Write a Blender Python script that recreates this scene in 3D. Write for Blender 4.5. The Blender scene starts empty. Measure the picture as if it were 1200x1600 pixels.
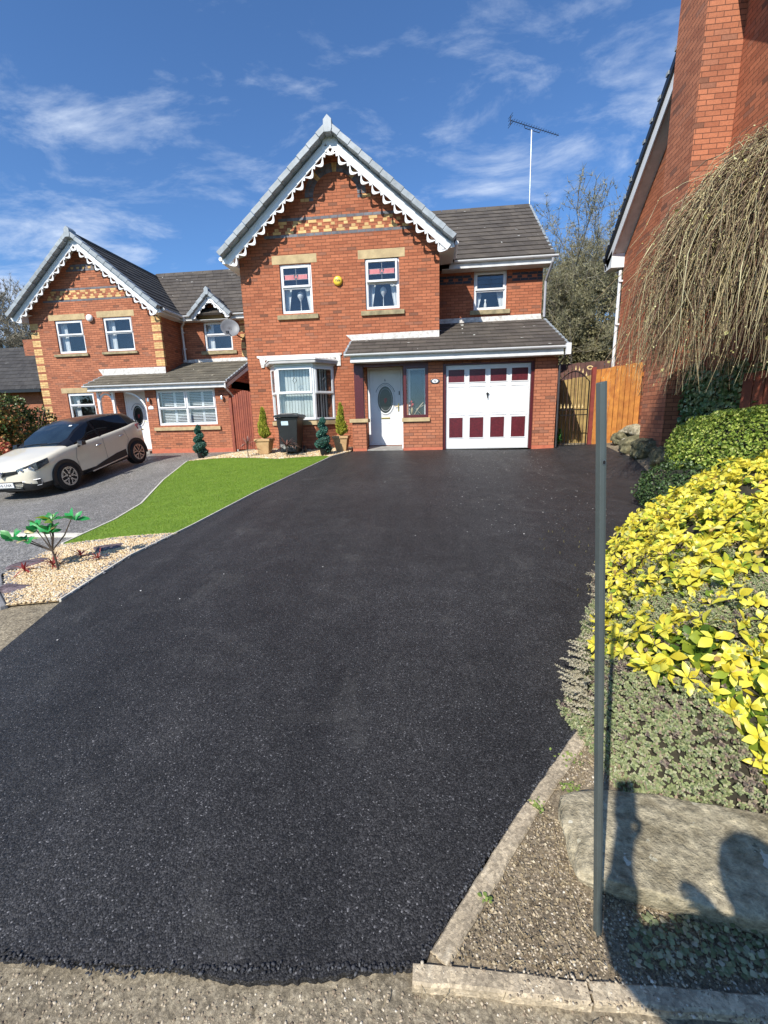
import bpy, math, random
import numpy as np
from mathutils import Vector, Matrix
from mathutils.geometry import delaunay_2d_cdt

random.seed(7); RNG = np.random.default_rng(7)
scene = bpy.context.scene
COL = scene.collection

# ------------------------------------------------------------------ camera
cam_data = bpy.data.cameras.new('camera'); cam = bpy.data.objects.new('camera', cam_data); COL.objects.link(cam)
scene.camera = cam
cam_data.sensor_fit = 'VERTICAL'; cam_data.sensor_height = 36.0; cam_data.lens = 680.0/1600.0*36.0
cam_data.clip_start = 0.04; cam_data.clip_end = 2000
ZC = 0.8138
_r = Vector((0.99413878, 0.10523482, -0.0247734)); _d = Vector((-0.00214031, -0.20994436, -0.97771099)); _f = Vector((-0.10809028, 0.97203344, -0.20848859))
_m = Matrix(((_r.x, -_d.x, -_f.x, 0), (_r.y, -_d.y, -_f.y, 0), (_r.z, -_d.z, -_f.z, ZC), (0, 0, 0, 1)))
cam.matrix_world = _m

# ------------------------------------------------------------------ world and sun
SUN_S = Vector((0.3347, 0.6929, -0.6386)).normalized()      # direction the light travels
EL = math.asin(-SUN_S.z); AZ = math.atan2(-SUN_S.x, -SUN_S.y)  # azimuth of the sun, clockwise from +Y
world = bpy.data.worlds.new('World'); scene.world = world; world.use_nodes = True
nt = world.node_tree; nt.nodes.clear()
def N(t, typ, **kw):
    n = t.nodes.new(typ)
    for k, v in kw.items():
        if k.startswith('i_'): n.inputs[int(k[2:])].default_value = v
        else: setattr(n, k, v)
    return n
def L(t, a, b): t.links.new(a, b)
def math_n(t, op, a, b=None, c=None, clamp=False):
    n = t.nodes.new('ShaderNodeMath'); n.operation = op; n.use_clamp = clamp
    for i, x in enumerate((a, b, c)):
        if x is None: continue
        if isinstance(x, (int, float)): n.inputs[i].default_value = x
        else: t.links.new(x, n.inputs[i])
    return n.outputs[0]
sky = N(nt, 'ShaderNodeTexSky', sky_type='NISHITA', sun_disc=False, sun_elevation=EL, sun_rotation=AZ, altitude=100, air_density=1.0, dust_density=0.35, ozone_density=2.6)
tc = N(nt, 'ShaderNodeTexCoord')
sep = N(nt, 'ShaderNodeSeparateXYZ'); L(nt, tc.outputs['Generated'], sep.inputs[0])
zz = math_n(nt, 'MAXIMUM', math_n(nt, 'ADD', sep.outputs[2], 0.12), 0.05)
px = math_n(nt, 'DIVIDE', sep.outputs[0], zz); py = math_n(nt, 'DIVIDE', sep.outputs[1], zz)
cmb = N(nt, 'ShaderNodeCombineXYZ'); L(nt, px, cmb.inputs[0]); L(nt, py, cmb.inputs[1])
mp = N(nt, 'ShaderNodeMapping'); L(nt, cmb.outputs[0], mp.inputs[0]); mp.inputs['Rotation'].default_value = (0, 0, math.radians(28)); mp.inputs['Scale'].default_value = (1.25, 1.9, 1)
n1 = N(nt, 'ShaderNodeTexNoise'); n1.inputs['Scale'].default_value = 2.1; n1.inputs['Detail'].default_value = 9; n1.inputs['Roughness'].default_value = 0.62; n1.inputs['Distortion'].default_value = 0.35
L(nt, mp.outputs[0], n1.inputs['Vector'])
n2 = N(nt, 'ShaderNodeTexNoise'); n2.inputs['Scale'].default_value = 0.8; n2.inputs['Detail'].default_value = 2; L(nt, cmb.outputs[0], n2.inputs['Vector'])
# where the cloud banks stand in the sky: (direction, width, amount)
banks = [((-0.95, 0.85, 0.27), 0.035, 0.21), ((-0.60, 1.0, 0.25), 0.035, 0.18), ((-0.26, 0.9, 0.60), 0.016, 0.17), ((0.12, 0.95, 0.50), 0.02, 0.15), ((0.50, 0.85, 0.60), 0.03, 0.15), ((0.30, 0.9, 0.78), 0.012, 0.09), ((-1.1, .6, .75), 0.02, .08),
         ((0.6, -0.8, 0.4), 0.2, 0.12), ((-0.7, -0.7, 0.5), 0.2, 0.12)]
acc = None
for (dx, dy, dz), wd, am in banks:
    v = Vector((dx, dy, dz)).normalized()
    dn = N(nt, 'ShaderNodeVectorMath', operation='DOT_PRODUCT'); L(nt, tc.outputs['Generated'], dn.inputs[0]); dn.inputs[1].default_value = v
    e = math_n(nt, 'MULTIPLY', math_n(nt, 'EXPONENT', math_n(nt, 'DIVIDE', math_n(nt, 'SUBTRACT', dn.outputs['Value'], 1.0), wd)), am)
    acc = e if acc is None else math_n(nt, 'ADD', acc, e)
cl = math_n(nt, 'ADD', n1.outputs[0], math_n(nt, 'SUBTRACT', acc, 0.635))
cl = math_n(nt, 'ADD', cl, math_n(nt, 'MULTIPLY', math_n(nt, 'SUBTRACT', n2.outputs[0], 0.5), 0.25))
cl = math_n(nt, 'MULTIPLY', cl, 4.2, clamp=True)
cl = math_n(nt, 'MULTIPLY', math_n(nt, 'POWER', cl, 1.35), 0.62)
tint = N(nt, 'ShaderNodeMix', data_type='RGBA', blend_type='MULTIPLY'); tint.inputs[0].default_value = 1.0
L(nt, sky.outputs[0], tint.inputs[6]); tint.inputs[7].default_value = (0.66, 0.93, 1.22, 1)
mix = N(nt, 'ShaderNodeMix', data_type='RGBA'); L(nt, cl, mix.inputs[0]); L(nt, tint.outputs[2], mix.inputs[6]); mix.inputs[7].default_value = (6.2, 6.9, 8.0, 1)
bg = N(nt, 'ShaderNodeBackground'); L(nt, mix.outputs[2], bg.inputs[0]); bg.inputs[1].default_value = 0.108
wo = N(nt, 'ShaderNodeOutputWorld'); L(nt, bg.outputs[0], wo.inputs[0])

sd = bpy.data.lights.new('sun', 'SUN'); sd.energy = 4.7; sd.angle = math.radians(0.55); sd.color = (1.0, 0.955, 0.88)
so = bpy.data.objects.new('sun', sd); COL.objects.link(so)
so.rotation_euler = SUN_S.to_track_quat('-Z', 'Y').to_euler(); so.location = (-10, -20, 20)
vs = scene.view_settings; vs.view_transform = 'Standard'; vs.look = 'None'; vs.exposure = 0.42; vs.gamma = 1.0; vs.use_curve_mapping = False
scene.cycles.max_bounces = 8; scene.cycles.transparent_max_bounces = 12; scene.cycles.caustics_reflective = False; scene.cycles.caustics_refractive = False

# ------------------------------------------------------------------ materials
def base_mat(name):
    m = bpy.data.materials.new(name); m.use_nodes = True
    t = m.node_tree; b = t.nodes['Principled BSDF']; return m, t, b
def obj_coord(t): return N(t, 'ShaderNodeTexCoord').outputs['Object']
def uv_coord(t): return N(t, 'ShaderNodeTexCoord').outputs['UV']
def noise(t, vec, scale, detail=4, rough=.55, dist=0):
    n = N(t, 'ShaderNodeTexNoise'); n.inputs['Scale'].default_value = scale; n.inputs['Detail'].default_value = detail
    n.inputs['Roughness'].default_value = rough; n.inputs['Distortion'].default_value = dist; L(t, vec, n.inputs['Vector']); return n.outputs[0]
def ramp(t, fac, stops):
    r = N(t, 'ShaderNodeValToRGB'); e = r.color_ramp.elements
    while len(e) < len(stops): e.new(0.5)
    for x, (p, c) in zip(e, stops): x.position = p; x.color = (*c, 1) if len(c) == 3 else c
    L(t, fac, r.inputs[0]); return r.outputs[0]
def mixc(t, fac, a, b, mode='MIX'):
    n = N(t, 'ShaderNodeMix', data_type='RGBA', blend_type=mode)
    for i, x in ((0, fac), (6, a), (7, b)):
        if isinstance(x, (int, float)): n.inputs[i].default_value = x
        elif isinstance(x, tuple): n.inputs[i].default_value = (*x, 1) if len(x) == 3 else x
        else: L(t, x, n.inputs[i])
    return n.outputs[2]
def bump(t, b, h, strength=.4, dist=.01, prev=None):
    n = N(t, 'ShaderNodeBump'); n.inputs['Strength'].default_value = strength; n.inputs['Distance'].default_value = dist
    L(t, h, n.inputs['Height'])
    if prev is not None: L(t, prev, n.inputs['Normal'])
    L(t, n.outputs[0], b.inputs['Normal']); return n.outputs[0]
_cache = {}
def M(name, c1, c2=None, scale=6, rough=.6, bmp=0, bscale=60, bdist=.004, metal=0, spec=.5, island=0, coat=0, trans=0):
    """plain procedural material: two colours by noise, optional per-piece variation and bump"""
    if name in _cache: return _cache[name]
    m, t, b = base_mat(name); c2 = c2 or tuple(x*.75 for x in c1)
    o = obj_coord(t); f = noise(t, o, scale, 5, .6)
    col = ramp(t, f, [(.32, c2), (.68, c1)])
    if island:
        g = N(t, 'ShaderNodeNewGeometry').outputs['Random Per Island']
        k = math_n(t, 'ADD', math_n(t, 'MULTIPLY', g, island), 1-island/2)
        cc = N(t, 'ShaderNodeCombineColor'); [L(t, k, cc.inputs[i]) for i in range(3)]
        col = mixc(t, 1.0, col, cc.outputs[0], 'MULTIPLY')
    L(t, col, b.inputs['Base Color']); b.inputs['Roughness'].default_value = rough; b.inputs['Metallic'].default_value = metal
    b.inputs['Specular IOR Level'].default_value = spec; b.inputs['Coat Weight'].default_value = coat
    if bmp: bump(t, b, noise(t, o, bscale, 5, .6), bmp, bdist)
    if trans:
        out = t.nodes['Material Output']; tr = N(t, 'ShaderNodeBsdfTranslucent'); L(t, col, tr.inputs[0]); ms = N(t, 'ShaderNodeMixShader', i_0=trans)
        L(t, b.outputs[0], ms.inputs[1]); L(t, tr.outputs[0], ms.inputs[2]); L(t, ms.outputs[0], out.inputs[0])
    _cache[name] = m; return m

def N_o(t):
    n = N(t, 'ShaderNodeTexNoise'); n.inputs['Scale'].default_value = 14; n.inputs['Detail'].default_value = 3; L(t, obj_coord(t), n.inputs['Vector'])
    v = N(t, 'ShaderNodeVectorMath', operation='SUBTRACT'); L(t, n.outputs[1], v.inputs[0]); v.inputs[1].default_value = (.5, .5, .5); return v.outputs[0]
def brick_mat(name, c1, c2, c3, mortar, stain=.5):
    m, t, b = base_mat(name); uv = uv_coord(t); o = obj_coord(t)
    def bk(a, c, mo):
        n = N(t, 'ShaderNodeTexBrick'); n.offset = .5; n.squash = 1
        n.inputs['Color1'].default_value = a; n.inputs['Color2'].default_value = c; n.inputs['Mortar'].default_value = mo
        n.inputs['Scale'].default_value = 1; n.inputs['Mortar Size'].default_value = .0052; n.inputs['Mortar Smooth'].default_value = .12
        n.inputs['Bias'].default_value = 0; n.inputs['Brick Width'].default_value = .225; n.inputs['Row Height'].default_value = .075
        wv = N(t, 'ShaderNodeVectorMath', operation='MULTIPLY_ADD'); L(t, N_o(t), wv.inputs[0]); wv.inputs[1].default_value = (.006, .004, 0); L(t, uv, wv.inputs[2]); L(t, wv.outputs[0], n.inputs['Vector']); return n
    k = bk((0, 0, 0, 1), (1, 1, 1, 1), (.5, .5, .5, 1))
    rnd = N(t, 'ShaderNodeSeparateColor'); L(t, k.outputs['Color'], rnd.inputs[0])
    col = ramp(t, rnd.outputs[0], [(0, c2), (.45, c1), (.85, tuple(x*1.12 for x in c1)), (.95, c3), (1, tuple(x*.6 for x in c3))])
    big = noise(t, o, .7, 5, .6); fine = noise(t, o, 45, 4, .6); med = noise(t, o, 9, 4, .6)
    col = mixc(t, .35, col, ramp(t, fine, [(.3, (.55, .5, .48)), (.7, (1.25, 1.2, 1.15))]), 'MULTIPLY')
    col = mixc(t, stain*.6, col, ramp(t, big, [(.35, (.72, .72, .74)), (.6, (1.12, 1.08, 1.0))]), 'MULTIPLY')
    blot = ramp(t, med, [(.66, (1, 1, 1)), (.76, (.5, .5, .5))])
    col = mixc(t, .8, col, blot, 'MULTIPLY')
    mort = mixc(t, .5, mortar, ramp(t, med, [(.3, (.5, .5, .5)), (.7, (1.3, 1.3, 1.3))]), 'MULTIPLY')
    col = mixc(t, k.outputs['Fac'], col, mort)
    L(t, col, b.inputs['Base Color']); b.inputs['Roughness'].default_value = .85; b.inputs['Specular IOR Level'].default_value = .2
    inv = math_n(t, 'SUBTRACT', 1.0, k.outputs['Fac'])
    h = math_n(t, 'ADD', inv, math_n(t, 'MULTIPLY', fine, .35))
    h = math_n(t, 'ADD', h, math_n(t, 'MULTIPLY', rnd.outputs[0], .15))
    bump(t, b, h, .8, .006); return m

BRICK = brick_mat('brick_red', (.42, .150, .078), (.34, .115, .060), (.31, .135, .085), (.165, .07, .04), .6)
BRICK2 = brick_mat('brick_red_pale', (.44, .172, .095), (.35, .13, .073), (.34, .155, .10), (.16, .07, .045), .8)
DPC = M('engineering_brick', (.55, .16, .08), (.42, .11, .06), 8, .7, .3, 40)
CREAM = M('cream_brick', (.68, .46, .2), (.55, .34, .13), 9, .8, .3, 60, island=.35)
BLUEB = M('slate_grey_brick', (.16, .165, .18), (.09, .09, .1), 9, .7, .3, 60, island=.4)
REDB = M('loose_red_brick', (.47, .155, .075), (.36, .11, .055), 12, .85, .3, 60, island=.3)
STONE = M('sandstone', (.56, .43, .23), (.38, .28, .15), 5, .85, .4, 70)
STONEW = M('weathered_sandstone', (.42, .34, .19), (.2, .17, .1), 7, .9, .5, 70)
UPVC = M('white_upvc', (.80, .80, .79), (.74, .74, .73), 3, .28)
UPVCD = M('weathered_white_upvc', (.72, .72, .70), (.55, .55, .53), 5, .4)
FLASH = M('whitewashed_flashing', (.82, .80, .75), (.45, .42, .38), 11, .7, .5, 50, .01)
MAROON = M('maroon_timber', (.10, .014, .016), (.065, .01, .012), 30, .35, .2, 80)
BLACKP = M('black_plastic', (.012, .012, .013), (.008, .008, .008), 10, .38, .1, 200)
DARK = M('painted_hole_shade', (.01, .01, .01), (.006, .006, .006), 3, .9)
GREYVERGE = M('grey_verge_plastic', (.33, .36, .38), (.22, .25, .26), 7, .5, .15, 50, island=.3)
CHROME = M('chrome', (.75, .75, .76), (.6, .6, .62), 3, .15, metal=1)
BRASS = M('brass', (.65, .45, .16), (.5, .33, .1), 9, .3, metal=1)
GOLD = M('gold_paint', (.85, .68, .35), (.6, .42, .16), 20, .45)
ROOM = M('room_interior', (.20, .19, .18), (.13, .12, .11), 2, .9)
LEAD = M('lead_strip', (.10, .10, .11), (.07, .07, .08), 9, .5, metal=.4)

def tile_mat(name, c1, c2, lich=.5, white=(.72, .72, .66)):
    m, t, b = base_mat(name); o = obj_coord(t)
    g = N(t, 'ShaderNodeNewGeometry').outputs['Random Per Island']
    f = noise(t, o, 2.2, 6, .65); ff = noise(t, o, 38, 4, .7)
    col = ramp(t, f, [(.3, c2), (.7, c1)])
    col = mixc(t, .55, col, ramp(t, g, [(0, (.62, .6, .58)), (.5, (1, 1, 1)), (1, (1.3, 1.28, 1.22))]), 'MULTIPLY')
    col = mixc(t, .4, col, ramp(t, ff, [(.3, (.5, .5, .5)), (.7, (1.4, 1.4, 1.35))]), 'MULTIPLY')
    v = N(t, 'ShaderNodeTexVoronoi'); v.inputs['Scale'].default_value = 3.6; v.inputs['Randomness'].default_value = 1
    nn = N(t, 'ShaderNodeVectorMath', operation='MULTIPLY_ADD'); L(t, o, nn.inputs[0]); nn.inputs[1].default_value = (1, 1, 1)
    n3 = N(t, 'ShaderNodeTexNoise'); n3.inputs['Scale'].default_value = 14; L(t, o, n3.inputs['Vector'])
    sc = N(t, 'ShaderNodeVectorMath', operation='SCALE'); L(t, n3.outputs[1], sc.inputs[0]); sc.inputs['Scale'].default_value = .12
    L(t, sc.outputs[0], nn.inputs[2]); L(t, nn.outputs[0], v.inputs['Vector'])
    dsz = math_n(t, 'MULTIPLY', N(t, 'ShaderNodeSeparateColor').outputs[0], 0)
    sp = N(t, 'ShaderNodeSeparateColor'); L(t, v.outputs['Color'], sp.inputs[0])
    thr = math_n(t, 'MULTIPLY', math_n(t, 'POWER', sp.outputs[0], 2.2), .15)
    spot = math_n(t, 'LESS_THAN', v.outputs['Distance'], math_n(t, 'MULTIPLY', thr, lich))
    col = mixc(t, math_n(t, 'MULTIPLY', spot, .8), col, white)
    L(t, col, b.inputs['Base Color']); b.inputs['Roughness'].default_value = .85; b.inputs['Specular IOR Level'].default_value = .3
    bump(t, b, ff, .5, .004); return m
TILE = tile_mat('brown_roof_tile', (.115, .098, .082), (.07, .06, .052), 1.0)
TILED = tile_mat('dark_roof_tile', (.075, .07, .066), (.045, .042, .04), .5)
TILEG = tile_mat('green_brown_roof_tile', (.17, .15, .115), (.10, .09, .07), .9, (.7, .65, .5))

def glass_mat(name, tint=(.93, .95, .96), refl=1.0):
    m, t, b = base_mat(name); t.nodes.remove(b); out = t.nodes['Material Output']
    tr = N(t, 'ShaderNodeBsdfTransparent'); tr.inputs[0].default_value = (*tint, 1)
    gl = N(t, 'ShaderNodeBsdfGlossy'); gl.inputs['Roughness'].default_value = .015; gl.inputs[0].default_value = (.95, .97, 1, 1)
    o = obj_coord(t); bp = N(t, 'ShaderNodeBump'); bp.inputs['Strength'].default_value = .08; bp.inputs['Distance'].default_value = .01; L(t, noise(t, o, 2.5, 1), bp.inputs['Height']); L(t, bp.outputs[0], gl.inputs['Normal'])
    fr = N(t, 'ShaderNodeLayerWeight'); fr.inputs[0].default_value = .5
    fac = math_n(t, 'ADD', math_n(t, 'MULTIPLY', math_n(t, 'POWER', fr.outputs['Facing'], 4.0), .9), .05*refl, clamp=True)
    ms = N(t, 'ShaderNodeMixShader'); L(t, fac, ms.inputs[0]); L(t, tr.outputs[0], ms.inputs[1]); L(t, gl.outputs[0], ms.inputs[2]); L(t, ms.outputs[0], out.inputs[0])
    return m
GLASS = glass_mat('window_glass')
CURT = M('net_curtain', (.75, .75, .73), (.62, .62, .6), 4, .8)
BLIND = M('vertical_blind', (.72, .74, .68), (.6, .63, .57), 4, .7)
PINK = M('pink_stained_glass', (.62, .22, .22), (.5, .16, .16), 10, .3)
LEADW = M('pale_lead', (.5, .5, .52), (.35, .35, .37), 9, .4)

# ------------------------------------------------------------------ mesh builder
class MB:
    def __init__(s): s.v = []; s.f = []; s.m = []; s.o = Vector((0, 0, 0))
    def pts(s, ps):
        i = len(s.v); s.v += [tuple(p) for p in ps]; return i
    def face(s, ps, m=0):
        i = s.pts(ps); s.f.append(tuple(range(i, i+len(ps)))); s.m.append(m); return s
    def box(s, x0, x1, y0, y1, z0, z1, m=0):
        i = s.pts([(x0, y0, z0), (x1, y0, z0), (x1, y1, z0), (x0, y1, z0), (x0, y0, z1), (x1, y0, z1), (x1, y1, z1), (x0, y1, z1)])
        for q in ((0, 3, 2, 1), (4, 5, 6, 7), (0, 1, 5, 4), (1, 2, 6, 5), (2, 3, 7, 6), (3, 0, 4, 7)): s.f.append(tuple(i+k for k in q)); s.m.append(m)
        return s
    def hexa(s, bot, top, m=0):
        i = s.pts(list(bot)+list(top))
        for q in ((0, 3, 2, 1), (4, 5, 6, 7), (0, 1, 5, 4), (1, 2, 6, 5), (2, 3, 7, 6), (3, 0, 4, 7)): s.f.append(tuple(i+k for k in q)); s.m.append(m)
        return s
    def obox(s, c, size, R, m=0):
        a, b, d = (x/2 for x in size); c = Vector(c)
        P = [c+R@Vector(p) for p in ((-a, -b, -d), (a, -b, -d), (a, b, -d), (-a, b, -d), (-a, -b, d), (a, -b, d), (a, b, d), (-a, b, d))]
        return s.hexa(P[:4], P[4:], m)
    def prism(s, poly, fn, a0, a1, m=0):
        """poly: 2-D points; fn(u,v,a)->xyz"""
        n = len(poly); i = s.pts([fn(u, v, a0) for u, v in poly]); j = s.pts([fn(u, v, a1) for u, v in poly])
        s.f.append(tuple(i+k for k in range(n))); s.m.append(m); s.f.append(tuple(j+n-1-k for k in range(n))); s.m.append(m)
        for k in range(n):
            k2 = (k+1) % n; s.f.append((i+k, j+k, j+k2, i+k2)); s.m.append(m)
        return s
    def tube(s, ps, r, n=8, m=0, cap=True):
        ps = [Vector(p) for p in ps]; rs = r if isinstance(r, (list, tuple)) else [r]*len(ps); rings = []
        up = None
        for k, p in enumerate(ps):
            d = (ps[min(k+1, len(ps)-1)]-ps[max(k-1, 0)]).normalized()
            if up is None: up = Vector((0, 0, 1)) if abs(d.z) < .9 else Vector((1, 0, 0))
            a = d.cross(up).normalized(); b = a.cross(d).normalized(); up = b
            rings.append(s.pts([p+(a*math.cos(2*math.pi*q/n)+b*math.sin(2*math.pi*q/n))*rs[k] for q in range(n)]))
        for k in range(len(rings)-1):
            for q in range(n):
                q2 = (q+1) % n; s.f.append((rings[k]+q, rings[k]+q2, rings[k+1]+q2, rings[k+1]+q)); s.m.append(m)
        if cap:
            s.f.append(tuple(rings[0]+n-1-q for q in range(n))); s.m.append(m); s.f.append(tuple(rings[-1]+q for q in range(n))); s.m.append(m)
        return s
    def lathe(s, prof, c, n=20, m=0, R=None):
        c = Vector(c); rings = []
        for r, z in prof:
            P = [Vector((r*math.cos(2*math.pi*q/n), r*math.sin(2*math.pi*q/n), z)) for q in range(n)]
            rings.append(s.pts([c+(R@p if R else p) for p in P]))
        for k in range(len(rings)-1):
            for q in range(n):
                q2 = (q+1) % n; s.f.append((rings[k]+q, rings[k]+q2, rings[k+1]+q2, rings[k+1]+q)); s.m.append(m)
        s.f.append(tuple(rings[0]+n-1-q for q in range(n))); s.m.append(m); s.f.append(tuple(rings[-1]+q for q in range(n))); s.m.append(m)
        return s
    def build(s, name, mats, parent=None, smooth=False, bevel=0, angle=None, loc=None):
        if not isinstance(mats, (list, tuple)): mats = [mats]
        off = Vector(parent['_o']) if parent is not None and '_o' in parent else Vector(loc if loc is not None else (0, 0, 0))
        me = bpy.data.meshes.new(name)
        me.from_pydata([(x-off.x, y-off.y, z-off.z) for x, y, z in s.v], [], s.f); me.update()
        for mm in mats: me.materials.append(mm)
        me.polygons.foreach_set('material_index', s.m)
        if smooth: me.polygons.foreach_set('use_smooth', [True]*len(me.polygons))
        box_uv(me, off)
        o = bpy.data.objects.new(name, me); COL.objects.link(o)
        if parent is not None: o.parent = parent; o['_o'] = tuple(off)
        elif loc is not None: o.location = loc
        if bevel:
            bm = o.modifiers.new('bevel', 'BEVEL'); bm.width = bevel; bm.segments = 2; bm.limit_method = 'ANGLE'; bm.angle_limit = math.radians(40)
        return o
def build_each(mb, name, mats, parent=None, tol=.003, **kw):
    """one object for every group of pieces that touch"""
    n = len(mb.v); par = list(range(n))
    def find(a):
        while par[a] != a: par[a] = par[par[a]]; a = par[a]
        return a
    for f in mb.f:
        r0 = find(f[0])
        for q in f[1:]:
            r1 = find(q)
            if r1 != r0: par[r1] = r0
    isl = {}
    for i in range(n): isl.setdefault(find(i), []).append(i)
    V = np.array(mb.v); keys = list(isl); bb = [(V[isl[k]].min(0)-tol, V[isl[k]].max(0)+tol) for k in keys]; grp = list(range(len(keys)))
    def fg(a):
        while grp[a] != a: grp[a] = grp[grp[a]]; a = grp[a]
        return a
    lo = np.array([b[0] for b in bb]); hi = np.array([b[1] for b in bb])
    for i in range(len(keys)):
        for j in np.nonzero(np.all((lo[i] <= hi) & (hi[i] >= lo), axis=1))[0]:
            a, b = fg(i), fg(int(j))
            if a != b: grp[b] = a
    root = {i: fg(k) for k, key in enumerate(keys) for i in isl[key]}; out = []
    for gk in sorted(set(root.values())):
        idx = [i for i in range(n) if root[i] == gk]; mp_ = {a: b for b, a in enumerate(idx)}; m2 = MB(); m2.v = [mb.v[i] for i in idx]
        for f, mi in zip(mb.f, mb.m):
            if root[f[0]] == gk: m2.f.append(tuple(mp_[q] for q in f)); m2.m.append(mi)
        out.append(m2.build(name, mats, parent, **kw))
    return out
def box_uv(me, off=(0, 0, 0)):
    nl = len(me.loops)
    if nl == 0: return
    uvl = me.uv_layers.new(name='uv')
    co = np.empty(len(me.vertices)*3); me.vertices.foreach_get('co', co); co = co.reshape(-1, 3)+np.array(off)
    vi = np.empty(nl, dtype=np.int32); me.loops.foreach_get('vertex_index', vi)
    nr = np.empty(len(me.polygons)*3); me.polygons.foreach_get('normal', nr); nr = np.abs(nr.reshape(-1, 3))
    lt = np.empty(len(me.polygons), dtype=np.int32); me.polygons.foreach_get('loop_total', lt)
    ax = np.repeat(nr.argmax(1), lt); c = co[vi]
    u = np.where(ax == 0, c[:, 1], c[:, 0]); v = np.where(ax == 2, c[:, 1], c[:, 2])
    uvl.data.foreach_set('uv', np.stack([u, v], 1).astype(np.float32).ravel())
def np_mesh(name, V, F, mats, parent=None, loc=None, smooth=False, midx=None):
    """fast mesh from arrays; F is (n,k)"""
    off = Vector(parent['_o']) if parent is not None and '_o' in parent else Vector(loc if loc is not None else (0, 0, 0))
    V = np.asarray(V, dtype=np.float32)-np.array(off, dtype=np.float32); F = np.asarray(F, dtype=np.int32); k = F.shape[1]
    me = bpy.data.meshes.new(name); me.vertices.add(len(V)); me.vertices.foreach_set('co', V.ravel())
    me.loops.add(F.size); me.loops.foreach_set('vertex_index', F.ravel()); me.polygons.add(len(F))
    me.polygons.foreach_set('loop_start', np.arange(0, F.size, k, dtype=np.int32)); me.polygons.foreach_set('loop_total', np.full(len(F), k, dtype=np.int32))
    if not isinstance(mats, (list, tuple)): mats = [mats]
    for mm in mats: me.materials.append(mm)
    if midx is not None: me.polygons.foreach_set('material_index', np.asarray(midx, dtype=np.int32))
    if smooth: me.polygons.foreach_set('use_smooth', [True]*len(F))
    me.update(calc_edges=True); me.validate()
    o = bpy.data.objects.new(name, me); COL.objects.link(o)
    if parent is not None: o.parent = parent; o['_o'] = tuple(off)
    elif loc is not None: o.location = loc
    return o
def tag(o, label=None, cat=None, group=None, kind=None):
    if label: o['label'] = label
    if cat: o['category'] = cat
    if group: o['group'] = group
    if kind: o['kind'] = kind
    return o
def thing(name, label, cat, loc=(0, 0, 0), group=None, rot=None):
    """an Empty at the thing's base; its parts are built in world coordinates and stored relative to it"""
    o = bpy.data.objects.new(name, None); COL.objects.link(o); o.location = loc; o['_o'] = tuple(loc)
    if rot is not None: o.rotation_euler = rot; o['_o'] = (0, 0, 0)
    o.empty_display_size = .2; return tag(o, label, cat, group)
def dup(root, loc, rz=None, label=None, group=None, scale=None):
    r = root.copy(); COL.objects.link(r); r.location = loc
    if rz is not None: r.rotation_euler = (0, 0, rz)
    if scale is not None: r.scale = (scale,)*3
    if label: r['label'] = label
    if group: r['group'] = group
    for ch in list(root.children):
        c = ch.copy(); COL.objects.link(c); c.parent = r
        for g2 in list(ch.children):
            d = g2.copy(); COL.objects.link(d); d.parent = c
    return r
def text(parent, s, size, mat, loc, rot=(math.pi/2, 0, 0), name='lettering', depth=.002):
    cu = bpy.data.curves.new(name, 'FONT'); cu.body = s; cu.size = size; cu.align_x = 'CENTER'; cu.align_y = 'CENTER'; cu.extrude = depth; cu.materials.append(mat)
    o = bpy.data.objects.new(name, cu); COL.objects.link(o); off = Vector(parent['_o']) if parent is not None else Vector((0, 0, 0))
    o.location = Vector(loc)-off; o.rotation_euler = rot
    bpy.context.view_layer.update()
    me = bpy.data.meshes.new_from_object(o.evaluated_get(bpy.context.evaluated_depsgraph_get())); me.materials.clear(); me.materials.append(mat)
    o2 = bpy.data.objects.new(name, me); COL.objects.link(o2); o2.location = o.location; o2.rotation_euler = o.rotation_euler; bpy.data.objects.remove(o)
    if parent is not None: o2.parent = parent
    return o2

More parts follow.
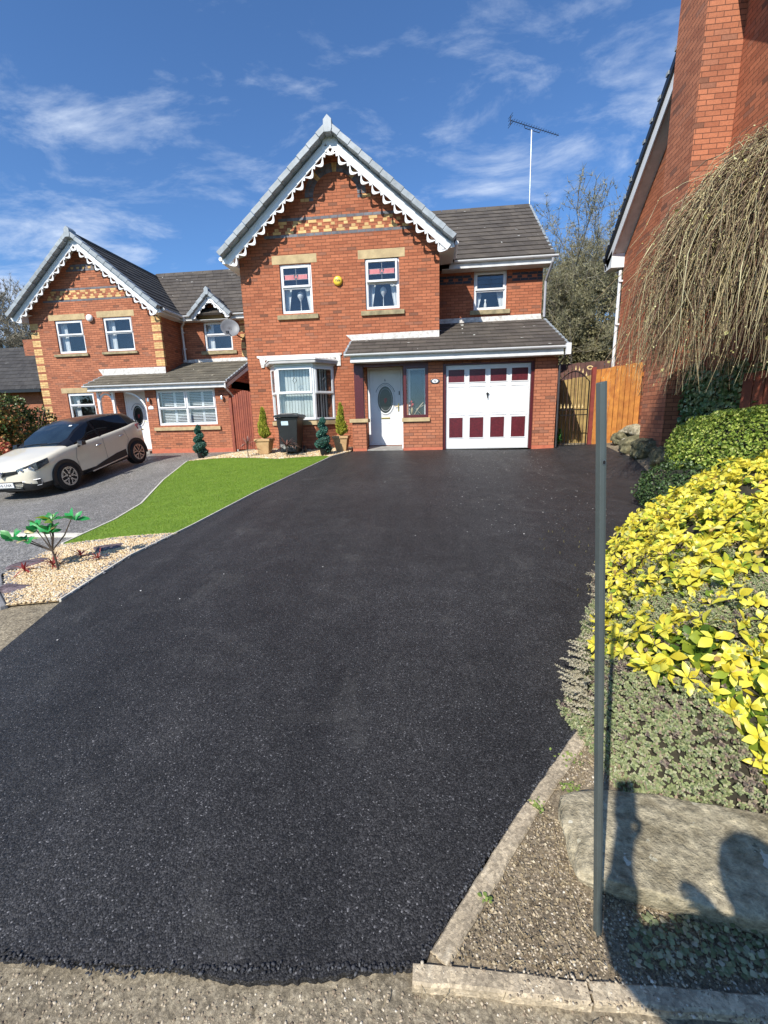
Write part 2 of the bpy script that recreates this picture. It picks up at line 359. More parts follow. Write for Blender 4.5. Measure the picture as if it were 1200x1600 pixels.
# ------------------------------------------------------------------ ground heights
GC = [(-2.8, 0.5, -0.746), (-1.0, 0.5, -0.746), (0.8, 0.5, -0.746), (-2.8, 2.0, -0.644), (-1.0, 2.0, -0.644), (0.8, 2.0, -0.644), (-2.8, 4.0, -0.508), (-1.0, 4.0, -0.508), (0.8, 4.0, -0.508), (-2.8, 6.0, -0.372), (-1.0, 6.0, -0.372), (0.8, 6.0, -0.372), (-2.8, 8.0, -0.236), (-1.0, 8.0, -0.236), (0.8, 8.0, -0.236), (-2.8, 10.0, -0.101), (-1.0, 10.0, -0.101), (0.8, 10.0, -0.101), (-2.8, 11.48, -0.0), (-1.0, 11.48, -0.0), (0.8, 11.48, -0.0), (1.6, 0.5, -0.746), (1.6, 2.0, -0.644), (1.6, 3.0, -0.576), (1.6, 4.0, -0.508), (3.0, 11.48, 0.0), (3.7, 10.0, -0.101), (3.5, 8.0, -0.236), (2.9, 6.0, -0.372), (4.6, 10.3, 0.28), (4.6, 8.5, 0.25), (4.6, 6.5, 0.1), (4.4, 5.0, -0.1), (3.0, 3.0, -0.4), (3.0, 1.0, -0.6), (5.0, 12.0, 0.1), (9.0, 9.0, 0.3), (9.0, 3.0, -0.2), (4.0, 14.0, 0.0), (-5.0, 12.25, 0.06), (-2.2, 12.2, 0.08), (-4.5, 4.65, -0.6), (-4.8, 6.8, -0.5), (-7.1, 12.0, -0.24), (-6.9, 15.1, -0.17), (-10.0, 15.1, -0.19), (-14.5, 15.5, -0.35), (-9.1, 10.1, -0.73), (-9.2, 12.65, -0.33), (-10.7, 10.1, -0.82), (-10.8, 12.65, -0.42), (-8.5, 7.0, -0.82), (-6.0, 5.0, -0.72), (-8.0, 3.0, -0.9), (-12.0, 4.0, -1.1), (-14.0, 9.0, -1.0), (-15.0, 13.0, -0.6), (-4.0, 1.0, -0.85), (-8.0, 0.0, -1.0), (0.0, -3.0, -0.95), (3.0, -3.0, -0.9), (-6.0, -4.0, -1.1), (-15.0, -3.0, -1.3), (8.0, -4.0, -0.9), (-5.9, 9.5, -0.38), (-5.0, 18.0, 0.05), (3.0, 18.0, 0.1), (-15.0, 20.0, 0.0), (10.0, 20.0, 0.3)]
GC = np.array(GC)
def _K(r2): return np.where(r2 > 0, .5*r2*np.log(r2+1e-12), 0)
_n = len(GC); _A = np.zeros((_n+3, _n+3)); _d2 = ((GC[:, None, :2]-GC[None, :, :2])**2).sum(-1)
_A[:_n, :_n] = _K(_d2)+np.eye(_n)*.02; _A[:_n, _n] = 1; _A[:_n, _n+1:] = GC[:, :2]; _A[_n, :_n] = 1; _A[_n+1:, :_n] = GC[:, :2].T
_W = np.linalg.solve(_A, np.r_[GC[:, 2], 0, 0, 0])
def gv(x, y):
    x = np.clip(np.asarray(x, float), -16, 11); y = np.clip(np.asarray(y, float), -4, 20)
    r2 = (x[..., None]-GC[:, 0])**2+(y[..., None]-GC[:, 1])**2
    return _K(r2)@_W[:_n]+_W[_n]+_W[_n+1]*x+_W[_n+2]*y
def g(x, y): return float(gv(x, y))
# ------------------------------------------------------------------ building pieces
def wall_y(mb, x0, x1, z0, z1, y, th, holes=(), m=0):
    xs = sorted({x0, x1, *[a for h in holes for a in h[:2]]}); zs = sorted({z0, z1, *[a for h in holes for a in h[2:]]})
    def solid(i, k):
        if i < 0 or k < 0 or i >= len(xs)-1 or k >= len(zs)-1: return False
        cx = (xs[i]+xs[i+1])/2; cz = (zs[k]+zs[k+1])/2
        return not any(h[0] < cx < h[1] and h[2] < cz < h[3] for h in holes)
    for i in range(len(xs)-1):
        for k in range(len(zs)-1):
            if not solid(i, k): continue
            a, b, c, d = xs[i], xs[i+1], zs[k], zs[k+1]; y2 = y+th
            mb.face([(a, y, c), (b, y, c), (b, y, d), (a, y, d)], m); mb.face([(b, y2, c), (a, y2, c), (a, y2, d), (b, y2, d)], m)
            if not solid(i-1, k): mb.face([(a, y2, c), (a, y, c), (a, y, d), (a, y2, d)], m)
            if not solid(i+1, k): mb.face([(b, y, c), (b, y2, c), (b, y2, d), (b, y, d)], m)
            if not solid(i, k-1): mb.face([(a, y, c), (a, y2, c), (b, y2, c), (b, y, c)], m)
            if not solid(i, k+1): mb.face([(a, y, d), (b, y, d), (b, y2, d), (a, y2, d)], m)
    return mb
def fr_box(mb, x0, x1, z0, z1, y0, y1, w, m=0):
    """rectangular frame, members butted"""
    mb.box(x0, x0+w, y0, y1, z0, z1, m); mb.box(x1-w, x1, y0, y1, z0, z1, m); mb.box(x0+w, x1-w, y0, y1, z0, z0+w, m); mb.box(x0+w, x1-w, y0, y1, z1-w, z1, m)
def window(parent, x0, x1, y, z0, z1, split=.60, motif=None, cols=1, curtain=None, room=True, opener=0, label=None):
    """uPVC window whose frame face stands at y; a fanlight over a fixed pane"""
    f = MB(); w = .055; fr_box(f, x0, x1, z0, z1, y, y+.07, w)
    zt = z0+(z1-z0)*split; W = (x1-x0-2*w)
    panes = []
    cw = (W-(cols-1)*.05)/cols
    for c in range(cols):
        a = x0+w+c*(cw+.05); b = a+cw
        if c: f.box(a-.05, a, y, y+.07, z0+w, z1-w)
        f.box(a, b, y, y+.07, zt-.03, zt+.03)
        # opening light, proud
        op = opener
        fr_box(f, a-.012, b+.012, zt-.012, z1-w+.012, y-.022-op*.6, y-.001, .052)
        fr_box(f, a, b, z0+w, zt-.03, y+.012, y+.05, .02)
        panes += [(a+.04, b-.04, zt+.04, z1-w-.04, y-.006-op*.5), (a+.02, b-.02, z0+w+.02, zt-.05, y+.03)]
    fo = f.build('window', UPVC, parent, bevel=.006)
    if label: fo['label'] = label
    for (a, b, c, d, yy) in panes:
        MB().box(a, b, yy, yy+.006, c, d).build('pane', GLASS, fo)
    if motif:
        for k, (a, b, c, d, yy) in enumerate(panes):
            if k % 2: continue
            s = MB(); cx, cz = (a+b)/2, (c+d)/2; r = .065 if motif != 'bay' else .07; e = yy-.004
            mi = 0
            def bar(p, q, wd=.006):
                p = Vector((p[0], 0, p[1])); q = Vector((q[0], 0, q[1])); dr = (q-p).normalized(); n = Vector((-dr.z, 0, dr.x))*wd/2
                s.hexa([(v.x, e, v.z) for v in (p-n, q-n, q+n, p+n)], [(v.x, e+.003, v.z) for v in (p-n, q-n, q+n, p+n)], mi)
            bar((cx-r*.75, cz), (cx, cz+r)); bar((cx, cz+r), (cx+r*.75, cz)); bar((cx+r*.75, cz), (cx, cz-r)); bar((cx, cz-r), (cx-r*.75, cz))
            bar((cx, cz+r), (cx, d)); bar((cx, cz-r), (cx, c))
            bar((a, cz+.05), (cx-r*.4, cz+.05)); bar((cx+r*.4, cz+.05), (b, cz+.05)); bar((a, cz-.07), (cx-r*.2, cz-.07)); bar((cx+r*.2, cz-.07), (b, cz-.07))
            s.build('lead_motif', LEADW if motif == 'pink' else LEAD, fo)
            if motif == 'pink':
                p = MB(); 
                p.box(a+.03, cx-r*.9, e, e+.003, cz-.065, cz+.045); p.box(cx+r*.9, b-.03, e, e+.003, cz-.065, cz+.045)
                p.box(cx-r*.8, cx-r*.55, e, e+.003, cz-.065, cz-.02); p.box(cx+r*.55, cx+r*.8, e, e+.003, cz-.065, cz-.02)
                p.box(cx-.022, cx+.022, e-.001, e+.002, cz-.03, cz+.03)
                p.build('stained_glass', PINK, fo)
    if room:
        r = MB(); d = .9
        r.box(x0-.25, x1+.25, y+d, y+d+.05, z0-.25, z1+.2); r.box(x0-.3, x0-.25, y+.12, y+d+.05, z0-.25, z1+.2); r.box(x1+.25, x1+.3, y+.12, y+d+.05, z0-.25, z1+.2)
        r.box(x0-.3, x1+.3, y+.12, y+d+.05, z1+.2, z1+.25); r.box(x0-.3, x1+.3, y+.12, y+d+.05, z0-.3, z0-.25)
        r.build('interior', ROOM, fo)
    if curtain:
        cm = MB(); yy = y+.16
        if curtain == 'sides':
            for sgn, xa in ((1, x0+w), (-1, x1-w)):
                n = 7
                for k in range(n):
                    t0, t1 = k/n, (k+1)/n
                    h0, h1 = .27*W*(1-.55*t0), .27*W*(1-.55*t1)  # tied back lower down
                    za, zb = zt+.06-(zt-z0)*t0, zt+.06-(zt-z0)*t1
                    for q in range(4):
                        xa0, xa1 = xa+sgn*h0*q/4, xa+sgn*h0*(q+1)/4; xb0, xb1 = xa+sgn*h1*q/4, xa+sgn*h1*(q+1)/4; o_ = .02*(q % 2); o2 = .02*((q+1) % 2)
                        cm.face([(xa0, yy+o_, za), (xa1, yy+o2, za), (xb1, yy+o2, zb), (xb0, yy+o_, zb)])
            build_each(cm, 'curtain', CURT, fo)
        elif curtain == 'blinds':
            k = x0+w+.01
            while k < x1-w-.05:
                cm.hexa([(k, yy, z0+.07), (k+.075, yy+.035, z0+.07), (k+.075, yy+.037, z0+.07), (k, yy+.002, z0+.07)], [(k, yy, z1-.06), (k+.075, yy+.035, z1-.06), (k+.075, yy+.037, z1-.06), (k, yy+.002, z1-.06)]); k += .088
            cm.build('vertical_blinds', BLIND, fo)
        elif curtain == 'shutters':
            nn = cols*2; W2 = (x1-x0-2*w)/nn
            for q in range(nn):
                a = x0+w+q*W2; fr_box(cm, a+.004, a+W2-.004, z0+.06, z1-.06, yy, yy+.03, .035)
                cm.box(a+.04, a+W2-.04, yy, yy+.03, (z0+z1)/2-.03, (z0+z1)/2+.03)
                z = z0+.11
                while z < z1-.11:
                    if abs(z-(z0+z1)/2) > .06: cm.hexa([(a+.04, yy-.01, z-.018), (a+W2-.04, yy-.01, z-.018), (a+W2-.04, yy+.03, z+.006), (a+.04, yy+.03, z+.006)], [(a+.04, yy-.01, z-.012), (a+W2-.04, yy-.01, z-.012), (a+W2-.04, yy+.03, z+.012), (a+.04, yy+.03, z+.012)])
                    z += .055
            cm.build('plantation_shutters', UPVC, fo)
        elif curtain == 'left':
            for q in range(5):
                a = x0+w+q*.05; cm.face([(a, yy+.02*(q % 2), z0), (a+.05, yy+.02*((q+1) % 2), z0), (a+.05, yy+.02*((q+1) % 2), z1), (a, yy+.02*(q % 2), z1)])
            cm.build('curtain', CURT, fo)
    return fo
def roof(parent, name, A, B, C, D, n, mat, tile=.33, th=.05, lip=.028, verge=None, jit=.004):
    """tiled slope: A,B eave left/right, C,D top right/left"""
    A, B, C, D = (Vector(p) for p in (A, B, C, D)); mb = MB()
    nrm = (B-A).cross(D-A).normalized()
    if nrm.z < 0: nrm = -nrm
    rr = random.Random(3)
    base = [A, B, C, D]; mb.hexa([p-nrm*th for p in base], [p-nrm*.004 for p in base])
    for i in range(n):
        t0, t1 = i/n, min(1, (i+1.18)/n)
        l0, r0, l1, r1 = A.lerp(D, t0), B.lerp(C, t0), A.lerp(D, t1), B.lerp(C, t1)
        k = max(1, round((r0-l0).length/tile)); off = (.5 if i % 2 else 0)
        us = [0]+[(q+off)/k for q in range(k+1) if 0 < (q+off)/k < 1]+[1]
        for a, b in zip(us[:-1], us[1:]):
            j = rr.uniform(0, jit); h = nrm*(lip+j); h2 = nrm*(.004+j*.3); gp = .0035/max((r0-l0).length, .1)
            a_, b_ = a+gp, b-gp
            p0, p1, p2, p3 = l0.lerp(r0, a_), l0.lerp(r0, b_), l1.lerp(r1, b_), l1.lerp(r1, a_)
            mb.face([p0+h, p1+h, p2+h2, p3+h2]); mb.face([p0-nrm*.002, p1-nrm*.002, p1+h, p0+h])
            mb.face([p0-nrm*.002, p0+h, p3+h2]); mb.face([p1+h, p1-nrm*.002, p2+h2])
    return mb.build(name, mat, parent)
def verge_caps(parent, name, P0, P1, y, mat=None, step=.33, depth=.24, hh=.13, proj=.13):
    """row of clip-on verge caps from eave P0 to apex P1 (x,z) with their front at y"""
    mb = MB(); p0 = Vector((P0[0], 0, P0[1])); p1 = Vector((P1[0], 0, P1[1])); Ln = (p1-p0).length; d = (p1-p0)/Ln; n = Vector((-d.z, 0, d.x))
    if n.z < 0: n = -n
    k = round(Ln/step); st = Ln/k
    for i in range(k):
        a = p0+d*(i*st); b = p0+d*((i+1)*st-.006)
        # the lower end stands proud of the cap below
        q = [a+n*.022-n*hh, b+n*.006-n*hh, b+n*.006, a+n*.022]
        mb.hexa([(v.x, y-.012*0, v.z) for v in q], [(v.x, y+depth, v.z) for v in q])
    return mb.build(name, mat or GREYVERGE, parent, bevel=.008)
def barge(parent, name, P0, P1, y, side, mat=None, wid=.175, unit=.338, amp=.15, th=.028):
    """scalloped, pierced bargeboard hanging below the slope line P0 (eave) -> P1 (apex)"""
    mb = MB(); p0 = Vector((P0[0], 0, P0[1])); p1 = Vector((P1[0], 0, P1[1])); Ln = (p1-p0).length; d = (p1-p0)/Ln; n = Vector((d.z, 0, -d.x))
    if n.z > 0: n = -n
    def W(s, h): return p0+d*s+n*h
    def quad(P, yo=0.0):
        mb.hexa([(v.x, y+yo, v.z) for v in P], [(v.x, y+yo+th, v.z) for v in P])
    k = round(Ln/unit); u = Ln/k
    e0 = wid*d.x/abs(d.z) if False else 0
    quad([W(0, 0), W(Ln, 0), W(Ln, wid), W(0, wid)]); quad([W(0, wid*.16), W(Ln, wid*.16), W(Ln, wid*.3), W(0, wid*.3)], -.008)
    for i in range(k):
        s0 = i*u; a = s0+.02*u; b = s0+.80*u; m = 9
        def outer(t): return wid+amp*(math.sin(math.pi*t)**.75)*(.55+.45*math.sin(math.pi*(t*.8+.1)))+.010
        def inner(t): return max(wid-.002, wid+(amp-.056)*(math.sin(math.pi*t)**.8)*(.55+.45*math.sin(math.pi*(t*.8+.1)))-.010)
        for q in range(m):
            t0, t1 = q/m, (q+1)/m; x0, x1 = a+(b-a)*t0, a+(b-a)*t1
            quad([W(x0, inner(t0)), W(x1, inner(t1)), W(x1, outer(t1)), W(x0, outer(t0))], .003)
        # solid leaf between two scallops, with two small lobes
        c = s0+.90*u
        quad([W(b-.03*u, wid-.001), W(s0+1.02*u, wid-.001), W(s0+.99*u, wid+.022), W(b-.01*u, wid+.022)], .003)
        for cx, r, hh in ((c-.045*u, .017, wid+.030), (c+.06*u, .017, wid+.030), (c, .014, wid+.052)):
            P = [W(cx+r*math.cos(z), hh+r*math.sin(z)) for z in np.linspace(0, 2*math.pi, 9)[:-1]]
            mb.prism([(v.x, v.z) for v in P], lambda a_, b_, yy: (a_, yy, b_), y+.004, y+.004+th)
    return mb.build(name, mat or UPVC, parent)
def gutter(parent, x0, x1, y, z, r=.055, mat=None, fascia=True, fh=.15, fy=.06, name='gutter', brackets=True, fx0=None, fx1=None):
    """half-round gutter along x, its back at y+fy against a fascia board"""
    mb = MB(); n = 8
    A = [(y+r*math.cos(math.pi+math.pi*q/n)+r, z+r*math.sin(math.pi+math.pi*q/n)) for q in range(n+1)]
    B = [(y+(r-.006)*math.cos(math.pi+math.pi*q/n)+r, z+(r-.006)*math.sin(math.pi+math.pi*q/n)) for q in range(n+1)]
    for q in range(n):
        mb.face([(x0, *A[q]), (x1, *A[q]), (x1, *A[q+1]), (x0, *A[q+1])]); mb.face([(x0, *B[q+1]), (x1, *B[q+1]), (x1, *B[q]), (x0, *B[q])])
    mb.face([(x0, *A[0]), (x0, *B[0]), (x1, *B[0]), (x1, *A[0])]); mb.face([(x0, *A[n]), (x1, *A[n]), (x1, *B[n]), (x0, *B[n])])
    for xx, sg in ((x0, -1), (x1, 1)):
        P = [(xx, *a) for a in A]; P2 = [(xx+sg*.004, *a) for a in A]
        mb.face(P); mb.face(P2[::-1]); 
    if brackets:
        k = max(2, int((x1-x0)/1.7)); 
        for i in range(k):
            xc = x0+(i+.5)*(x1-x0)/k
            for q in range(n):
                a, b = A[q], A[q+1]; e = lambda p: (y+r+(p[0]-y-r)*1.09, z+(p[1]-z)*1.09)
                mb.hexa([(xc-.025, *a), (xc+.025, *a), (xc+.025, *e(a)), (xc-.025, *e(a))], [(xc-.025, *b), (xc+.025, *b), (xc+.025, *e(b)), (xc-.025, *e(b))])
    o = mb.build(name, mat or UPVC, parent)
    if fascia:
        f = MB(); a, b = fx0 if fx0 is not None else x0+.05, fx1 if fx1 is not None else x1-.05
        f.box(a, b, y+2*r+.004, y+2*r+.022, z-fh, z+.02); f.box(a, b, y+2*r-.012, y+2*r+.004, z-fh-.012, z-fh+.03)
        f.build('fascia', UPVCD, parent)
    return o
def pipe(parent, pts, r=.034, mat=None, name='downpipe', clips=()):
    mb = MB().tube(pts, r, 10)
    for c in clips: mb.box(c[0]-.055, c[0]+.055, c[1]-.03, c[1]+.05, c[2]-.02, c[2]+.02)
    return mb.build(name, mat or UPVC, parent, smooth=False)
def course(mb, x0, x1, z, y, pattern, proud=.004, h=.065, start=0.0):
    """one course of bricks; pattern = [(length, material index or None), ...]"""
    x = x0-start; i = 0
    while x < x1:
        ln, mi = pattern[i % len(pattern)]; a, b = max(x, x0), min(x+ln-.010, x1)
        if mi is not None and b-a > .02: mb.box(a, b, y-proud, y+.02, z, z+h, mi)
        x += ln; i += 1
def gable_clip(zb, apex, half, zE):  # half-width of gable at height zb
    return half*(apex-zb)/(apex-zE)
def pattern_band(parent, name, cx, zb, y, apex, half, zE, rows=True, trim=.33):
    mb = MB(); S, H = .225, .1125
    def hw(z): return gable_clip(z+.07, apex, half, zE)-trim
    w = hw(zb); course(mb, cx-w, cx+w, zb, y, [(S, 1)])
    z = zb+.075
    if rows:
        for r, (pt, st) in enumerate((([(S, 0), (H, None)], 0), ([(H, None), (H, 0), (H, None)], 0.0), ([(H, 0), (S, None)], -.0), ([(H, None), (S, 0)], .0))):
            pt2 = {0: [(S, 0), (H, None)], 1: [(H*.5, None), (H, 0), (H*1.5, None)], 2: [(H, None), (H*.75, None), (H, 0), (H*.25, None)], 3: [(H*.0+.0001, None), (H*.25, None), (H, None), (S, 0), ] if False else [(H*1.5, None), (S, 0)]}[r]
            w = hw(z); n = math.ceil(w/(.3375)); x0 = cx-n*.3375
            # clip each brick against the slope
            x = x0; i = 0
            if r == 3: x += .0
            while x < cx+w:
                ln, mi = pt2[i % len(pt2)]; a, b = max(x, cx-w), min(x+ln-.010, cx+w)
                if mi is not None and b-a > .03: mb.box(a, b, y-.004, y+.02, z, z+.065, mi)
                x += ln; i += 1
            z += .075
    else:
        w = hw(z); course(mb, cx-w, cx+w, z, y, [(.1125, 1), (.1125, 0)]); z += .075
    w = hw(z); course(mb, cx-w, cx+w, z, y, [(S, 1)])
    return mb.build(name, [CREAM, BLUEB], parent)
def front_door(parent, x0, x1, y, z0, z1, plate='6', hinge_left=True):
    f = MB(); w = .065; f.box(x0, x0+w, y, y+.08, z0, z1); f.box(x1-w, x1, y, y+.08, z0, z1); f.box(x0+w, x1-w, y, y+.08, z1-w, z1); f.box(x0+w, x1-w, y-.01, y+.1, z0, z0+.05)
    d = f.build('front_door', UPVC, parent, bevel=.006)
    a, b, c, e = x0+w+.004, x1-w-.004, z0+.054, z1-w-.004; cx = (a+b)/2; W = b-a; Hh = e-c; oz = c+Hh*.60; rx, rz = W*.255, Hh*.182
    lf = MB(); yf = y+.012
    # leaf with an oval hole: ring of quads from oval to rectangle
    n = 48; ov = [(cx+rx*1.18*math.cos(2*math.pi*k/n), oz+rz*1.13*math.sin(2*math.pi*k/n)) for k in range(n)]
    def edge(k):
        t = 2*math.pi*k/n; dx, dz = math.cos(t), math.sin(t); s = 1e9
        if dx > 1e-6: s = min(s, (b-cx)/dx)
        if dx < -1e-6: s = min(s, (a-cx)/dx)
        if dz > 1e-6: s = min(s, (e-oz)/dz)
        if dz < -1e-6: s = min(s, (c-oz)/dz)
        return (cx+dx*s, oz+dz*s)
    E = [edge(k) for k in range(n)]
    for k in range(n):
        k2 = (k+1) % n; lf.face([(ov[k][0], yf, ov[k][1]), (ov[k2][0], yf, ov[k2][1]), (E[k2][0], yf, E[k2][1]), (E[k][0], yf, E[k][1])])
    for (px_, pz_) in ((a, c), (b, c), (a, e), (b, e)):  # corners between neighbouring edge samples
        ks = sorted(range(n), key=lambda k: (E[k][0]-px_)**2+(E[k][1]-pz_)**2)[:2]; lf.face([(E[ks[0]][0], yf, E[ks[0]][1]), (px_, yf, pz_), (E[ks[1]][0], yf, E[ks[1]][1])])
    # raised mouldings: oval ring, outer arched panel line, two lower panels
    def ring(rx_, rz_, wd, pr, t0=0, t1=2*math.pi, zc=oz, m=40, mi=0):
        for k in range(m):
            ta, tb = t0+(t1-t0)*k/m, t0+(t1-t0)*(k+1)/m
            P = [(cx+rx_*math.cos(ta), zc+rz_*math.sin(ta)), (cx+rx_*math.cos(tb), zc+rz_*math.sin(tb)), (cx+(rx_+wd)*math.cos(tb), zc+(rz_+wd)*math.sin(tb)), (cx+(rx_+wd)*math.cos(ta), zc+(rz_+wd)*math.sin(ta))]
            lf.hexa([(p[0], yf-pr, p[1]) for p in P], [(p[0], yf+.004, p[1]) for p in P], mi)
    ring(rx, rz, .035, .022); ring(rx+.055, rz+.05, .012, .008)
    ring(rx+.075, rz+.075, .011, .006, math.radians(28), math.radians(152), mi=1)
    def rect_mold(xa, xb, za, zb, pr=.008, wd=.012):
        lf.box(xa, xa+wd, yf-pr, yf+.002, za, zb); lf.box(xb-wd, xb, yf-pr, yf+.002, za, zb); lf.box(xa+wd, xb-wd, yf-pr, yf+.002, za, za+wd); lf.box(xa+wd, xb-wd, yf-pr, yf+.002, zb-wd, zb)
    rect_mold(a+.07, b-.07, c+.20, e-.09)
    zb = oz-rz*1.45
    rect_mold(a+.12, cx-.04, c+.24, zb-.10); rect_mold(cx+.04, b-.12, c+.24, zb-.10)
    lo = lf.build('door_leaf', [UPVC, BLACKP], d, bevel=0)
    gl = MB(); P = [(cx+rx*1.03*math.cos(2*math.pi*k/32), oz+rz*1.02*math.sin(2*math.pi*k/32)) for k in range(32)]
    gl.prism(P, lambda u, v, q: (u, q, v), yf+.012, yf+.02); gl.build('oval_pane', M('dark_oval_glass', (.03, .035, .035), (.015, .018, .018), 9, .08), d)
    mo = MB()
    for sc, wd in ((.82, .008),):
        for k in range(32):
            ta, tb = 2*math.pi*k/32, 2*math.pi*(k+1)/32
            Q = [(cx+rx*sc*math.cos(ta), oz+rz*sc*math.sin(ta)), (cx+rx*sc*math.cos(tb), oz+rz*sc*math.sin(tb)), (cx+(rx*sc+wd)*math.cos(tb), oz+(rz*sc+wd)*math.sin(tb)), (cx+(rx*sc+wd)*math.cos(ta), oz+(rz*sc+wd)*math.sin(ta))]
            mo.hexa([(p[0], yf+.006, p[1]) for p in Q], [(p[0], yf+.011, p[1]) for p in Q])
    rose = [(0.0, .055), (.035, .045), (.05, .0), (.03, -.05), (-.01, -.11), (-.03, -.06), (-.045, 0), (-.03, .04)]
    mo.prism([(cx+u, oz+v) for u, v in rose], lambda u, v, q: (u, q, v), yf+.005, yf+.011, 1)
    mo.build('lead_motif', [LEADW, M('red_glass', (.3, .04, .03), (.2, .02, .02), 20, .2)], d)
    hx = b-.055 if hinge_left else a+.055
    MB().box(cx-.12, cx+.12, yf-.014, yf, oz-rz*1.38-.02, oz-rz*1.38+.02).build('letterbox', BRASS, d, bevel=.004)
    h = MB(); h.box(hx-.016, hx+.016, yf-.012, yf, c+.86, c+1.08, 0); h.tube([(hx, yf-.012, c+1.0), (hx, yf-.05, c+1.0), (hx-.10*(1 if hinge_left else -1), yf-.05, c+1.0)], .009, 8)
    h.build('door_handle', CHROME if hinge_left is not True else BRASS, d)
    if plate:
        k = MB(); k.box(hx+.01, hx+.035, yf-.02, yf, c+1.30, c+1.40); k.build('spyhole_camera', BLACKP, d)
        text(d, plate, .09, LEAD, (cx, yf-.004, oz+rz+.16), name='door_number')
    return d
def flash(parent, pts, y, th=.012, name='flashing'):
    """white lead flashing: polygon (x,z) fixed on the wall at y"""
    return MB().prism(pts, lambda u, v, q: (u, q, v), y-th, y+.002).build(name, FLASH, parent, bevel=.003)
def ridge(parent, p0, p1, name='ridge_tiles', mat=None, r=.11, step=.45):
    mb = MB(); p0, p1 = Vector(p0), Vector(p1); Ln = (p1-p0).length; d = (p1-p0)/Ln; s = d.cross(Vector((0, 0, 1))).normalized(); k = max(1, round(Ln/step))
    for i in range(k):
        a = p0+d*(i*Ln/k); b = p0+d*((i+1)*Ln/k-.012)
        prof = [(-r*1.25, -.10), (-r*.7, .0), (0, .04), (r*.7, .0), (r*1.25, -.10), (0, -.06)]
        mb.prism(prof, lambda u, v, q, a=a, b=b: tuple((a if q == 0 else b)+s*u+Vector((0, 0, v))), 0, 1)
    return mb.build(name, mat or TILE, parent)

# ------------------------------------------------------------------ the house in the middle
D, G, R = 11.48, 12.25, 13.50
MH = thing('brick_house', 'red brick gabled house with a white garage door, oval-glass front door and bay window', 'house', (-1, 13, 0))
gx0, gx1 = -5.075, .217; gcx = -2.405; E0 = 4.90; AP = 7.36; halfw = 2.68
w1 = (-3.985, -3.125, 3.655, 4.868); w2 = (-1.705, -.815, 3.655, 4.872)
bayop = (-4.35, -2.85, .80, 2.30); dop = (-1.745, -.755, .09, 2.20); slp = (-.62, -.12, .35, 2.15)
m = MB(); wall_y(m, gx0, gx1, -.35, E0, G, .28, [w1, w2, bayop, dop, slp])
m.prism([(gx0, E0), (gx1, E0), (gx1, 5.215), (gcx, 7.50), (gx0, 5.215)], lambda u, v, q: (u, q, v), G, G+.28)
m.box(gx0, gx0+.28, G+.28, 20, -.35, E0); m.box(gx1-.28, gx1, G+.28, R, 2.4, E0)
m.build('gable_wall', BRICK, MH)
w3 = (1.205, 2.105, 3.775, 4.790)
m = MB(); wall_y(m, gx1+.001, 3.072, 2.3, 4.85, R, .28, [w3]); m.box(3.072-.28, 3.072, R+.28, 20, -.35, 4.85); m.prism([(R, 4.85), (20, 4.85), (16.5, 7.45)], lambda u, v, q: (q, u, v), 3.072-.28, 3.072); m.box(gx0+.28, 3.072-.28, 19.7, 20, -.35, 4.85)
m.build('upper_wall', BRICK, MH)
m = MB(); m.box(2.535, 3.072, D, D+.33, .075, 2.19); m.box(3.072-.28, 3.072, D+.33, R, -.3, 2.3); m.box(-.07, .295, D, D+.33, .075, 2.19); m.box(0.02, .295, D+.33, G-.001, -.1, 2.25); m.box(.295, 2.535, D+.08, D+.3, 2.13, 2.22)
m.box(-.72, -.0701, D, D+.15, .075, .73); m.box(-2.055, -1.69, D, D+.30, .075, .74)
build_each(m, 'garage_wall', BRICK2, MH)
m = MB(); m.box(2.533, 3.074, D-.002, D+.33, -.3, .074); m.box(-.722, .297, D-.002, D+.33, -.3, .074); m.box(-2.057, -1.688, D-.002, D+.302, -.3, .074)
build_each(m, 'damp_proof_course', DPC, MH)
# cap stone, window sills and lintels
for nm, bx in (('cap_stone', (-2.115, -1.625, D-.06, D+.34, .742, .838)), ('window_sill', (-.745, -.03, D-.05, D+.16, .732, .832)),
               ('window_sill', (-4.11, -2.985, G-.06, G+.05, 3.50, 3.612)), ('window_sill', (-1.83, -.685, G-.06, G+.05, 3.50, 3.612)), ('window_sill', (1.10, 2.21, R-.06, R+.05, 3.645, 3.76))):
    MB().box(*bx).build(nm, STONEW if bx[4] > 3 else STONE, MH, bevel=.008)
for a, b, y in ((-4.175, -2.965, G), (-1.875, -.66, G)):
    MB().box(a, b, y-.006, y+.1, 4.872, 5.085).build('lintel', STONE, MH, bevel=.005)
window(MH, *w1[:2], G+.045, *w1[2:], split=.545, motif='pink', curtain='sides')
window(MH, *w2[:2], G+.045, *w2[2:], split=.545, motif='pink', curtain='sides', opener=.09, label='gable window with its fanlight open')
window(MH, *w3[:2], R+.045, *w3[2:], split=.52, motif='plain', curtain='sides')
# ornaments: little lamps on the sills inside
LAMPM = M('white_ornament', (.8, .78, .74), (.7, .68, .64), 4, .5)
for xx, yy, zz_ in ((-3.52, G+.25, 3.72), (-1.26, G+.25, 3.72)):
    MB().lathe([(.035, 0), (.012, .03), (.008, .28), (.05, .34), (.085, .40), (.09, .44), (.07, .5), (.02, .53)], (xx, yy, zz_), 16).build('table_lamp', LAMPM, MH, smooth=True)
MB().lathe([(.03, 0), (.045, .06), (.03, .15), (.015, .19), (.03, .25)], (1.55, R+.2, 3.84), 14).build('ornament', LAMPM, MH, smooth=True)
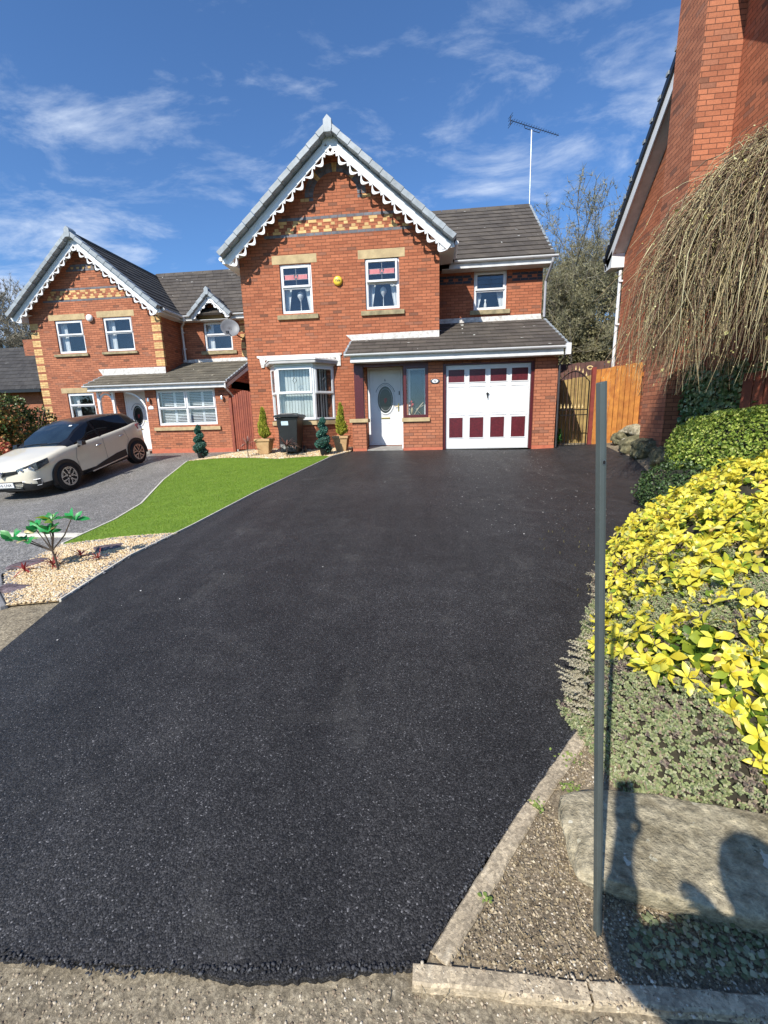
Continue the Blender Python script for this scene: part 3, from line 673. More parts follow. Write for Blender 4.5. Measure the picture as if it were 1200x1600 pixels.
# gable decoration
pattern_band(MH, 'patterned_brick_band', gcx, 5.50, G, AP, halfw, E0, trim=.02)
m = MB(); cxa, cza = -2.40, 6.38; nv = 36
for k in range(nv):
    t0 = math.pi*k/nv+.004; t1 = math.pi*(k+1)/nv-.006
    deg = 90-math.degrees((t0+t1)/2); mi = 0 if (abs(deg) < 7 or 38 < abs(deg) < 52) else 1
    for (ra, rb) in ((.57, .675), (.685, .79)):
        P = [(cxa+ra*math.cos(t0), cza+ra*math.sin(t0)*.92), (cxa+rb*math.cos(t0), cza+rb*math.sin(t0)*.92), (cxa+rb*math.cos(t1), cza+rb*math.sin(t1)*.92), (cxa+ra*math.cos(t1), cza+ra*math.sin(t1)*.92)]
        m.hexa([(p[0], G-.004, p[1]) for p in P], [(p[0], G+.02, p[1]) for p in P], mi)
for sg in (-1, 1):
    for k in range(3):
        a = cxa+sg*(.57+.115*k); x0, x1 = sorted((a, a+sg*.105)); m.box(x0, x1, G-.004, G+.02, cza-.09, cza-.02, k % 2 if k else 1)
    a = cxa+sg*.685; x0, x1 = sorted((a, a+sg*.105)); m.box(x0, x1, G-.005, G+.02, cza-.0901, cza-.0199, 0)
m.build('decorative_arch', [CREAM, BLUEB], MH)
m = MB(); course(m, gx1+.01, 3.07, 4.635, R, [(.225, 1)]); course(m, gx1+.01, 3.07, 4.56, R, [(.135, 1), (.135, 0)]); course(m, gx1+.01, 3.07, 4.485, R, [(.225, 1)])
m2 = MB()
for i in range(len(m.f)//6):  # leave the window free
    vs_ = m.v[i*8:(i+1)*8]; xa, xb = vs_[0][0], vs_[1][0]
    if xb < 1.2 or xa > 2.11: m2.box(xa, xb, R-.004, R+.02, vs_[0][2], vs_[4][2], m.m[i*6])
build_each(m2, 'dark_brick_band', [REDB, M('dark_blue_brick', (.03, .033, .045), (.02, .02, .028), 9, .6, .2)], MH, tol=.04)
# main gable roof, cross roof and lean-to
VY = 11.86; EL_, ER_, AX, AZ_ = (-5.40, 5.03), (.605, 5.06), -2.40, 7.62
roof(MH, 'gable_roof', (EL_[0]-.0, 17, EL_[1]), (EL_[0], VY+.03, EL_[1]), (AX, VY+.03, AZ_), (AX, 17, AZ_), 12, TILED)
roof(MH, 'gable_roof', (ER_[0], VY+.03, ER_[1]), (ER_[0], 15, ER_[1]), (AX, 15, AZ_), (AX, VY+.03, AZ_), 12, TILED)
roof(MH, 'cross_roof', (.20, 13.08, 4.98), (3.27, 13.08, 4.98), (3.20, 16.5, 7.56), (-5.3, 16.5, 7.56), 13, TILE)
roof(MH, 'cross_roof', (3.20, 20.2, 4.7), (-5.3, 20.2, 4.7), (-5.3, 16.5, 7.56), (3.20, 16.5, 7.56), 13, TILE)
roof(MH, 'lean_to_roof', (-2.10, 11.16, 2.415), (3.20, 11.16, 2.415), (3.20, G+.0, 2.415+(G-11.16)*.445), (-2.10, G, 2.415+(G-11.16)*.445), 4, TILE)
roof(MH, 'lean_to_roof', (gx1+.02, G, 2.415+(G-11.16)*.445), (3.20, G, 2.415+(G-11.16)*.445), (3.15, R, 2.415+(R-11.16)*.445), (gx1+.02, R, 2.415+(R-11.16)*.445), 4, TILE)
ridge(MH, (-.1, 16.5, 7.57), (3.22, 16.5, 7.57)); ridge(MH, (AX, VY+.2, AZ_+.02), (AX, 16.4, AZ_+.02), mat=TILED)
# verge of cross roof (pale spots), lean-to verges
for (P0, P1) in (((3.235, 13.10, 4.99), (3.235, 16.46, 7.55)), ((3.215, 11.18, 2.42), (3.165, 13.48, 3.46)), ((-2.115, 11.18, 2.42), (-2.115, 12.24, 2.89))):
    mb = MB(); p0, p1 = Vector(P0), Vector(P1); k = round((p1-p0).length/.26)
    for i in range(k):
        a, b = p0.lerp(p1, i/k), p0.lerp(p1, (i+.93)/k); mb.hexa([a+Vector((-.035, 0, -.09)), a+Vector((.03, 0, -.09)), b+Vector((.03, 0, -.09)), b+Vector((-.035, 0, -.09))], [a+Vector((-.035, 0, .035)), a+Vector((.03, 0, .035)), b+Vector((.03, 0, .012)), b+Vector((-.035, 0, .012))])
    mb.build('verge_tiles', GREYVERGE, MH, bevel=.006)
verge_caps(MH, 'verge_caps', (EL_[0]+.0, EL_[1]+.02), (AX-.04, AZ_+.03), VY-.20, depth=.31)
verge_caps(MH, 'verge_caps', (ER_[0], ER_[1]+.02), (AX+.04, AZ_+.03), VY-.20, depth=.31)
hexp = [(AX-.075, AZ_-.09), (AX-.055, AZ_-.15), (AX+.055, AZ_-.15), (AX+.075, AZ_-.09), (AX+.075, AZ_+.06), (AX+.0, AZ_+.14), (AX-.075, AZ_+.06)]
MB().prism([(AX+(u-AX)*1.35, AZ_+(v-AZ_)*1.25) for u, v in hexp], lambda u, v, q: (u, q, v), VY-.22, VY+.12).build('ridge_end_cap', GREYVERGE, MH, bevel=.01)
sl = (AZ_-EL_[1])/(AX-EL_[0]); 
barge(MH, 'bargeboard', (EL_[0]+.09, EL_[1]-.085), (AX, AZ_-.15), VY-.0, 1)
barge(MH, 'bargeboard', (ER_[0]-.09, ER_[1]-.095), (AX, AZ_-.15), VY-.004, -1)
def apex_plate(parent, ax, az, y, s=1.0):
    MB().prism([(ax-.20*s, az-.17*s), (ax-.12*s, az+.02*s), (ax, az+.13*s), (ax+.12*s, az+.02*s), (ax+.20*s, az-.17*s), (ax+.10*s, az-.20*s), (ax+.035*s, az-.235*s), (ax, az-.285*s), (ax-.035*s, az-.235*s), (ax-.10*s, az-.20*s)], lambda u, v, q: (u, q, v), y+.004, y+.020).build('bargeboard_centre', UPVC, parent)
apex_plate(MH, AX, AZ_-.13, VY)
# soffits behind the bargeboards and box ends
for sx, (ex, ez) in ((-1, EL_), (1, ER_)):
    MB().hexa([(ex-sx*.05, VY+.028, ez-.10), (AX, VY+.028, AZ_-.145), (AX, G+.02, AZ_-.145), (ex-sx*.05, G+.02, ez-.10)], [(ex-sx*.05, VY+.028, ez-.07), (AX, VY+.028, AZ_-.115), (AX, G+.02, AZ_-.115), (ex-sx*.05, G+.02, ez-.07)]).build('soffit', UPVCD, MH)
    xi = gx0 if sx < 0 else gx1
    P = [(ex-sx*.02, ez-.17), (xi-sx*.0, ez-.20), (xi, ez+.10), (xi-sx*.22, ez+.10), (ex-sx*.05, ez-.04)]
    MB().prism([(u, v) for u, v in P], lambda u, v, q: (u, q, v), VY+.0285, 13.05).build('boxed_eave', UPVC, MH)
    yb = 13.05 if sx > 0 else 16
    MB().box(*sorted((xi, ex-sx*.06)), 13.051, yb+.001 if sx > 0 else yb, ez-.2, ez-.17).build('soffit', UPVCD, MH)
MB().tube([(ER_[0]+.03, VY+.1, ER_[1]-.05), (ER_[0]+.03, 13.0, ER_[1]-.05)], .05, 8).build('gutter', UPVC, MH)
MB().tube([(EL_[0]-.03, VY+.05, EL_[1]-.05), (EL_[0]-.03, 16.0, EL_[1]-.05)], .05, 8).build('gutter', UPVC, MH)
gutter(MH, .63, 3.35, 13.03, 4.955, fh=.17, fx0=.50, fx1=3.25)
MB().box(.3, 3.25, 13.145, R, 4.775, 4.79).build('soffit', UPVCD, MH)
pipe(MH, [(3.22, 13.10, 4.93), (3.22, 13.10, 4.80), (3.14, R-.06, 4.42), (3.14, R-.06, 3.50)], .033, M('grey_downpipe', (.38, .38, .40), (.3, .3, .31), 4, .4))
gutter(MH, -2.13, 3.21, 11.07, 2.395, fh=.18, fx0=-1.99, fx1=3.10)
MB().box(-1.99, 3.10, 11.19, D+.0, 2.205, 2.22).build('soffit', UPVCD, MH)
MB().box(-1.99, .01, D+.0, G-.002, 2.222, 2.24).build('porch_ceiling', UPVCD, MH)
pipe(MH, [(3.17, 11.12, 2.36), (3.17, 11.12, 2.22), (3.10, D-.05, 2.02), (3.11, D-.04, 0.02)], .022, M('dark_downpipe', (.05, .05, .055), (.03, .03, .03), 4, .4))
MB().box(3.13, 3.235, 11.06, 11.17, 2.19, 2.44).build('gutter_end', UPVC, MH)
flash(MH, [(-2.27, 3.045), (gx1+.001, 3.065), (gx1+.001, 2.90), (-2.10, 2.885)], G)
flash(MH, [(gx1+.02, 3.58), (3.06, 3.60), (3.09, 3.46), (gx1+.02, 3.455)], R)
# porch: post, beam, window
MB().box(-1.975, -1.735, D+.06, D+.2, .838, 2.205).build('porch_post', MAROON, MH, bevel=.01)
MB().box(-1.735, .01, D+.05, D+.14, 2.13, 2.204).box(-1.97, -1.86, D+.2, G, 2.13, 2.204).build('porch_beam', MAROON, MH)
pw = MB(); fr_box(pw, -.70, -.072, .833, 2.128, D+.03, D+.12, .075); po = pw.build('porch_window', MAROON, MH, bevel=.006)
MB().box(-.62, -.15, D+.07, D+.076, .91, 2.05).build('pane', GLASS, po)
m = MB(); fr_box(m, -.62, -.12, .35, 2.15, G+.03, G+.1, .06); so_ = m.build('sidelight', UPVC, MH); MB().box(-.56, -.18, G+.06, G+.066, .41, 2.09).build('pane', M('dark_pane', (.02, .03, .045), (.01, .015, .02), 3, .06), so_)
m = MB(); m.lathe([(.015, 0), (.05, .05), (.06, .14), (.03, .2)], (-.52, D+.3, .9), 12, 0); m.tube([(-.45, D+.3, .9), (-.30, D+.32, 1.12), (-.2, D+.3, 1.22)], .012, 6, 1); m.tube([(-.25, D+.35, .9), (-.38, D+.33, 1.05), (-.2, D+.33, 1.15)], .012, 6, 1)
for k in range(5): m.lathe([(.004, 0), (.03, .02), (.035, .05), (.01, .075)], (-.55+.035*(k % 3), D+.28+.02*(k % 2), 1.06+.035*k), 8, 2)
m.build('porch_ornament', [STONE, M('driftwood', (.6, .5, .35), (.4, .3, .2), 9, .7), M('red_silk_flower', (.65, .05, .04), (.5, .03, .03), 9, .6)], MH, smooth=True)
front_door(MH, -1.735, -.765, G-.02+.06, .10, 2.19, '6')
MB().hexa([(-1.68, D+.02, -.02), (-.73, D+.02, -.02), (-.70, G+.1, .0), (-1.74, G+.1, .0)], [(-1.68, D+.02, .035), (-.73, D+.02, .035), (-.70, G+.1, .09), (-1.74, G+.1, .09)]).build('door_step', M('worn_concrete', (.36, .34, .30), (.22, .21, .19), 6, .9, .4, 60), MH, bevel=.01)
MB().box(-.765, -.725, D+.16, D+.22, .02, .62).build('white_post_stub', UPVC, MH)
# garage door: a 4 x 3 grid of panels, the top and bottom rows maroon
gd = MB(); X0, X1, Z0, Z1 = .375, 2.455, .012, 2.09; y0 = D+.10
gfr = MB(); gfr.box(.297, .372, D+.05, D+.14, .0, 2.13); gfr.box(2.458, 2.533, D+.05, D+.14, .0, 2.13); gfr.box(.372, 2.458, D+.05, D+.14, 2.093, 2.13)
GD = gfr.build('garage_door', MAROON, MH, bevel=.004)
gd.box(X0, X1, y0+.012, y0+.04, Z0, Z1)
cw = (X1-X0)/4; rows = ((.30, .80, .20), (.88, 1.56, .06), (1.68, 1.98, .05)); red = MB()
for c in range(4):
    a, b = X0+cw*c, X0+cw*(c+1)
    gd.box(a+.008, b-.008, y0+.004, y0+.012, Z0+.02, Z1-.01)
    for ri, (za, zb, mg) in enumerate(rows):
        ins = .075 if ri != 0 else .10
        xa, xb = a+ins-.01, b-ins+.01
        # moulding then raised field
        fr_box(gd, xa-.022, xb+.022, za-.022, zb+.022, y0-.010, y0+.004, .018)
        if ri == 1:
            i1, i2 = (xa+.012, xb-.012, za+.012, zb-.012), (xa+.05, xb-.05, za+.05, zb-.05)
            q0 = [(i1[0], y0+.004, i1[2]), (i1[1], y0+.004, i1[2]), (i1[1], y0+.004, i1[3]), (i1[0], y0+.004, i1[3])]; q1 = [(i2[0], y0-.008, i2[2]), (i2[1], y0-.008, i2[2]), (i2[1], y0-.008, i2[3]), (i2[0], y0-.008, i2[3])]
            gd.face(q1); [gd.face([q0[k], q0[(k+1) % 4], q1[(k+1) % 4], q1[k]]) for k in range(4)]
        else: red.box(xa, xb, y0-.004, y0+.003, za, zb)
gd.build('door_leaf', UPVC, GD); build_each(red, 'maroon_panel', M('maroon_woodgrain', (.13, .014, .02), (.07, .008, .012), 22, .35, .25, 60), GD)
h = MB(); hx = (X0+X1)/2; h.tube([(hx, y0+.01, 1.38), (hx, y0-.03, 1.38)], .028, 12); h.box(hx-.01, hx+.01, y0-.045, y0-.03, 1.27, 1.41); h.tube([(hx-.035, y0-.038, 1.38), (hx+.035, y0-.038, 1.38)], .01, 8); h.build('garage_handle', BLACKP, GD)
# bay window
bf0, bf1, bw0, bw1, by = -4.13, -3.10, -4.44, -2.64, G-.50
pl = [(bw0, G), (bf0, by), (bf1, by), (bw1, G)]
def bay_prism(o, z0, z1, name, mat, par=None, bev=.004):
    c = [(bw0-o, G-.002), (bf0-o*.8, by-o), (bf1+o*.8, by-o), (bw1+o, G-.002)]
    return MB().prism(c, lambda u, v, q: (u, v, q), z0, z1).build(name, mat, par or MH, bevel=bev)
bay_prism(0, -.2, .71, 'bay_base', BRICK2, bev=0); bay_prism(.05, .712, .82, 'window_sill', STONE); bay_prism(.03, .822, .85, 'bay_cill', BLACKP)
BW = MB(); zb0, zb1 = .85, 2.26; panesb = []
def seg(P, Q, sides=(1, 1)):
    P, Q = Vector((*P, 0)), Vector((*Q, 0)); d = (Q-P); Ln = d.length; d.normalize(); n = Vector((d.y, -d.x, 0))
    if n.y > 0: n = -n
    def B(a, b, z0, z1, o0=0, o1=.07): 
        p = [P+d*a+n*(-o0), P+d*b+n*(-o0), P+d*b-n*(o1), P+d*a-n*(o1)]; BW.hexa([(v.x, v.y, z0) for v in p], [(v.x, v.y, z1) for v in p])
    w = .055; zt = zb0+(zb1-zb0)*.50
    B(0, w, zb0, zb1); B(Ln-w, Ln, zb0, zb1); B(w, Ln-w, zb0, zb0+w); B(w, Ln-w, zb1-w, zb1); B(w, Ln-w, zt-.03, zt+.03)
    for a, b, z0, z1 in ((w-.012, w+.04, zt-.01, zb1-w+.01), (Ln-w-.04, Ln-w+.012, zt-.01, zb1-w+.01), (w+.04, Ln-w-.04, zt-.01, zt+.045), (w+.04, Ln-w-.04, zb1-w-.042, zb1-w+.01)): B(a, b, z0, z1, -.02, -.001)
    for z0, z1, o in ((zt+.045, zb1-w-.042, -.008), (zb0+w, zt-.03, .03)):
        p = [P+d*(w+.01)-n*o, P+d*(Ln-w-.01)-n*o, P+d*(Ln-w-.01)-n*(o+.006), P+d*(w+.01)-n*(o+.006)]; panesb.append(([(v.x, v.y, z0) for v in p], [(v.x, v.y, z1) for v in p]))
    # lead diamond on the upper light
    c = P+d*(Ln/2)+n*.012; zc = (zt+.045+zb1-w-.042)/2; r = .075; pts = [(0, r), (r*.7, 0), (0, -r), (-r*.7, 0)]
    ld = MB()
    for k in range(4):
        (u0, v0), (u1, v1) = pts[k], pts[(k+1) % 4]; ld.tube([c+d*u0+Vector((0, 0, zc+v0)), c+d*u1+Vector((0, 0, zc+v1))], .005, 4)
    ld.tube([c+Vector((0, 0, zc+r)), c+Vector((0, 0, zb1-w-.05))], .004, 4); ld.tube([c+Vector((0, 0, zc-r)), c+Vector((0, 0, zt+.05))], .004, 4)
    return ld, (P, Q, d, n, Ln)
lds = [seg((bw0+.01, G-.01), (bf0, by+.02)), seg((bf0, by+.02), (bf1, by+.02)), seg((bf1, by+.02), (bw1-.01, G-.01))]
BWo = BW.build('bay_window', UPVC, MH, bevel=.005)
for lo_, hi_ in panesb: MB().hexa(lo_, hi_).build('pane', GLASS, BWo)
for l_, _x in lds: l_.build('lead_motif', LEAD, BWo)
bl = MB()
for (_l, (P, Q, d, n, Ln)) in lds:
    k = .03
    while k < Ln-.05:
        ang = random.uniform(.25, .55); a = P+d*k-n*.16; b = a+d*.07*math.cos(ang)-n*.07*math.sin(ang)
        bl.hexa([(a.x, a.y, zb0+.03), (b.x, b.y, zb0+.03), (b.x, b.y+.002, zb0+.03), (a.x, a.y+.002, zb0+.03)], [(a.x, a.y, zb1-.03), (b.x, b.y, zb1-.03), (b.x, b.y+.002, zb1-.03), (a.x, a.y+.002, zb1-.03)]); k += .083
bl.build('vertical_blinds', BLIND, BWo)
MB().box(-4.5, -2.6, G+.9, G+.95, .5, 2.6).box(-4.55, -4.5, G+.28, G+.95, .5, 2.6).box(-2.6, -2.55, G+.28, G+.95, .5, 2.6).build('interior', ROOM, BWo)
bay_prism(.02, 2.262, 2.30, 'bay_head', UPVC); bay_prism(.13, 2.301, 2.42, 'bay_canopy', M('grey_white_grp', (.52, .50, .48), (.42, .4, .39), 4, .5), bev=.02); bay_prism(.15, 2.38, 2.41, 'canopy_drip', UPVC, bev=.008)
m = MB(); o = .13; lo_ = [(bw0-o, G-.002, 2.42), (bf0-o*.8, by-o, 2.42), (bf1+o*.8, by-o, 2.42), (bw1+o, G-.002, 2.42)]; hi_ = [(bw0+.0, G-.002, 2.50), (bf0+.2, G-.12, 2.50), (bf1-.2, G-.12, 2.50), (bw1-.0, G-.002, 2.50)]; m.hexa(lo_, hi_); m.build('bay_canopy_top', FLASH, MH)
flash(MH, [(-4.79, 2.60), (-2.40, 2.60), (-2.40, 2.55), (-2.44, 2.54), (-2.44, 2.27), (-2.56, 2.27), (-2.56, 2.48), (-4.56, 2.48), (-4.60, 2.29), (-4.68, 2.29), (-4.72, 2.53), (-4.79, 2.55)], G, .03)
# alarm box, number plate, aerial
AL = thing('alarm_box', 'round yellow burglar alarm box on the big gable between its two upstairs windows', 'alarm box', (-2.42, G, 4.385))
YEL = M('yellow_plastic', (.80, .58, .06), (.72, .5, .04), 5, .35)
Rx = Matrix.Rotation(math.pi/2, 3, 'X')
MB().lathe([(.118, -.0), (.12, .03), (.105, .065), (.07, .078), (.02, .08)], (-2.42, G, 4.385), 28, 0, Rx).build('cover', YEL, AL, smooth=True)
text(AL, 'Yale', .085, M('black_print', (.02, .02, .02)), (-2.42, G-.083, 4.385))
NP = thing('house_number_plaque', 'small oval dark plaque with number 6 on the pier between porch window and garage door', 'house sign', (.10, D, 1.72))
P = [(.10+.095*math.cos(t)*1.25, 1.72+.06*math.sin(t)) for t in np.linspace(0, 2*math.pi, 25)[:-1]]
MB().prism(P, lambda u, v, q: (u, q, v), D-.018, D).build('plate', M('dark_ceramic', (.08, .09, .10), (.03, .03, .04), 30, .25), NP, bevel=.004)
MB().prism([(.10+(u-.10)*.62, 1.72+(v-1.72)*.75) for u, v in P], lambda u, v, q: (u, q, v), D-.022, D-.018).build('inner_plate', UPVC, NP); text(NP, '6', .09, M('black_print', (.02,)*3), (.10, D-.025, 1.72))
AN = thing('television_aerial', 'thin television aerial on a tall mast at the end of the ridge above the garage', 'aerial', (3.12, 16.4, 7.2))
MB().tube([(3.22, 16.45, 7.2), (3.19, 16.45, 9.66)], .022, 8).build('mast', M('galvanised_mast', (.6, .64, .68), (.4, .45, .5), 12, .35, metal=.6), AN)
m = MB(); a, b = Vector((2.50, 16.3, 9.90)), Vector((4.10, 16.75, 9.60)); dd = (b-a).normalized(); cr = Vector((-dd.y, dd.x, 0)).normalized()
m.tube([a, b], .010, 6); m.tube([a.lerp(b, .28)-Vector((0, 0, .02)), a.lerp(b, .30)-Vector((0, 0, .09)), a.lerp(b, .60)-Vector((0, 0, .09)), a.lerp(b, .62)-Vector((0, 0, .02))], .010, 6)
for k in range(19):
    c = a.lerp(b, .06+.94*k/18.5); w = .13-.003*k; m.tube([c-cr*w, c+cr*w], .005, 4); m.tube([c-cr*w*.3-Vector((0, 0, .03)), c-cr*w*.3+Vector((0, 0, .04))], .004, 4)
for zz_ in (-.13, -.06, .05, .12): m.tube([a+Vector((0, 0, zz_))-cr*.15, a+Vector((0, 0, zz_))+cr*.15], .008, 4)
m.tube([a-Vector((0, 0, .13)), a+Vector((0, 0, .13))], .012, 5); m.build('antenna_array', M('dark_aerial', (.06, .06, .07), (.03, .03, .035), 9, .5, metal=.5), AN)
m = MB(); m.tube([(-4.3, 12.3, 6.0), (-4.3, 12.3, 6.35)], .02, 6)

# ------------------------------------------------------------------ neighbour on the left
NY, NF, NR = 15.9, 15.13, 17.2
NH = thing('brick_house', 'smaller red brick gabled house with cream quoins and shuttered window, behind the parked car', 'house', (-11, 16, -.2))
nx0, nx1, ncx, nE, nAP, nh = -14.93, -9.75, -12.34, 4.75, 7.06, 2.62
v1 = (-13.91, -12.79, 3.525, 4.682); v2 = (-11.975, -10.84, 3.535, 4.705); v3 = (-13.89, -12.78, .95, 2.08); ndo = (-11.60, -10.60, -.10, 2.08)
m = MB(); wall_y(m, nx0, nx1, -.6, nE, NY, .28, [v1, v2, v3, ndo]); m.prism([(nx0, nE), (nx1, nE), (nx1, 4.99), (-12.36, 7.24), (nx0, 4.99)], lambda u, v, q: (u, q, v), NY, NY+.28)
m.box(nx0, nx0+.28, NY+.28, 23, -.6, nE); m.box(nx1-.28, nx1, NY+.28, NR, 2.2, nE); m.build('gable_wall', BRICK2, NH)
v4 = (-8.79, -7.66, 3.61, 4.66)
m = MB(); wall_y(m, nx1+.001, -6.99, 2.2, 4.70, NR, .28, [v4]); m.prism([(-9.1, 4.70), (-7.4, 4.70), (-8.25, 5.5)], lambda u, v, q: (u, q, v), NR, NR+.2); m.box(-7.27, -6.99, NR+.28, 23, -.4, 4.70); m.build('upper_wall', BRICK2, NH)
v5 = (-9.79, -7.565, .785, 2.03)
m = MB(); wall_y(m, -10.19, -7.06, -.5, 2.02, NF, .28, [v5]); m.box(-10.19, -9.91, NF+.28, NY, -.5, 2.02); m.box(-7.34, -7.06, NF+.28, NR, -.5, 2.3)
m.prism([(NF, 2.02), (NR, 2.02), (NR, 3.1)], lambda u, v, q: (q, u, v), -7.34, -7.06); m.build('front_wall', BRICK2, NH)
MB().box(-10.20, -7.05, NF-.006, NF+.1, -.5, -.06).build('damp_proof_course', DPC, NH)
window(NH, *v1[:2], NY+.045, *v1[2:], split=.56, curtain='left'); window(NH, *v2[:2], NY+.045, *v2[2:], split=.56, curtain='left'); window(NH, *v3[:2], NY+.045, *v3[2:], split=.60, curtain='left'); window(NH, *v4[:2], NR+.045, *v4[2:], split=.55, curtain='left')
window(NH, *v5[:2], NF+.045, *v5[2:], split=.49, cols=2, curtain='shutters')
for a, b, c, d, y in ((-14.12, -12.65, 4.685, 4.885, NY), (-12.18, -10.71, 4.71, 4.92, NY), (-14.10, -12.6, 2.083, 2.27, NY), (-9.0, -7.45, 4.665, 4.90, NR)): MB().box(a, b, y-.006, y+.1, c, d).build('lintel', STONE, NH, bevel=.005)
for a, b, c, d, y in ((-14.09, -12.70, 3.40, 3.49, NY), (-12.14, -10.73, 3.42, 3.50, NY), (-9.96, -7.45, .60, .72, NF), (-14.05, -12.7, .84, .94, NY)): MB().box(a, b, y-.07, y+.05, c, d).build('window_sill', STONEW if c > 2 else STONE, NH, bevel=.008)
MB().box(-8.95, -7.5, NR-.06, NR+.05, 3.46, 3.585).build('window_sill', STONEW, NH, bevel=.008)
m = MB()   # cream quoins: blocks of three cream courses, one red
for xa, sg, y, z0, z1 in ((nx0, 1, NY, -.1, 4.45), (nx1, -1, NY, 2.95, 4.60), (-6.99, -1, NR, 3.35, 4.6)):
    k = 0; z = z0
    while z < z1:
        for c in range(3):
            wds = (.225, .1125) if c % 2 else (.1125, .225)
            x = xa
            for wd in wds: a, b = sorted((x+sg*.003, x+sg*(wd-.008))); m.box(a-(.004 if x == xa and sg > 0 else 0), b+(.004 if x == xa and sg < 0 else 0), y-.004, y+.1, z, z+.065, 0); x += sg*wd
            z += .075
        z += .075
build_each(m, 'quoins', CREAM, NH, tol=.045)
pattern_band(NH, 'patterned_brick_band', ncx, 5.31, NY, nAP, nh, nE, trim=.02); pattern_band(NH, 'dentil_band', ncx, 6.30, NY, nAP, nh, nE, rows=False, trim=.02)
nVY = 15.5; nL, nRr, nAx, nAz = (-15.28, 4.82), (-9.42, 4.85), -12.36, 7.36
roof(NH, 'gable_roof', (nL[0], 20.3, nL[1]), (nL[0], nVY+.03, nL[1]), (nAx, nVY+.03, nAz), (nAx, 20.3, nAz), 12, TILED)
roof(NH, 'gable_roof', (nRr[0], nVY+.03, nRr[1]), (nRr[0], NR-.3, nRr[1]), (nAx, 20.3, nAz), (nAx, nVY+.03, nAz), 12, TILED)
roof(NH, 'cross_roof', (nRr[0]-.1, 16.80, 4.86), (-6.93, 16.80, 4.86), (-6.93, 20.35, 7.45), (nAx, 20.35, 7.45), 13, TILE)
roof(NH, 'cross_roof', (-6.93, 23.6, 4.9), (-15.2, 23.6, 4.9), (-15.2, 20.35, 7.45), (-6.93, 20.35, 7.45), 13, TILE)
ridge(NH, (nAx, nVY+.2, nAz+.03), (nAx, 20.3, nAz+.03), mat=TILED); ridge(NH, (nAx, 20.35, 7.47), (-6.93, 20.35, 7.47))
s1 = .445; ztop = lambda y: 2.235+(y-14.82)*.40
roof(NH, 'lean_to_roof', (-12.24, 14.82, 2.235), (-6.98, 14.82, 2.235), (-6.98, NY, ztop(NY)), (-12.24, NY, ztop(NY)), 4, TILEG)
roof(NH, 'lean_to_roof', (nx1+.02, NY, ztop(NY)), (-6.98, NY, ztop(NY)), (-6.98, NR, ztop(NR)), (nx1+.02, NR, ztop(NR)), 4, TILEG)
for P0, P1 in (((-12.255, 14.83, 2.24), (-12.255, NY-.01, ztop(NY))), ((-6.965, 14.83, 2.24), (-6.965, NR-.02, ztop(NR)+.01))):
    mb = MB(); p0, p1 = Vector(P0), Vector(P1); k = round((p1-p0).length/.26)
    for i in range(k):
        a, b = p0.lerp(p1, i/k), p0.lerp(p1, (i+.93)/k); mb.hexa([a+Vector((-.03, 0, -.08)), a+Vector((.03, 0, -.08)), b+Vector((.03, 0, -.08)), b+Vector((-.03, 0, -.08))], [a+Vector((-.03, 0, .035)), a+Vector((.03, 0, .035)), b+Vector((.03, 0, .012)), b+Vector((-.03, 0, .012))])
    mb.build('verge_tiles', GREYVERGE, NH, bevel=.006)
MB().hexa([(-7.06, 14.95, 2.03), (-6.99, 14.95, 2.03), (-6.99, NR, 2.92), (-7.06, NR, 2.92)], [(-7.06, 14.95, 2.16), (-6.99, 14.95, 2.16), (-6.99, NR, 3.06), (-7.06, NR, 3.06)]).build('bargeboard', UPVCD, NH)
gutter(NH, -12.27, -6.95, 14.73, 2.215, fh=.17, fx0=-12.15, fx1=-7.02); MB().box(-12.15, -7.0, 14.85, NF, 2.03, 2.045).box(-12.15, -10.2, NF, NY, 2.05, 2.07).build('soffit', UPVCD, NH)
verge_caps(NH, 'verge_caps', (nL[0], nL[1]+.02), (nAx-.03, nAz+.03), nVY-.19, depth=.30); verge_caps(NH, 'verge_caps', (nRr[0], nRr[1]+.02), (nAx+.03, nAz+.03), nVY-.19, depth=.30)
MB().prism([(nAx+(u-AX)*1.3, nAz+(v-AZ_)*1.2) for u, v in hexp], lambda u, v, q: (u, q, v), nVY-.21, nVY+.12).build('ridge_end_cap', GREYVERGE, NH, bevel=.01)
barge(NH, 'bargeboard', (nL[0]+.09, nL[1]-.08), (nAx, nAz-.15), nVY, 1); barge(NH, 'bargeboard', (nRr[0]-.09, nRr[1]-.08), (nAx, nAz-.15), nVY-.004, -1)
apex_plate(NH, nAx, nAz-.13, nVY)
for sx, (ex, ez), xi in ((-1, nL, nx0), (1, nRr, nx1)):
    MB().hexa([(ex-sx*.05, nVY+.028, ez-.10), (nAx, nVY+.028, nAz-.145), (nAx, NY+.02, nAz-.145), (ex-sx*.05, NY+.02, ez-.10)], [(ex-sx*.05, nVY+.028, ez-.07), (nAx, nVY+.028, nAz-.115), (nAx, NY+.02, nAz-.115), (ex-sx*.05, NY+.02, ez-.07)]).build('soffit', UPVCD, NH)
    P = [(ex-sx*.02, ez-.16), (xi, ez-.19), (xi, ez+.08), (xi-sx*.2, ez+.08), (ex-sx*.05, ez-.04)]
    MB().prism(P, lambda u, v, q: (u, q, v), nVY+.0285, 16.9 if sx > 0 else 20).build('boxed_eave', UPVC, NH)
MB().tube([(nRr[0]+.03, nVY+.1, nRr[1]-.05), (nRr[0]+.03, 16.8, nRr[1]-.05)], .055, 8).build('gutter', UPVCD, NH)
MB().tube([(nL[0]-.03, nVY+.1, nL[1]-.05), (nL[0]-.03, 20, nL[1]-.05)], .055, 8).build('gutter', UPVCD, NH)
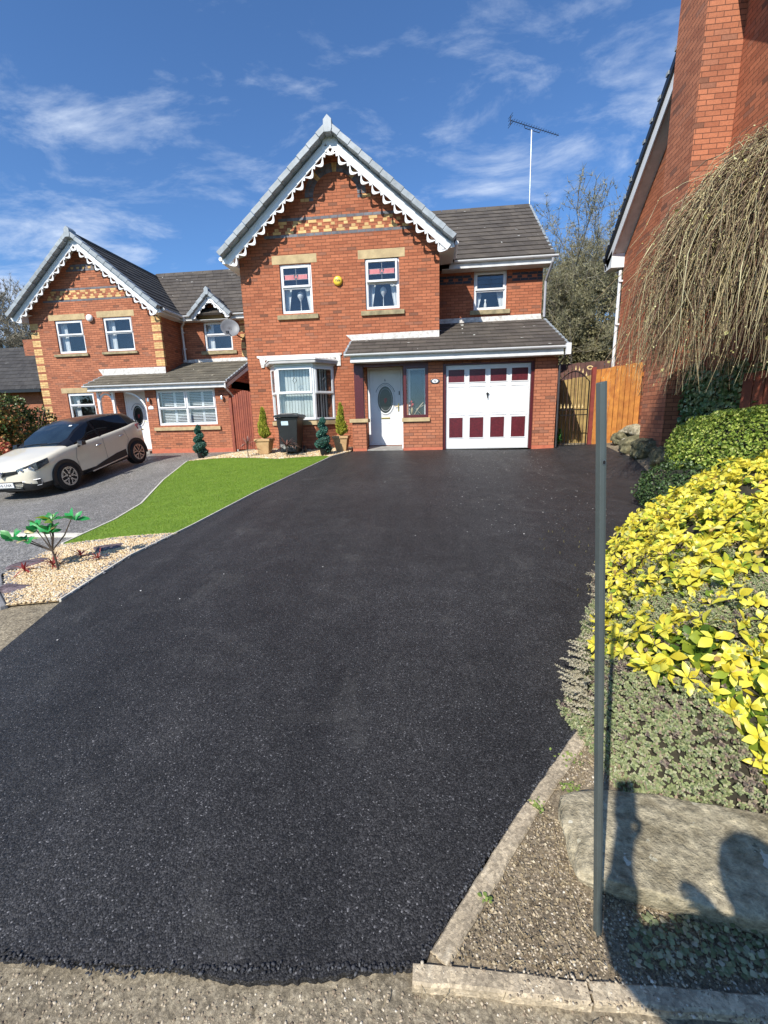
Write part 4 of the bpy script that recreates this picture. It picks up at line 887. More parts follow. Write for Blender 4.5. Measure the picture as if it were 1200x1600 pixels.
gutter(NH, -9.40, -8.98, 16.74, 4.83, fh=.16, brackets=False, fx0=-9.45, fx1=-8.85); gutter(NH, -7.42, -6.93, 16.74, 4.83, fh=.16, brackets=False, fx0=-7.5, fx1=-6.96)
MB().box(-9.7, -7.0, 16.86, NR, 4.66, 4.675).build('soffit', UPVCD, NH)
# little dormer gable
dx, dz, dap, dy = -8.235, 4.80, 5.60, 16.72
roof(NH, 'dormer_roof', (dx-.86, 18.0, dz-.0), (dx-.86, dy+.03, dz), (dx, dy+.03, dap), (dx, 18.3, dap), 4, TILED); roof(NH, 'dormer_roof', (dx+.86, dy+.03, dz), (dx+.86, 18.0, dz), (dx, 18.3, dap), (dx, dy+.03, dap), 4, TILED)
verge_caps(NH, 'verge_caps', (dx-.86, dz+.02), (dx-.03, dap+.03), dy-.12); verge_caps(NH, 'verge_caps', (dx+.86, dz+.02), (dx+.03, dap+.03), dy-.12)
barge(NH, 'bargeboard', (dx-.80, dz-.03), (dx, dap-.13), dy, 1, wid=.09, unit=.3, amp=.09); barge(NH, 'bargeboard', (dx+.80, dz-.03), (dx, dap-.13), dy-.004, -1, wid=.09, unit=.3, amp=.09)
MB().prism([(dx+(u-AX)*1.1, dap+(v-AZ_)*1.0+.02) for u, v in hexp], lambda u, v, q: (u, q, v), dy-.14, dy+.1).build('ridge_end_cap', GREYVERGE, NH, bevel=.01)
apex_plate(NH, dx, dap-.12, dy, .6)
flash(NH, [(-12.43, 2.91), (nx1, 2.91), (nx1, 2.68), (-12.28, 2.68)], NY); flash(NH, [(nx1+.02, 3.30), (-7.0, 3.32), (-7.0, 3.18), (nx1+.02, 3.17)], NR)
pipe(NH, [(-9.33, 16.80, 4.80), (-9.33, 16.82, 4.66), (-9.60, 17.08, 4.48), (-9.60, 17.10, 3.2)], .04, UPVCD, clips=((-9.60, 17.12, 4.3), (-9.60, 17.12, 3.7)))
pipe(NH, [(-7.0, 14.80, 2.2), (-7.0, 14.80, 2.02), (-6.98, 15.3, 1.75), (-6.98, 15.3, -.3)], .035, UPVCD)
front_door(NH, -11.585, -10.62, NY+.03, -.10, 2.07, None)
m = MB()  # two turned porch brackets: arched timber frame
def arch_frame(m, x0, x1, y, z0, z1, dirx=True):
    pass
for yb in (NF+.02,):
    m.box(-12.08, -11.99, yb, yb+.09, -.3, 2.03); m.box(-11.50, -11.42, yb, yb+.08, .8, 2.03)
    for (xc, r, t0, t1) in ((-11.745, .28, 0, math.pi),):
        for k in range(10):
            a, b = t0+(t1-t0)*k/10, t0+(t1-t0)*(k+1)/10; P = [(xc+r*math.cos(a), 1.66+r*math.sin(a)*1.15), (xc+r*math.cos(b), 1.66+r*math.sin(b)*1.15), (xc+(r-.05)*math.cos(b), 1.66+(r-.05)*math.sin(b)*1.15), (xc+(r-.05)*math.cos(a), 1.66+(r-.05)*math.sin(a)*1.15)]
            m.hexa([(p[0], yb+.01, p[1]) for p in P], [(p[0], yb+.07, p[1]) for p in P])
    # leaf spandrels
    for sg in (-1, 1): m.prism([(-11.745+sg*.28, 1.9), (-11.745+sg*.10, 2.03), (-11.745+sg*.24, 2.03)], lambda u, v, q: (u, q, v), yb+.02, yb+.06)
    xc, r = -10.95, .78  # long arched brace right of the door
    for k in range(10):
        a, b = math.pi/2*k/10, math.pi/2*(k+1)/10; P = [(xc+r*math.cos(a), 1.22+r*math.sin(a)), (xc+r*math.cos(b), 1.22+r*math.sin(b)), (xc+(r-.06)*math.cos(b), 1.22+(r-.06)*math.sin(b)), (xc+(r-.06)*math.cos(a), 1.22+(r-.06)*math.sin(a))]
        m.hexa([(p[0], yb+.01, p[1]) for p in P], [(p[0], yb+.07, p[1]) for p in P])
    m.box(-10.235, -10.175, yb-.0, yb+.07, .5, 1.25)
m.build('porch_brackets', UPVC, NH)
MB().box(-11.7, -10.3, NF+.0, NY, -.5, -.12).build('door_step', M('worn_concrete', (.36, .34, .30)), NH, bevel=.01)
m = MB(); m.lathe([(.10, 0), (.13, .04), (.12, .10), (.05, .13)], (-12.42, NY, 4.70), 20, 0, Rx)
AB2 = thing('alarm_box', 'white rounded burglar alarm box between the upstairs windows of the house by the car', 'alarm box', (-12.42, NY, 4.7)); m.build('cover', UPVC, AB2, smooth=True)
SD = thing('satellite_dish', 'grey satellite dish beside the small dormer window under the little gable', 'satellite dish', (-7.1, 16.7, 3.8))
Rd = Matrix.Rotation(math.radians(28), 3, 'Z')@Matrix.Rotation(math.radians(72), 3, 'X')
MB().lathe([(.0, -.07), (.12, -.06), (.24, -.025), (.33, .02), (.335, .02), (.24, -.035), (.12, -.07), (0, -.08)], (-7.42, 16.55, 4.27), 28, 0, Rd).build('dish', M('grey_dish', (.24, .245, .25), (.18, .18, .19), 4, .5), SD, smooth=True)
MB().tube([(-7.42, 16.62, 4.22), (-7.25, 16.9, 4.02), (-7.1, 17.15, 3.95)], .022, 6).tube([(-7.4, 16.6, 4.0), (-7.32, 16.1, 4.02)], .013, 6).box(-7.36, -7.27, 16.02, 16.12, 3.98, 4.07).tube([(-7.12, 17.17, 4.15), (-7.12, 17.17, 3.7)], .025, 6).build('bracket', BLACKP, SD)
for xx, lb in ((-10.03, 'small steel wall light between the arched porch and the shuttered window'), (-7.28, 'small steel wall light on the brick between the shuttered window and the board gate')):
    w = thing('wall_light', lb, 'wall light', (xx, NF, 1.7)); m = MB(); m.box(xx-.03, xx+.03, NF-.03, NF, 1.66, 1.74, 0); m.lathe([(.035, 0), (.05, .02), (.05, .10), (.035, .14)], (xx, NF-.075, 1.62), 14, 1); m.build('lamp_body', [BLACKP, CHROME], w)
NP2 = thing('house_number_plaque', 'small pale plaque on the brick under the wall light by the arched porch', 'house sign', (-10.02, NF, 1.43)); MB().prism([(-10.12, 1.37), (-9.92, 1.37), (-9.92, 1.45), (-10.02, 1.50), (-10.12, 1.45)], lambda u, v, q: (u, q, v), NF-.015, NF).build('plate', UPVC, NP2, bevel=.004)

# ------------------------------------------------------------------ house on the right
XR = 4.70
RH = thing('brick_house', 'tall red brick gable end with a chimney breast behind the weeping tree', 'house', (XR, 9, 0))
ry0, ry1, rE, ryr, rA = 4.9, 12.25, 4.55, 8.75, 7.93
m = MB(); m.box(XR, XR+.3, ry0, ry1, -.2, rE); m.prism([(ry0, rE), (ry1, rE), (ryr, rA-.12)], lambda u, v, q: (q, u, v), XR, XR+.3); m.box(XR+.3, 12, ry1-.3, ry1, -.2, rE); m.box(XR+.3, 12, ry0, ry0+.3, -.2, rE); m.build('gable_wall', BRICK, RH)
m = MB(); m.box(4.14, XR, 8.46, 9.32, -.2, 9.6); m.build('chimney', BRICK2, RH)
roof(RH, 'roof', (12, ry1+.42, rE+.02), (4.38, ry1+.42, rE+.02), (4.38, ryr, rA), (12, ryr, rA), 14, TILED); roof(RH, 'roof', (4.38, ry0-.42, rE+.02), (12, ry0-.42, rE+.02), (12, ryr, rA), (4.38, ryr, rA), 14, TILED)
for ye, sg in ((ry1+.40, 1), (ry0-.40, -1)):
    P0, P1 = Vector((0, ye, rE+.02)), Vector((0, ryr, rA))
    d = (P1-P0).normalized(); n = Vector((0, d.z, -d.y)); n = n if n.z < 0 else -n
    q = [P0+n*.07, P1+n*.07, P1+n*.27, P0+n*.27]
    MB().hexa([(4.40, v.y, v.z) for v in q], [(4.425, v.y, v.z) for v in q]).build('bargeboard', UPVC, RH)
    q = [P0+n*.22, P1+n*.22, P1+n*.235, P0+n*.235]
    MB().hexa([(4.4255, v.y, v.z) for v in q], [(XR+.01, v.y, v.z) for v in q]).build('soffit', UPVCD, RH)
    q = [P0-n*.05, P1-n*.05, P1+n*.07, P0+n*.07]
    MB().hexa([(4.35, v.y, v.z) for v in q], [(4.45, v.y, v.z) for v in q]).build('verge_trim', BLACKP, RH)
    k = 15; mb = MB()
    for i in range(k):
        a = P0.lerp(P1, (i+.2)/k)-n*.065; mb.box(4.335, 4.37, a.y-.05, a.y+.05, a.z-.03, a.z+.03)
    build_each(mb, 'verge_clip', GREYVERGE, RH)
    MB().prism([(ye, rE-.22), (ye-sg*.42, rE-.24), (ye-sg*.42, rE+.16), (ye, rE-.03)], lambda u, v, q: (q, u, v), 4.40, XR-.001).build('boxed_eave', UPVC, RH)
MB().box(XR-.3, 12, ry1+.30, ry1+.42, rE-.2, rE-.08).build('gutter', UPVC, RH)
pipe(RH, [(XR-.01, ry1+.36, rE-.12), (XR-.01, ry1+.30, rE-.28), (XR-.05, ry1+.04, rE-.30), (XR-.05, ry1+.04, 0)], .036, clips=((XR-.03, ry1, 4.0), (XR-.03, ry1, 3.0)))
MB().box(XR-.004, XR+.1, ry0, ry1, -.2, .30).build('damp_proof_course', DPC, RH)
# far left bungalow
BH = thing('bungalow', 'low house with a plain dark tiled roof showing beyond the orange-brown shrubs', 'house', (-24, 22, 0))
MB().box(-32, -21.3, 22.6, 30, -.5, 3.0).build('wall', BRICK2, BH); roof(BH, 'roof', (-33, 22, 2.85), (-20.6, 22, 2.85), (-23.8, 26.5, 5.75), (-33, 26.5, 5.75), 12, TILED); roof(BH, 'roof', (-20.6, 22, 2.85), (-20.6, 31, 2.85), (-23.8, 26.6, 5.75), (-23.8, 26.5, 5.75), 12, TILED)
ridge(BH, (-33, 26.5, 5.78), (-23.8, 26.5, 5.78), mat=TILED); m = MB(); m.box(-24.6, -22.9, 25.5, 26.3, 4.5, 6.05); m.build('chimney', DARK if False else BRICK2, BH)
MB().box(-33, -20.7, 21.95, 22.05, 2.7, 2.85).build('fascia', BLACKP, BH)
# ------------------------------------------------------------------ ground sheets
def drape(name, poly, off, res, mats, skirt=0.0, jitter=0, hf=None, kind='structure', jedge=None):
    """polygon laid over the ground heights, raised by off"""
    hf = hf or gv; pts = []; n = len(poly)
    for i in range(n):
        a, b = Vector(poly[i]), Vector(poly[(i+1) % n]); k = max(1, int((b-a).length/(jedge if jedge and (a.y < 3.2) else res)))
        for q in range(k):
            p = a.lerp(b, q/k)
            if jitter and jedge and p.y < 3.4 and p.x > -2.5: p = p+Vector((random.uniform(-1, 1), random.uniform(-1, 1)))*jitter
            pts.append(p)
    nb = len(pts); xs = [p.x for p in pts]; ys = [p.y for p in pts]
    gx = np.arange(min(xs)+res/2, max(xs), res); gy = np.arange(min(ys)+res/2, max(ys), res)
    pin = []
    P = np.array([(p.x, p.y) for p in pts]); Q = np.roll(P, -1, 0)
    for y in gy:
        cr = (P[:, 1] > y) != (Q[:, 1] > y)
        xi = sorted(((Q[cr, 0]-P[cr, 0])*(y-P[cr, 1])/(Q[cr, 1]-P[cr, 1])+P[cr, 0]).tolist())
        for a, b in zip(xi[::2], xi[1::2]):
            pin += [Vector((x+random.uniform(-.01, .01), y)) for x in gx if a+res*.3 < x < b-res*.3]
    v, e, f, *_ = delaunay_2d_cdt(pts+pin, [(i, (i+1) % nb) for i in range(nb)], [], 1, 1e-5)
    X = np.array([p.x for p in v]); Y = np.array([p.y for p in v]); Z = hf(X, Y)+off
    mb = MB(); mb.v = [(float(a), float(b), float(c)) for a, b, c in zip(X, Y, Z)]
    mb.f = [tuple(t) for t in f]; mb.m = [0]*len(mb.f)
    if skirt:
        hz = hf(P[:, 0], P[:, 1])+off
        i0 = mb.pts([(P[i, 0], P[i, 1], hz[i]) for i in range(nb)]+[(P[i, 0], P[i, 1], hz[i]-skirt) for i in range(nb)])
        for i in range(nb): mb.f.append((i0+i, i0+(i+1) % nb, i0+nb+(i+1) % nb, i0+nb+i)); mb.m.append(0)
    o = mb.build(name, mats); 
    if o.data.polygons[0].normal.z < 0: o.data.flip_normals()
    return tag(o, kind=kind)
def asphalt(name, c, scale=170, spark=.02, tone=1.0, b1=.8, patch=.3, roll=False):
    m, t, b = base_mat(name); o = obj_coord(t)
    v = N(t, 'ShaderNodeTexVoronoi'); v.inputs['Scale'].default_value = scale; L(t, o, v.inputs['Vector'])
    s = N(t, 'ShaderNodeSeparateColor'); L(t, v.outputs['Color'], s.inputs[0])
    c0 = tuple(x*.4 for x in c); c2 = tuple(x*2.3 for x in c)
    col = ramp(t, s.outputs[0], [(0, c0), (.55, c), (.9, c2), (1-spark, c2), (1, tuple(min(.6, x*8) for x in c))])
    big = noise(t, o, .55, 5, .6); md_ = noise(t, o, 5, 4, .6)
    col = mixc(t, patch, col, ramp(t, big, [(.3, (.55, .55, .55)), (.7, (1.5, 1.5, 1.5))]), 'MULTIPLY'); col = mixc(t, patch, col, ramp(t, md_, [(.3, (.6, .6, .6)), (.7, (1.4, 1.4, 1.4))]), 'MULTIPLY')
    if roll:
        mp_ = N(t, 'ShaderNodeMapping'); L(t, o, mp_.inputs[0]); mp_.inputs['Rotation'].default_value = (0, 0, .12); mp_.inputs['Scale'].default_value = (2.6, .16, 1)
        rl = noise(t, mp_.outputs[0], 1.3, 4, .6); col = mixc(t, .45, col, ramp(t, rl, [(.35, (.72, .71, .71)), (.5, (1, 1, 1)), (.68, (1.32, 1.30, 1.27))]), 'MULTIPLY')
        dust = noise(t, o, 1.7, 6, .7, .8); col = mixc(t, ramp(t, dust, [(.56, (0, 0, 0)), (.78, (.20, .20, .20))]), col, (.20, .19, .17))
    L(t, col, b.inputs['Base Color']); L(t, ramp(t, s.outputs[1], [(0, (.35,)*3), (1, (.85,)*3)]), b.inputs['Roughness']); b.inputs['Specular IOR Level'].default_value = .32
    h = math_n(t, 'ADD', math_n(t, 'MULTIPLY', s.outputs[1], .5), math_n(t, 'MULTIPLY', v.outputs['Distance'], -.8))
    bump(t, b, math_n(t, 'ADD', h, math_n(t, 'MULTIPLY', noise(t, o, 25, 3), .6)), b1, .005); return m
ASPH = asphalt('fresh_black_asphalt', (.023, .0222, .0222), 210, .028, b1=.5, patch=.5, roll=True)
ASPH2 = asphalt('old_grey_asphalt', (.165, .155, .138), 90, .03, b1=.6, patch=.45)
ROADM = asphalt('road_asphalt', (.085, .083, .08), 90, .03, b1=.6, patch=.4)
def grit(name, c1, c2, c3, scale=60):
    m, t, b = base_mat(name); o = obj_coord(t); a = noise(t, o, scale, 6, .7); d = noise(t, o, 3.0, 5, .6, .5); e = noise(t, o, 11, 5, .65)
    v = N(t, 'ShaderNodeTexVoronoi'); v.inputs['Scale'].default_value = 110; L(t, o, v.inputs['Vector']); s = N(t, 'ShaderNodeSeparateColor'); L(t, v.outputs['Color'], s.inputs[0])
    col = ramp(t, a, [(.3, c2), (.55, c1), (.75, c3)]); col = mixc(t, .6, col, ramp(t, d, [(.35, (.6, .58, .55)), (.65, (1.3, 1.28, 1.22))]), 'MULTIPLY'); col = mixc(t, .5, col, ramp(t, e, [(.35, (.6, .6, .58)), (.7, (1.25, 1.25, 1.2))]), 'MULTIPLY')
    col = mixc(t, .55, col, ramp(t, s.outputs[0], [(0, (.45, .45, .45)), (.6, (1, 1, 1)), (1, (1.5, 1.5, 1.45))]), 'MULTIPLY')
    L(t, col, b.inputs['Base Color']); b.inputs['Roughness'].default_value = .92; b.inputs['Specular IOR Level'].default_value = .2
    bump(t, b, math_n(t, 'ADD', a, math_n(t, 'MULTIPLY', s.outputs[1], .7)), .9, .008); return m
SOIL = grit('dry_soil', (.29, .235, .165), (.15, .115, .08), (.40, .34, .25))
PAVE = grit('worn_pavement', (.34, .285, .205), (.14, .115, .08), (.52, .46, .35), 55)
CONC = grit('weathered_concrete', (.42, .36, .27), (.26, .22, .16), (.52, .46, .36), 25)
KERB = grit('buff_kerb_concrete', (.56, .46, .33), (.38, .31, .22), (.66, .57, .43), 30)
# one big sheet to the horizon
gxs = [-900, -300, -120, -60, -30, -22]+list(np.arange(-18, 14.1, .5))+[20, 30, 60, 120, 300, 900]; gys = [-600, -100, -30, -10]+list(np.arange(-4, 24.1, .5))+[30, 45, 70, 120, 300, 900]
mb = MB(); XX, YY = np.meshgrid(gxs, gys); ZZ = gv(XX, YY)-.05; nx = len(gxs)
mb.v = [(float(a), float(b), float(c)) for a, b, c in zip(XX.ravel(), YY.ravel(), ZZ.ravel())]
mb.f = [(j*nx+i, j*nx+i+1, (j+1)*nx+i+1, (j+1)*nx+i) for j in range(len(gys)-1) for i in range(nx-1)]; mb.m = [0]*len(mb.f)
tag(mb.build('ground', M('rough_grass_ground', (.09, .10, .035), (.06, .065, .025), 2, .95, .5, 8)), kind='structure')
DR = [(-.02, .965), (.19, 1.265), (.37, 1.49), (.72, 1.93), (.98, 2.5), (1.45, 3.4), (2.0, 4.3), (2.6, 5.3), (3.1, 6.2), (3.48, 7.1), (3.72, 8.0), (3.90, 9.0), (3.99, 10.0), (4.05, 11.3), (4.05, 11.75), (3.08, 11.75), (3.08, 11.46), (-.71, 11.46), (-.73, 11.5), (-1.67, 11.5), (-1.70, 11.44), (-2.08, 11.44), (-2.42, 10.69), (-2.87, 6.84), (-3.00, 5.07), (-3.12, 4.04), (-3.03, 3.03), (-2.85, 2.37), (-2.55, 1.5), (-2.5, .86), (-1.9, .850), (-1.26, .856), (-.88, .878), (-.7, .880), (-.58, .872), (-.46, .878), (-.34, .895), (-.2, .922), (-.12, .938), (-.06, .945)]
drape('driveway', DR, .0, .3, ASPH, skirt=.02, jitter=.004, jedge=.010)
drape('road', [(-16, -4), (9, -4), (9, .4), (.3, .5), (-2.8, .5), (-5.0, 4.1), (-16, 6.4)], -.030, .5, ROADM)
drape('pavement', [(-3.8, 1.2), (-2.6, .25), (3.5, .2), (3.5, .925), (-.03, .925), (-.05, .98), (-.5, 1.1), (-2.4, 1.1), (-2.45, 1.5), (-2.70, 2.37), (-2.95, 3.25), (-3.45, 3.2), (-4.3, 3.95), (-4.6, 4.1), (-5.0, 3.7)], -.022, .25, PAVE)
drape('neighbour_driveway', [(-16, 6.1), (-5.3, 3.85), (-4.7, 3.6), (-4.3, 4.0), (-4.3, 5.2), (-4.55, 6.1), (-4.9, 6.85), (-6.1, 9.25), (-7.05, 11.9), (-6.6, 12.7), (-7.05, 15.15), (-10.2, 15.15), (-10.2, 15.9), (-16, 15.9)], -.018, .5, ASPH2)
drape('soil_bed', [(-.02, .95), (.45, .95), (3.6, .965), (5.2, 1.2), (5.2, 12.2), (3.9, 12.2), (3.8, 10), (3.7, 9), (3.5, 8), (3.2, 7.1), (2.85, 6.2), (2.35, 5.3), (1.75, 4.3), (1.2, 3.4), (.85, 2.5), (.70, 1.95), (.40, 1.51), (.21, 1.28), (.0, .995)], -.004, .1, SOIL)
drape('path', [(-7.05, 12.0), (-2.10, 11.95), (-2.08, 12.3), (-5.0, 12.4), (-5.0, 18), (-6.95, 18), (-6.6, 12.8)], -.012, .4, CONC)
drape('passage_ground', [(3.08, 11.75), (4.69, 11.6), (4.69, 16), (3.08, 16)], -.015, .4, CONC)
LAWN = [(-4.50, 4.72), (-3.83, 4.80), (-3.04, 4.80), (-2.93, 6.84), (-2.49, 10.55), (-2.62, 10.72), (-3.76, 10.42), (-4.9, 10.9), (-6.95, 11.85), (-6.05, 9.27), (-4.93, 6.85), (-4.62, 5.8)]
TURF = M('artificial_turf', (.17, .27, .018), (.11, .19, .010), 3.5, .8, .3, 90)
drape('lawn', LAWN, .012, .25, TURF, skirt=.04)
GB1 = [(-3.06, 3.06), (-3.14, 4.04), (-3.04, 4.78), (-3.83, 4.78), (-4.50, 4.70), (-4.52, 4.5), (-4.35, 3.80), (-3.52, 3.02)]
GB2 = [(-2.53, 10.62), (-2.62, 10.76), (-3.76, 10.46), (-4.9, 10.94), (-6.95, 11.90), (-5.2, 11.93), (-2.12, 11.93), (-2.12, 11.46)]
GRAV = M('cream_gravel_base', (.50, .38, .21), (.28, .2, .11), 40, .9, .6, 80); drape('gravel_bed', GB1, -.004, .2, GRAV); drape('gravel_bed', GB2, -.004, .3, GRAV)

# thin edgings and kerb stones
def strip(name, pts, w, h, mat, base=-.03, seg=None, kind='structure', wob=0):
    mb = MB(); P = [Vector(p) for p in pts]; nr = []
    for i, p in enumerate(P):
        d = (P[min(i+1, len(P)-1)]-P[max(i-1, 0)]).normalized(); nr.append(Vector((-d.y, d.x)))
    for i in range(len(P)-1):
        a, b = P[i], P[i+1]; na, nb_ = nr[i]*w/2, nr[i+1]*w/2
        if i and wob: pass
        q = [a-na, b-nb_, b+nb_, a+na]; zz0 = [g(v.x, v.y) for v in q]; zc = [sum(zz0)/4]*4 if False else zz0
        mb.hexa([(v.x, v.y, z+base) for v, z in zip(q, zc)], [(v.x, v.y, z+h) for v, z in zip(q, zc)])
    return tag(mb.build(name, mat, bevel=.003 if w < .04 else .006), kind=kind)
EDG = M('pale_edging', (.70, .66, .56), (.48, .44, .36), 12, .8, .3, 60)
strip('lawn_edging', [(-2.22, 11.3), (-2.455, 10.66), (-2.90, 6.84), (-3.02, 5.07), (-3.14, 4.04), (-3.05, 3.06)], .020, .018, EDG)
strip('lawn_edging', [(-6.98, 11.88), (-6.08, 9.28), (-4.96, 6.86), (-4.65, 5.8), (-4.53, 4.72)], .035, .02, EDG)
strip('kerb_line', [(-4.62, 5.12), (-7.5, 5.9), (-12, 7.0)], .09, .012, EDG)
strip('bed_edging', [(-3.52, 3.0), (-4.38, 3.76), (-4.53, 4.5)], .04, .012, M('dark_slate_edging', (.26, .25, .24), (.15, .15, .15), 30, .8, .5, 60))
def kerbstone(p, q, w, label, h=.007, side=1):
    p, q = Vector(p), Vector(q); d = (q-p).normalized(); n = Vector((-d.y, d.x))*side; mb = MB(); k = max(2, int((q-p).length/.05)); Ln = (q-p).length
    rings = []
    rr = random.Random(int(p.x*1000)+int(p.y*77))
    for i in range(k+1):
        c = p+d*(Ln*i/k); e1, e2 = rr.uniform(-.0025, .0025), rr.uniform(-.003, .003)
        a, b = c+n*e1, c+n*(w+e2)
        z = g(c.x, c.y); rings.append([(a.x, a.y, z-.05), (a.x, a.y, z+h-.006+rr.uniform(-.002, .002)), ((a+n*.006).x, (a+n*.006).y, z+h), ((b-n*.006).x, (b-n*.006).y, z+h+rr.uniform(-.002, .001)), (b.x, b.y, z+h-.007), (b.x, b.y, z-.05)])
    idx = [mb.pts(r) for r in rings]
    for i in range(k):
        for j in range(5): mb.f.append((idx[i]+j, idx[i]+j+1, idx[i+1]+j+1, idx[i+1]+j)); mb.m.append(0)
    mb.f += [tuple(idx[0]+5-j for j in range(6)), tuple(idx[-1]+j for j in range(6))]; mb.m += [0, 0]
    o = mb.build('kerb_stone', KERB, loc=(p.x, p.y, g(p.x, p.y)), smooth=False); tag(o, label, 'kerb stone', 'concrete edging stones beside the new driveway'); return o
kerbstone((-.005, .985), (.365, 1.488), .060, 'straight buff concrete edging stone along the drive, nearest to the road', side=-1)
kerbstone((.375, 1.50), (.72, 1.93), .060, 'buff concrete edging stone along the drive, partly under the grey-green plants', side=-1)
kerbstone((-.055, .955), (.42, .955), .050, 'edging stone set across the front of the soil bed, its rounded end beside the asphalt', side=-1)
kerbstone((.426, .957), (1.25, .975), .050, 'shaded edging stone across the front of the soil bed, in front of the weeds', side=-1)

# ------------------------------------------------------------------ scatter helpers
def frames(d, n):
    d = d/np.linalg.norm(d, axis=1, keepdims=True); s = np.cross(d, n); s /= np.linalg.norm(s, axis=1, keepdims=True)+1e-9; n2 = np.cross(s, d); return np.stack([s, d, n2], 1)  # rows: width, length, normal
def place(T, F, pos, d, n, size, wid=None):
    """copies of a template (x across, y along, z out) as one array"""
    B = frames(d, n); k = len(T); S = np.ones((len(pos), 3))*size[:, None]
    if wid is not None: S[:, 0] *= wid
    V = np.einsum('nij,nki->nkj', B, T[None]*S[:, None, :])+pos[:, None, :]
    FF = (F[None]+(np.arange(len(pos))*k)[:, None, None]).reshape(-1, F.shape[1]); return V.reshape(-1, 3), FF
T_D = np.array([(0, 0, 0), (.5, .5, .12), (0, 1, -.05), (-.5, .5, .12)], float); F_D = np.array([(0, 1, 2), (0, 2, 3)])
def obov(wd=.42, curl=.18, fold=.07):
    r = [(0, .03, 0), (.28, wd*.62, .03), (.56, wd, .01), (.82, wd*.60, -curl*.5), (1, .015, -curl)]; V = []
    for y, w, z in r: V += [(-w, y, z+fold*w*2), (0, y, z), (w, y, z+fold*w*2)]
    F = []
    for i in range(4):
        a = i*3
        for q in (0, 1): F += [(a+q, a+q+1, a+q+4), (a+q, a+q+4, a+q+3)]
    return np.array(V, float), np.array(F)
T_O, F_O = obov()
def rnd(n, a=0, b=1): return RNG.uniform(a, b, n)
def unit(n):
    v = RNG.normal(size=(n, 3)); return v/np.linalg.norm(v, axis=1, keepdims=True)
def in_poly(x, y, P):
    c = np.zeros(len(x), bool); n = len(P)
    for i in range(n):
        (x0, y0), (x1, y1) = P[i], P[(i+1) % n]
        if y0 == y1: continue
        m = ((y0 > y) != (y1 > y)) & (x < (x1-x0)*(y-y0)/(y1-y0)+x0); c ^= m
    return c
def poly_pts(P, n):
    P_ = np.array(P); lo, hi = P_.min(0), P_.max(0); out = np.zeros((0, 2))
    while len(out) < n:
        q = RNG.uniform(lo, hi, (n*2, 2)); out = np.concatenate([out, q[in_poly(q[:, 0], q[:, 1], P)]])
    return out[:n]
ICO_V = None
def ico():
    t = (1+5**.5)/2; V = np.array([(-1, t, 0), (1, t, 0), (-1, -t, 0), (1, -t, 0), (0, -1, t), (0, 1, t), (0, -1, -t), (0, 1, -t), (t, 0, -1), (t, 0, 1), (-t, 0, -1), (-t, 0, 1)])/math.sqrt(1+t*t)
    F = np.array([(0, 11, 5), (0, 5, 1), (0, 1, 7), (0, 7, 10), (0, 10, 11), (1, 5, 9), (5, 11, 4), (11, 10, 2), (10, 7, 6), (7, 1, 8), (3, 9, 4), (3, 4, 2), (3, 2, 6), (3, 6, 8), (3, 8, 9), (4, 9, 5), (2, 4, 11), (6, 2, 10), (8, 6, 7), (9, 8, 1)]); return V, F
def stones(name, P, n, s0, s1, mat, off=0, hf=None, flat=.6, smooth=False, pts=None):
    q = poly_pts(P, n) if pts is None else pts; n = len(q); V, F = ico(); z = (hf or gv)(q[:, 0], q[:, 1])+off
    s = RNG.uniform(s0, s1, n); sc = np.stack([s*rnd(n, .7, 1.3), s*rnd(n, .6, 1.0), s*rnd(n, .35, flat+.2)], 1); R_ = np.linalg.qr(RNG.normal(size=(n, 3, 3)))[0]; a = rnd(n, 0, 6.28)
    Rz = np.zeros((n, 3, 3)); Rz[:, 0, 0] = np.cos(a); Rz[:, 0, 1] = -np.sin(a); Rz[:, 1, 0] = np.sin(a); Rz[:, 1, 1] = np.cos(a); Rz[:, 2, 2] = 1
    til = rnd(n, -.3, .3); Rt = np.zeros((n, 3, 3)); Rt[:, 0, 0] = 1; Rt[:, 1, 1] = np.cos(til); Rt[:, 1, 2] = -np.sin(til); Rt[:, 2, 1] = np.sin(til); Rt[:, 2, 2] = np.cos(til)
    VV = V[None]*RNG.uniform(.78, 1.15, (n, 12, 1))*sc[:, None, :]; VV = np.einsum('nij,nkj->nki', Rz@Rt, VV); VV += np.stack([q[:, 0], q[:, 1], z+sc[:, 2]*.45], 1)[:, None, :]
    FF = (F[None]+(np.arange(n)*12)[:, None, None]).reshape(-1, 3); return np_mesh(name, VV.reshape(-1, 3), FF, mat, smooth=smooth)
def imat(name, stops, rough=.8, bmp=.3, bs=90, trans=0, spec=.35):
    """material whose colour is drawn per loose piece from a ramp"""
    if name in _cache: return _cache[name]
    m, t, b = base_mat(name); gi = N(t, 'ShaderNodeNewGeometry').outputs['Random Per Island']; o = obj_coord(t)
    col = ramp(t, gi, stops); col = mixc(t, .35, col, ramp(t, noise(t, o, bs*.5, 3), [(.3, (.65, .65, .65)), (.7, (1.3, 1.3, 1.3))]), 'MULTIPLY')
    L(t, col, b.inputs['Base Color']); b.inputs['Roughness'].default_value = rough; b.inputs['Specular IOR Level'].default_value = spec
    if bmp: bump(t, b, noise(t, o, bs, 4), bmp, .003)
    if trans:
        out = t.nodes['Material Output']; tr = N(t, 'ShaderNodeBsdfTranslucent'); L(t, col, tr.inputs[0]); ms = N(t, 'ShaderNodeMixShader', i_0=trans); L(t, b.outputs[0], ms.inputs[1]); L(t, tr.outputs[0], ms.inputs[2]); L(t, ms.outputs[0], out.inputs[0])
    _cache[name] = m; return m
